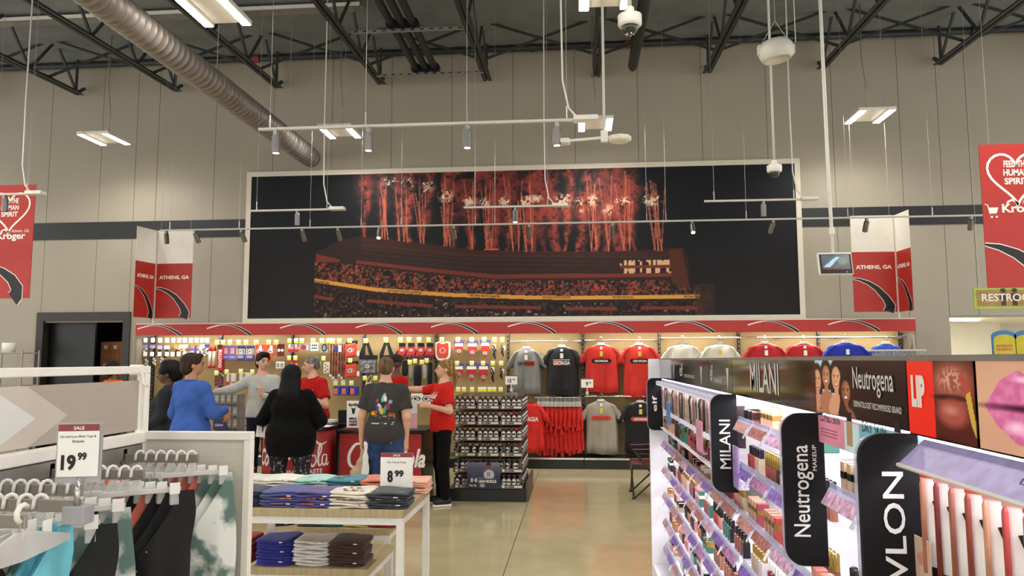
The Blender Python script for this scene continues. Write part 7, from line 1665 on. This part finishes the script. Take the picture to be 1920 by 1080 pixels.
    if hair == 'cap': MB().prism([(-.07*s, 0), (-.06*s, -.07*s), (0, -.09*s), (.06*s, -.07*s), (.07*s, 0)], Hd((0, -.07, 1.665)), R @ UX, R @ UY, Vector((0, 0, .008))).build('cap_brim', M_CR, t, False)
    if shoes:
        for k in (-1, 1):
            q = k*.090*g*hip*1.1; b = Blob(.009); b.rc(Z((q, .045, .06)), Z((q*1.12, -.10, .05)), .047*s, .040*s, k=.02); b.rc(Z((q, .03, .08)), Z((q, .03, .11)), .046*s, .044*s, k=.03); b.cut((0, 0, .02), (0, 0, -1)); link_mesh('shoe', b.mesh('shoe', M_SHOE), t)
            b = Blob(.009); b.rc(Z((q, .045, .02)), Z((q*1.12, -.10, .02)), .053*s, .046*s, k=.02); b.cut((0, 0, .0), (0, 0, -1)); b.cut((0, 0, .026), (0, 0, 1)); link_mesh('shoe_sole', b.mesh('shoe_sole', M_SOLE), t)
    return t, tp, tm, s
def cl(name, c, **k): return mat('garment ' + name, c, .9, spec=.15, var=k.pop('var', .05), scale=k.pop('scale', 6), cloth=.02, bump=.05, **k)
HAIR = {k: mat(k + ' hair', c, .6, spec=.2, var=.35, scale=40, stretch=(1, 1, .2)) for k, c in dict(black='#0c0a0a', brown='#3a281c', grey='#7d7974', sandy='#6a5338', blonde='#96703f', darkbrown='#221610').items()}
def at_floor(px, Y): return atY(px, 700, Y).x
# man in light grey sweater pointing across the counter
t, tp, tm, s = person('person in a pale grey sweater reaching sideways behind the counter', at_floor(492, 9.65), 9.65, .12, 1.80, 'fair', 'shirt', cl('pale grey', '#b9b8b4'), .4, cl('navy', '#181c2c'), 'full', HAIR['darkbrown'],
    arms={-1: [(-.34, -.06, 1.29), (-.56, -.16, 1.25), ((-1, -.25, -.1), (0, -.3, -1))], 1: [(.22, -.08, 1.14), (.07, -.26, 1.22), ((-.1, -.1, 1), (-1, .2, 0))]}, head=(.62, .0), curls=(.35, 1.1), points=(False, True), hem=.93)
bv = bvh_of(tm); b_ = MB().box((.05, -.2, 1.255), (.13, -.199, 1.285)).build('name_badge', M_BLK, tp, False); wrap(b_, bv, -1)
# shopper with long black hair in a black jacket
t, tp, tm, s = person('person in a wide black jacket and patterned leggings seen from behind', at_floor(548, 8.0), 8.0, math.pi + .05, 1.64, 'deep', 'hood', cl('black', '#0a0a0b'), .15, mat('lettered leggings', '#7d7878', .8, col2='#121118', scale=30, detail=1, ramp=(.58, .61)), 'long', HAIR['black'],
    g=1.48, arms={-1: [(-.34, -.04, 1.12), (-.20, -.26, 1.0)], 1: [(.35, -.03, 1.12), (.355, -.10, 1.08), ((.1, -.2, -1), (-1, 0, 0))]}, hem=.72, female=True, hip=1.0)
pp = atY(490, 806, 8.06); q = thing('folded_paper', 'white folded paper held beside the black jacket', 'paper', tuple(pp)); MB().box((-.055, 0, -.08), (.055, .006, .08)).xform(Matrix.Rotation(.12, 4, 'Y')).build('sheet', M_WCARD, q, False)
for k_ in range(3): MB().box((-.035, -.001, .01 - .02*k_), (.03, 0, .014 - .02*k_)).build('print_line', M_GREYM, q, False)
# red polo man
t, tp, tm, s = person('person in a red polo shirt looking aside behind the counter', at_floor(592, 9.75), 9.75, -.55, 1.75, 'fair', 'polo', cl('polo red', '#b51c1c'), .5, cl('black trousers', '#141416'), 'short', HAIR['grey'],
    g=1.14, arms={-1: [(-.28, .02, 1.14), (-.16, -.24, 1.14)], 1: [(.31, -.06, 1.12), (.10, -.30, 1.27), ((-.8, -.5, .35), (-.2, -.3, -1))]}, sleeve='short', lean=(-.06, -.05), head=(-.62, .05), curls=(.6, .9), hem=.92)
bv = bvh_of(tm); lt = lettering('Coca-Cola', (.02, -.3, 1.29), UX, UZ, .09, .03, M_INKW, tp, shear=.3, world=False); wrap(lt, bv, -1)
# man in charcoal tee with back print
t, tp, tm, s = person('person in a charcoal printed tee and jeans, seen from behind, holding bags', at_floor(724, 7.7), 7.7, math.pi - .08, 1.73, 'fair', 'tee', cl('charcoal', '#3d3c3b'), .55, mat('blue denim', '#2a4676', .85, var=.3, scale=14, col2='#182a4c'), 'short', HAIR['sandy'],
    g=1.12, arms={-1: [(-.235, .02, 1.13), (-.215, -.03, .89)], 1: [(.245, .03, 1.13), (.265, -.02, .87)]}, sleeve='short', hem=.86, curls=(.5, 1.0), head=(.15, .12))
bv = bvh_of(tm)
cv = Canvas(70, 70, 0, 0, 70, 70, rgb('#3d3c3b')); rr = np.random.default_rng(12)
for x, y, rx, ry, c_, a_ in ((38, 10, 4, 9, '#7fb8b0', .3), (42, 12, 3, 6, '#dcdad2', -.2), (30, 30, 4, 7, '#c8c4ba', .2), (24, 28, 4, 6, '#3a5ab0', 0), (46, 27, 5, 6, '#8a4a6a', .3), (34, 36, 5, 6, '#c9b45a', .4), (14, 40, 7, 4, '#d8a52a', -.2), (20, 38, 4, 4, '#c84a2a', 0), (40, 34, 3, 8, '#5f9a6a', .2), (52, 18, 4, 4, '#9a9aa8', 0), (24, 16, 3, 4, '#a84a4a', .3), (28, 24, 3, 3, '#e6e2d8', 0)):
    cv.mix(cv.ell(x, y, rx, ry, .15, a_), rgb(c_))
for x in (50, 54, 58): cv.mix(cv.ell(x, 43, 1.8, 4, .15)*1, rgb('#b05a2a'))
cv.mix(cv.rect(12, 58, 30, 60), rgb('#c9c6be')); cv.mix(cv.rect(34, 57, 46, 60)*(cv.noise(3, 1, 4) > .4), rgb('#c9c6be')); cv.mix(cv.rect(55, 56, 60, 62)*(cv.noise(2, 1, 4) > .4), rgb('#b9b6ae')); cv.mix(cv.rect(10, 44, 60, 50)*(cv.noise(3, 2, 8) > .62), rgb('#9a8a70'))
ob = cv.sheet('back_print', (.16, .3, 1.0), (-.34, 0, 0), (0, 0, .37), print_mat('garment print', .9, spec=.15), tp, False); keep_ink(ob, rgb('#3d3c3b')); wrap(ob, bv, 1, .003)
ob = MB().grid(lambda a, b_: Vector((-.02 - .11*a, .3, .86 - .09 + .09*b_)), 6, 5).build('back_pocket', mat('blue denim', '#2a4676'), t, False)
wb_ = MB().stroke([(.02, .60), (-.03, .63), (-.06, .60), (-.02, .57), (-.05, .55), (.0, .53)], .016, (-.05, .12, 0), UX, UZ).build('jeans_drawing', mat('yellow fabric paint', '#c9c83a', .7), t, False)
pbm = [o for o in t.children if o.name.startswith('trousers')][0].data; bp_ = bvh_of(pbm); wrap(wb_, bp_, 1, .006); wrap(ob, bp_, 1, .004)
ob = MB().grid(lambda a, b_: Vector((-.04 - .07*a, .3, .855 + .02*b_)), 5, 2).build('pocket_note', mat('orange note', '#d88a2a', .6), t, False); wrap(ob, bp_, 1, .008)
# shopping bags in his hand
hx = at_floor(680, 7.66)
def bag(label, px0, px1, py0, py1, Y, m, tw):
    a, b2 = atY(px0, py1, Y), atY(px1, py0, Y); w_, h_ = b2.x - a.x, b2.z - a.z
    q = thing('shopping_bag', label, 'bag', (a.x + w_/2, Y, a.z), group='bags held by the shopper')
    bb = Blob(.008); bb.wr = .006; bb.rc((0, 0, w_*.42), (tw*w_, 0, h_*.55), w_*.46, w_*.28, sy=.45, k=.03); bb.rc((tw*w_, 0, h_*.55), (tw*w_*1.2, 0, h_*.97), w_*.26, .018, sy=.5, k=.03); bb.cut((0, 0, .004), (0, 0, -1)); link_mesh('bag_film', bb.mesh('bag_film', m), q)
    return q
bag('crinkled tan plastic bag hanging from the hand beside the jeans', 655, 696, 842, 905, 7.62, mat('tan plastic film', '#b0906a', .35, var=.15, scale=14), .10)
bag('white plastic bag hanging between tan bag and jeans', 676, 694, 830, 893, 7.56, mat('white plastic film', '#d9d8d8', .35, var=.08, scale=14), .0)
# staff member in red tee with ponytail
t, tp, tm, s = person('person in a red lettered tee and black trousers reaching forward', at_floor(830, 8.9), 8.9, -1.15, 1.70, 'fair', 'tee', cl('tee red', '#c3241c'), .45, cl('black pants', '#0c0c0d'), 'pony', HAIR['blonde'],
    arms={-1: [(-.23, -.30, 1.38), (-.14, -.55, 1.40), ((.1, -1, .05), (.3, 0, -1))], 1: [(.24, .02, 1.14), (.16, -.22, 1.20), ((-.5, -.8, .15), (-.8, .3, -.2))]}, sleeve='short', lean=(0, .03), head=(-.2, -.05), female=True, hem=.88, curls=(.3, .8))
bv = bvh_of(tm)
for tx, z0, w_, h_ in (('Coca-Cola', 1.245, .20, .075), ('RACING FAMILY', 1.205, .15, .028)): lt = lettering(tx, (-w_/2 + .02, -.3, z0), UX, UZ, w_, h_, M_INKW, tp, bold=.03, shear=.3, world=False); wrap(lt, bv, -1, .005)
# blue shirt man at left, seen from behind
person('person in a royal blue dress shirt seen from behind at left', at_floor(361, 7.6), 7.6, 2.72, 1.77, 'tan', 'shirt', cl('royal blue', '#3f60ab'), .4, cl('dark slacks', '#1c1c20'), 'full', HAIR['brown'], g=1.12, arms={-1: [(-.26, -.06, 1.14), (-.17, -.30, 1.16)], 1: [(.25, .01, 1.13), (.22, -.16, .98)]}, hem=.84, head=(-.5, 0))
person('person in a charcoal jacket facing left beside the blue shirt', at_floor(316, 8.1), 8.1, -1.25, 1.66, 'deep', 'hood', cl('charcoal jacket', '#2b2d30'), .3, cl('black leggings', '#0d0d0f'), 'curly', HAIR['black'], g=1.2, female=True, arms={-1: [(-.23, -.04, 1.14), (-.15, -.22, 1.02)], 1: [(.23, -.02, 1.14), (.15, -.2, 1.02)]}, hem=.78, head=(0, .08))
person('person in a cap half hidden between blue shirt and charcoal jacket', at_floor(344, 8.9), 8.9, -.5, 1.66, 'brown', 'tee', cl('dark tee', '#1c1c20'), .4, cl('dark slacks', '#1c1c20'), 'cap', mat('black cap cloth', '#1a1416', .8), head=(-.3, 0), sleeve='short')
person('person in red with a black cap standing behind the grey tee', at_floor(741, 9.95), 9.95, -.75, 1.77, 'deep', 'tee', cl('polo red', '#b51c1c'), .4, cl('black trousers', '#141416'), 'cap', mat('black cap', '#0d0d0e', .8), sleeve='short', head=(-.2, .1))
person('person in an orange top in front of the stock room', at_floor(214, 11.9), 11.9, math.pi - .3, 1.64, 'deep', 'tee', cl('safety orange', '#e0601c'), .4, cl('dark slacks', '#1c1c20'), 'curly', HAIR['black'], sleeve='short')
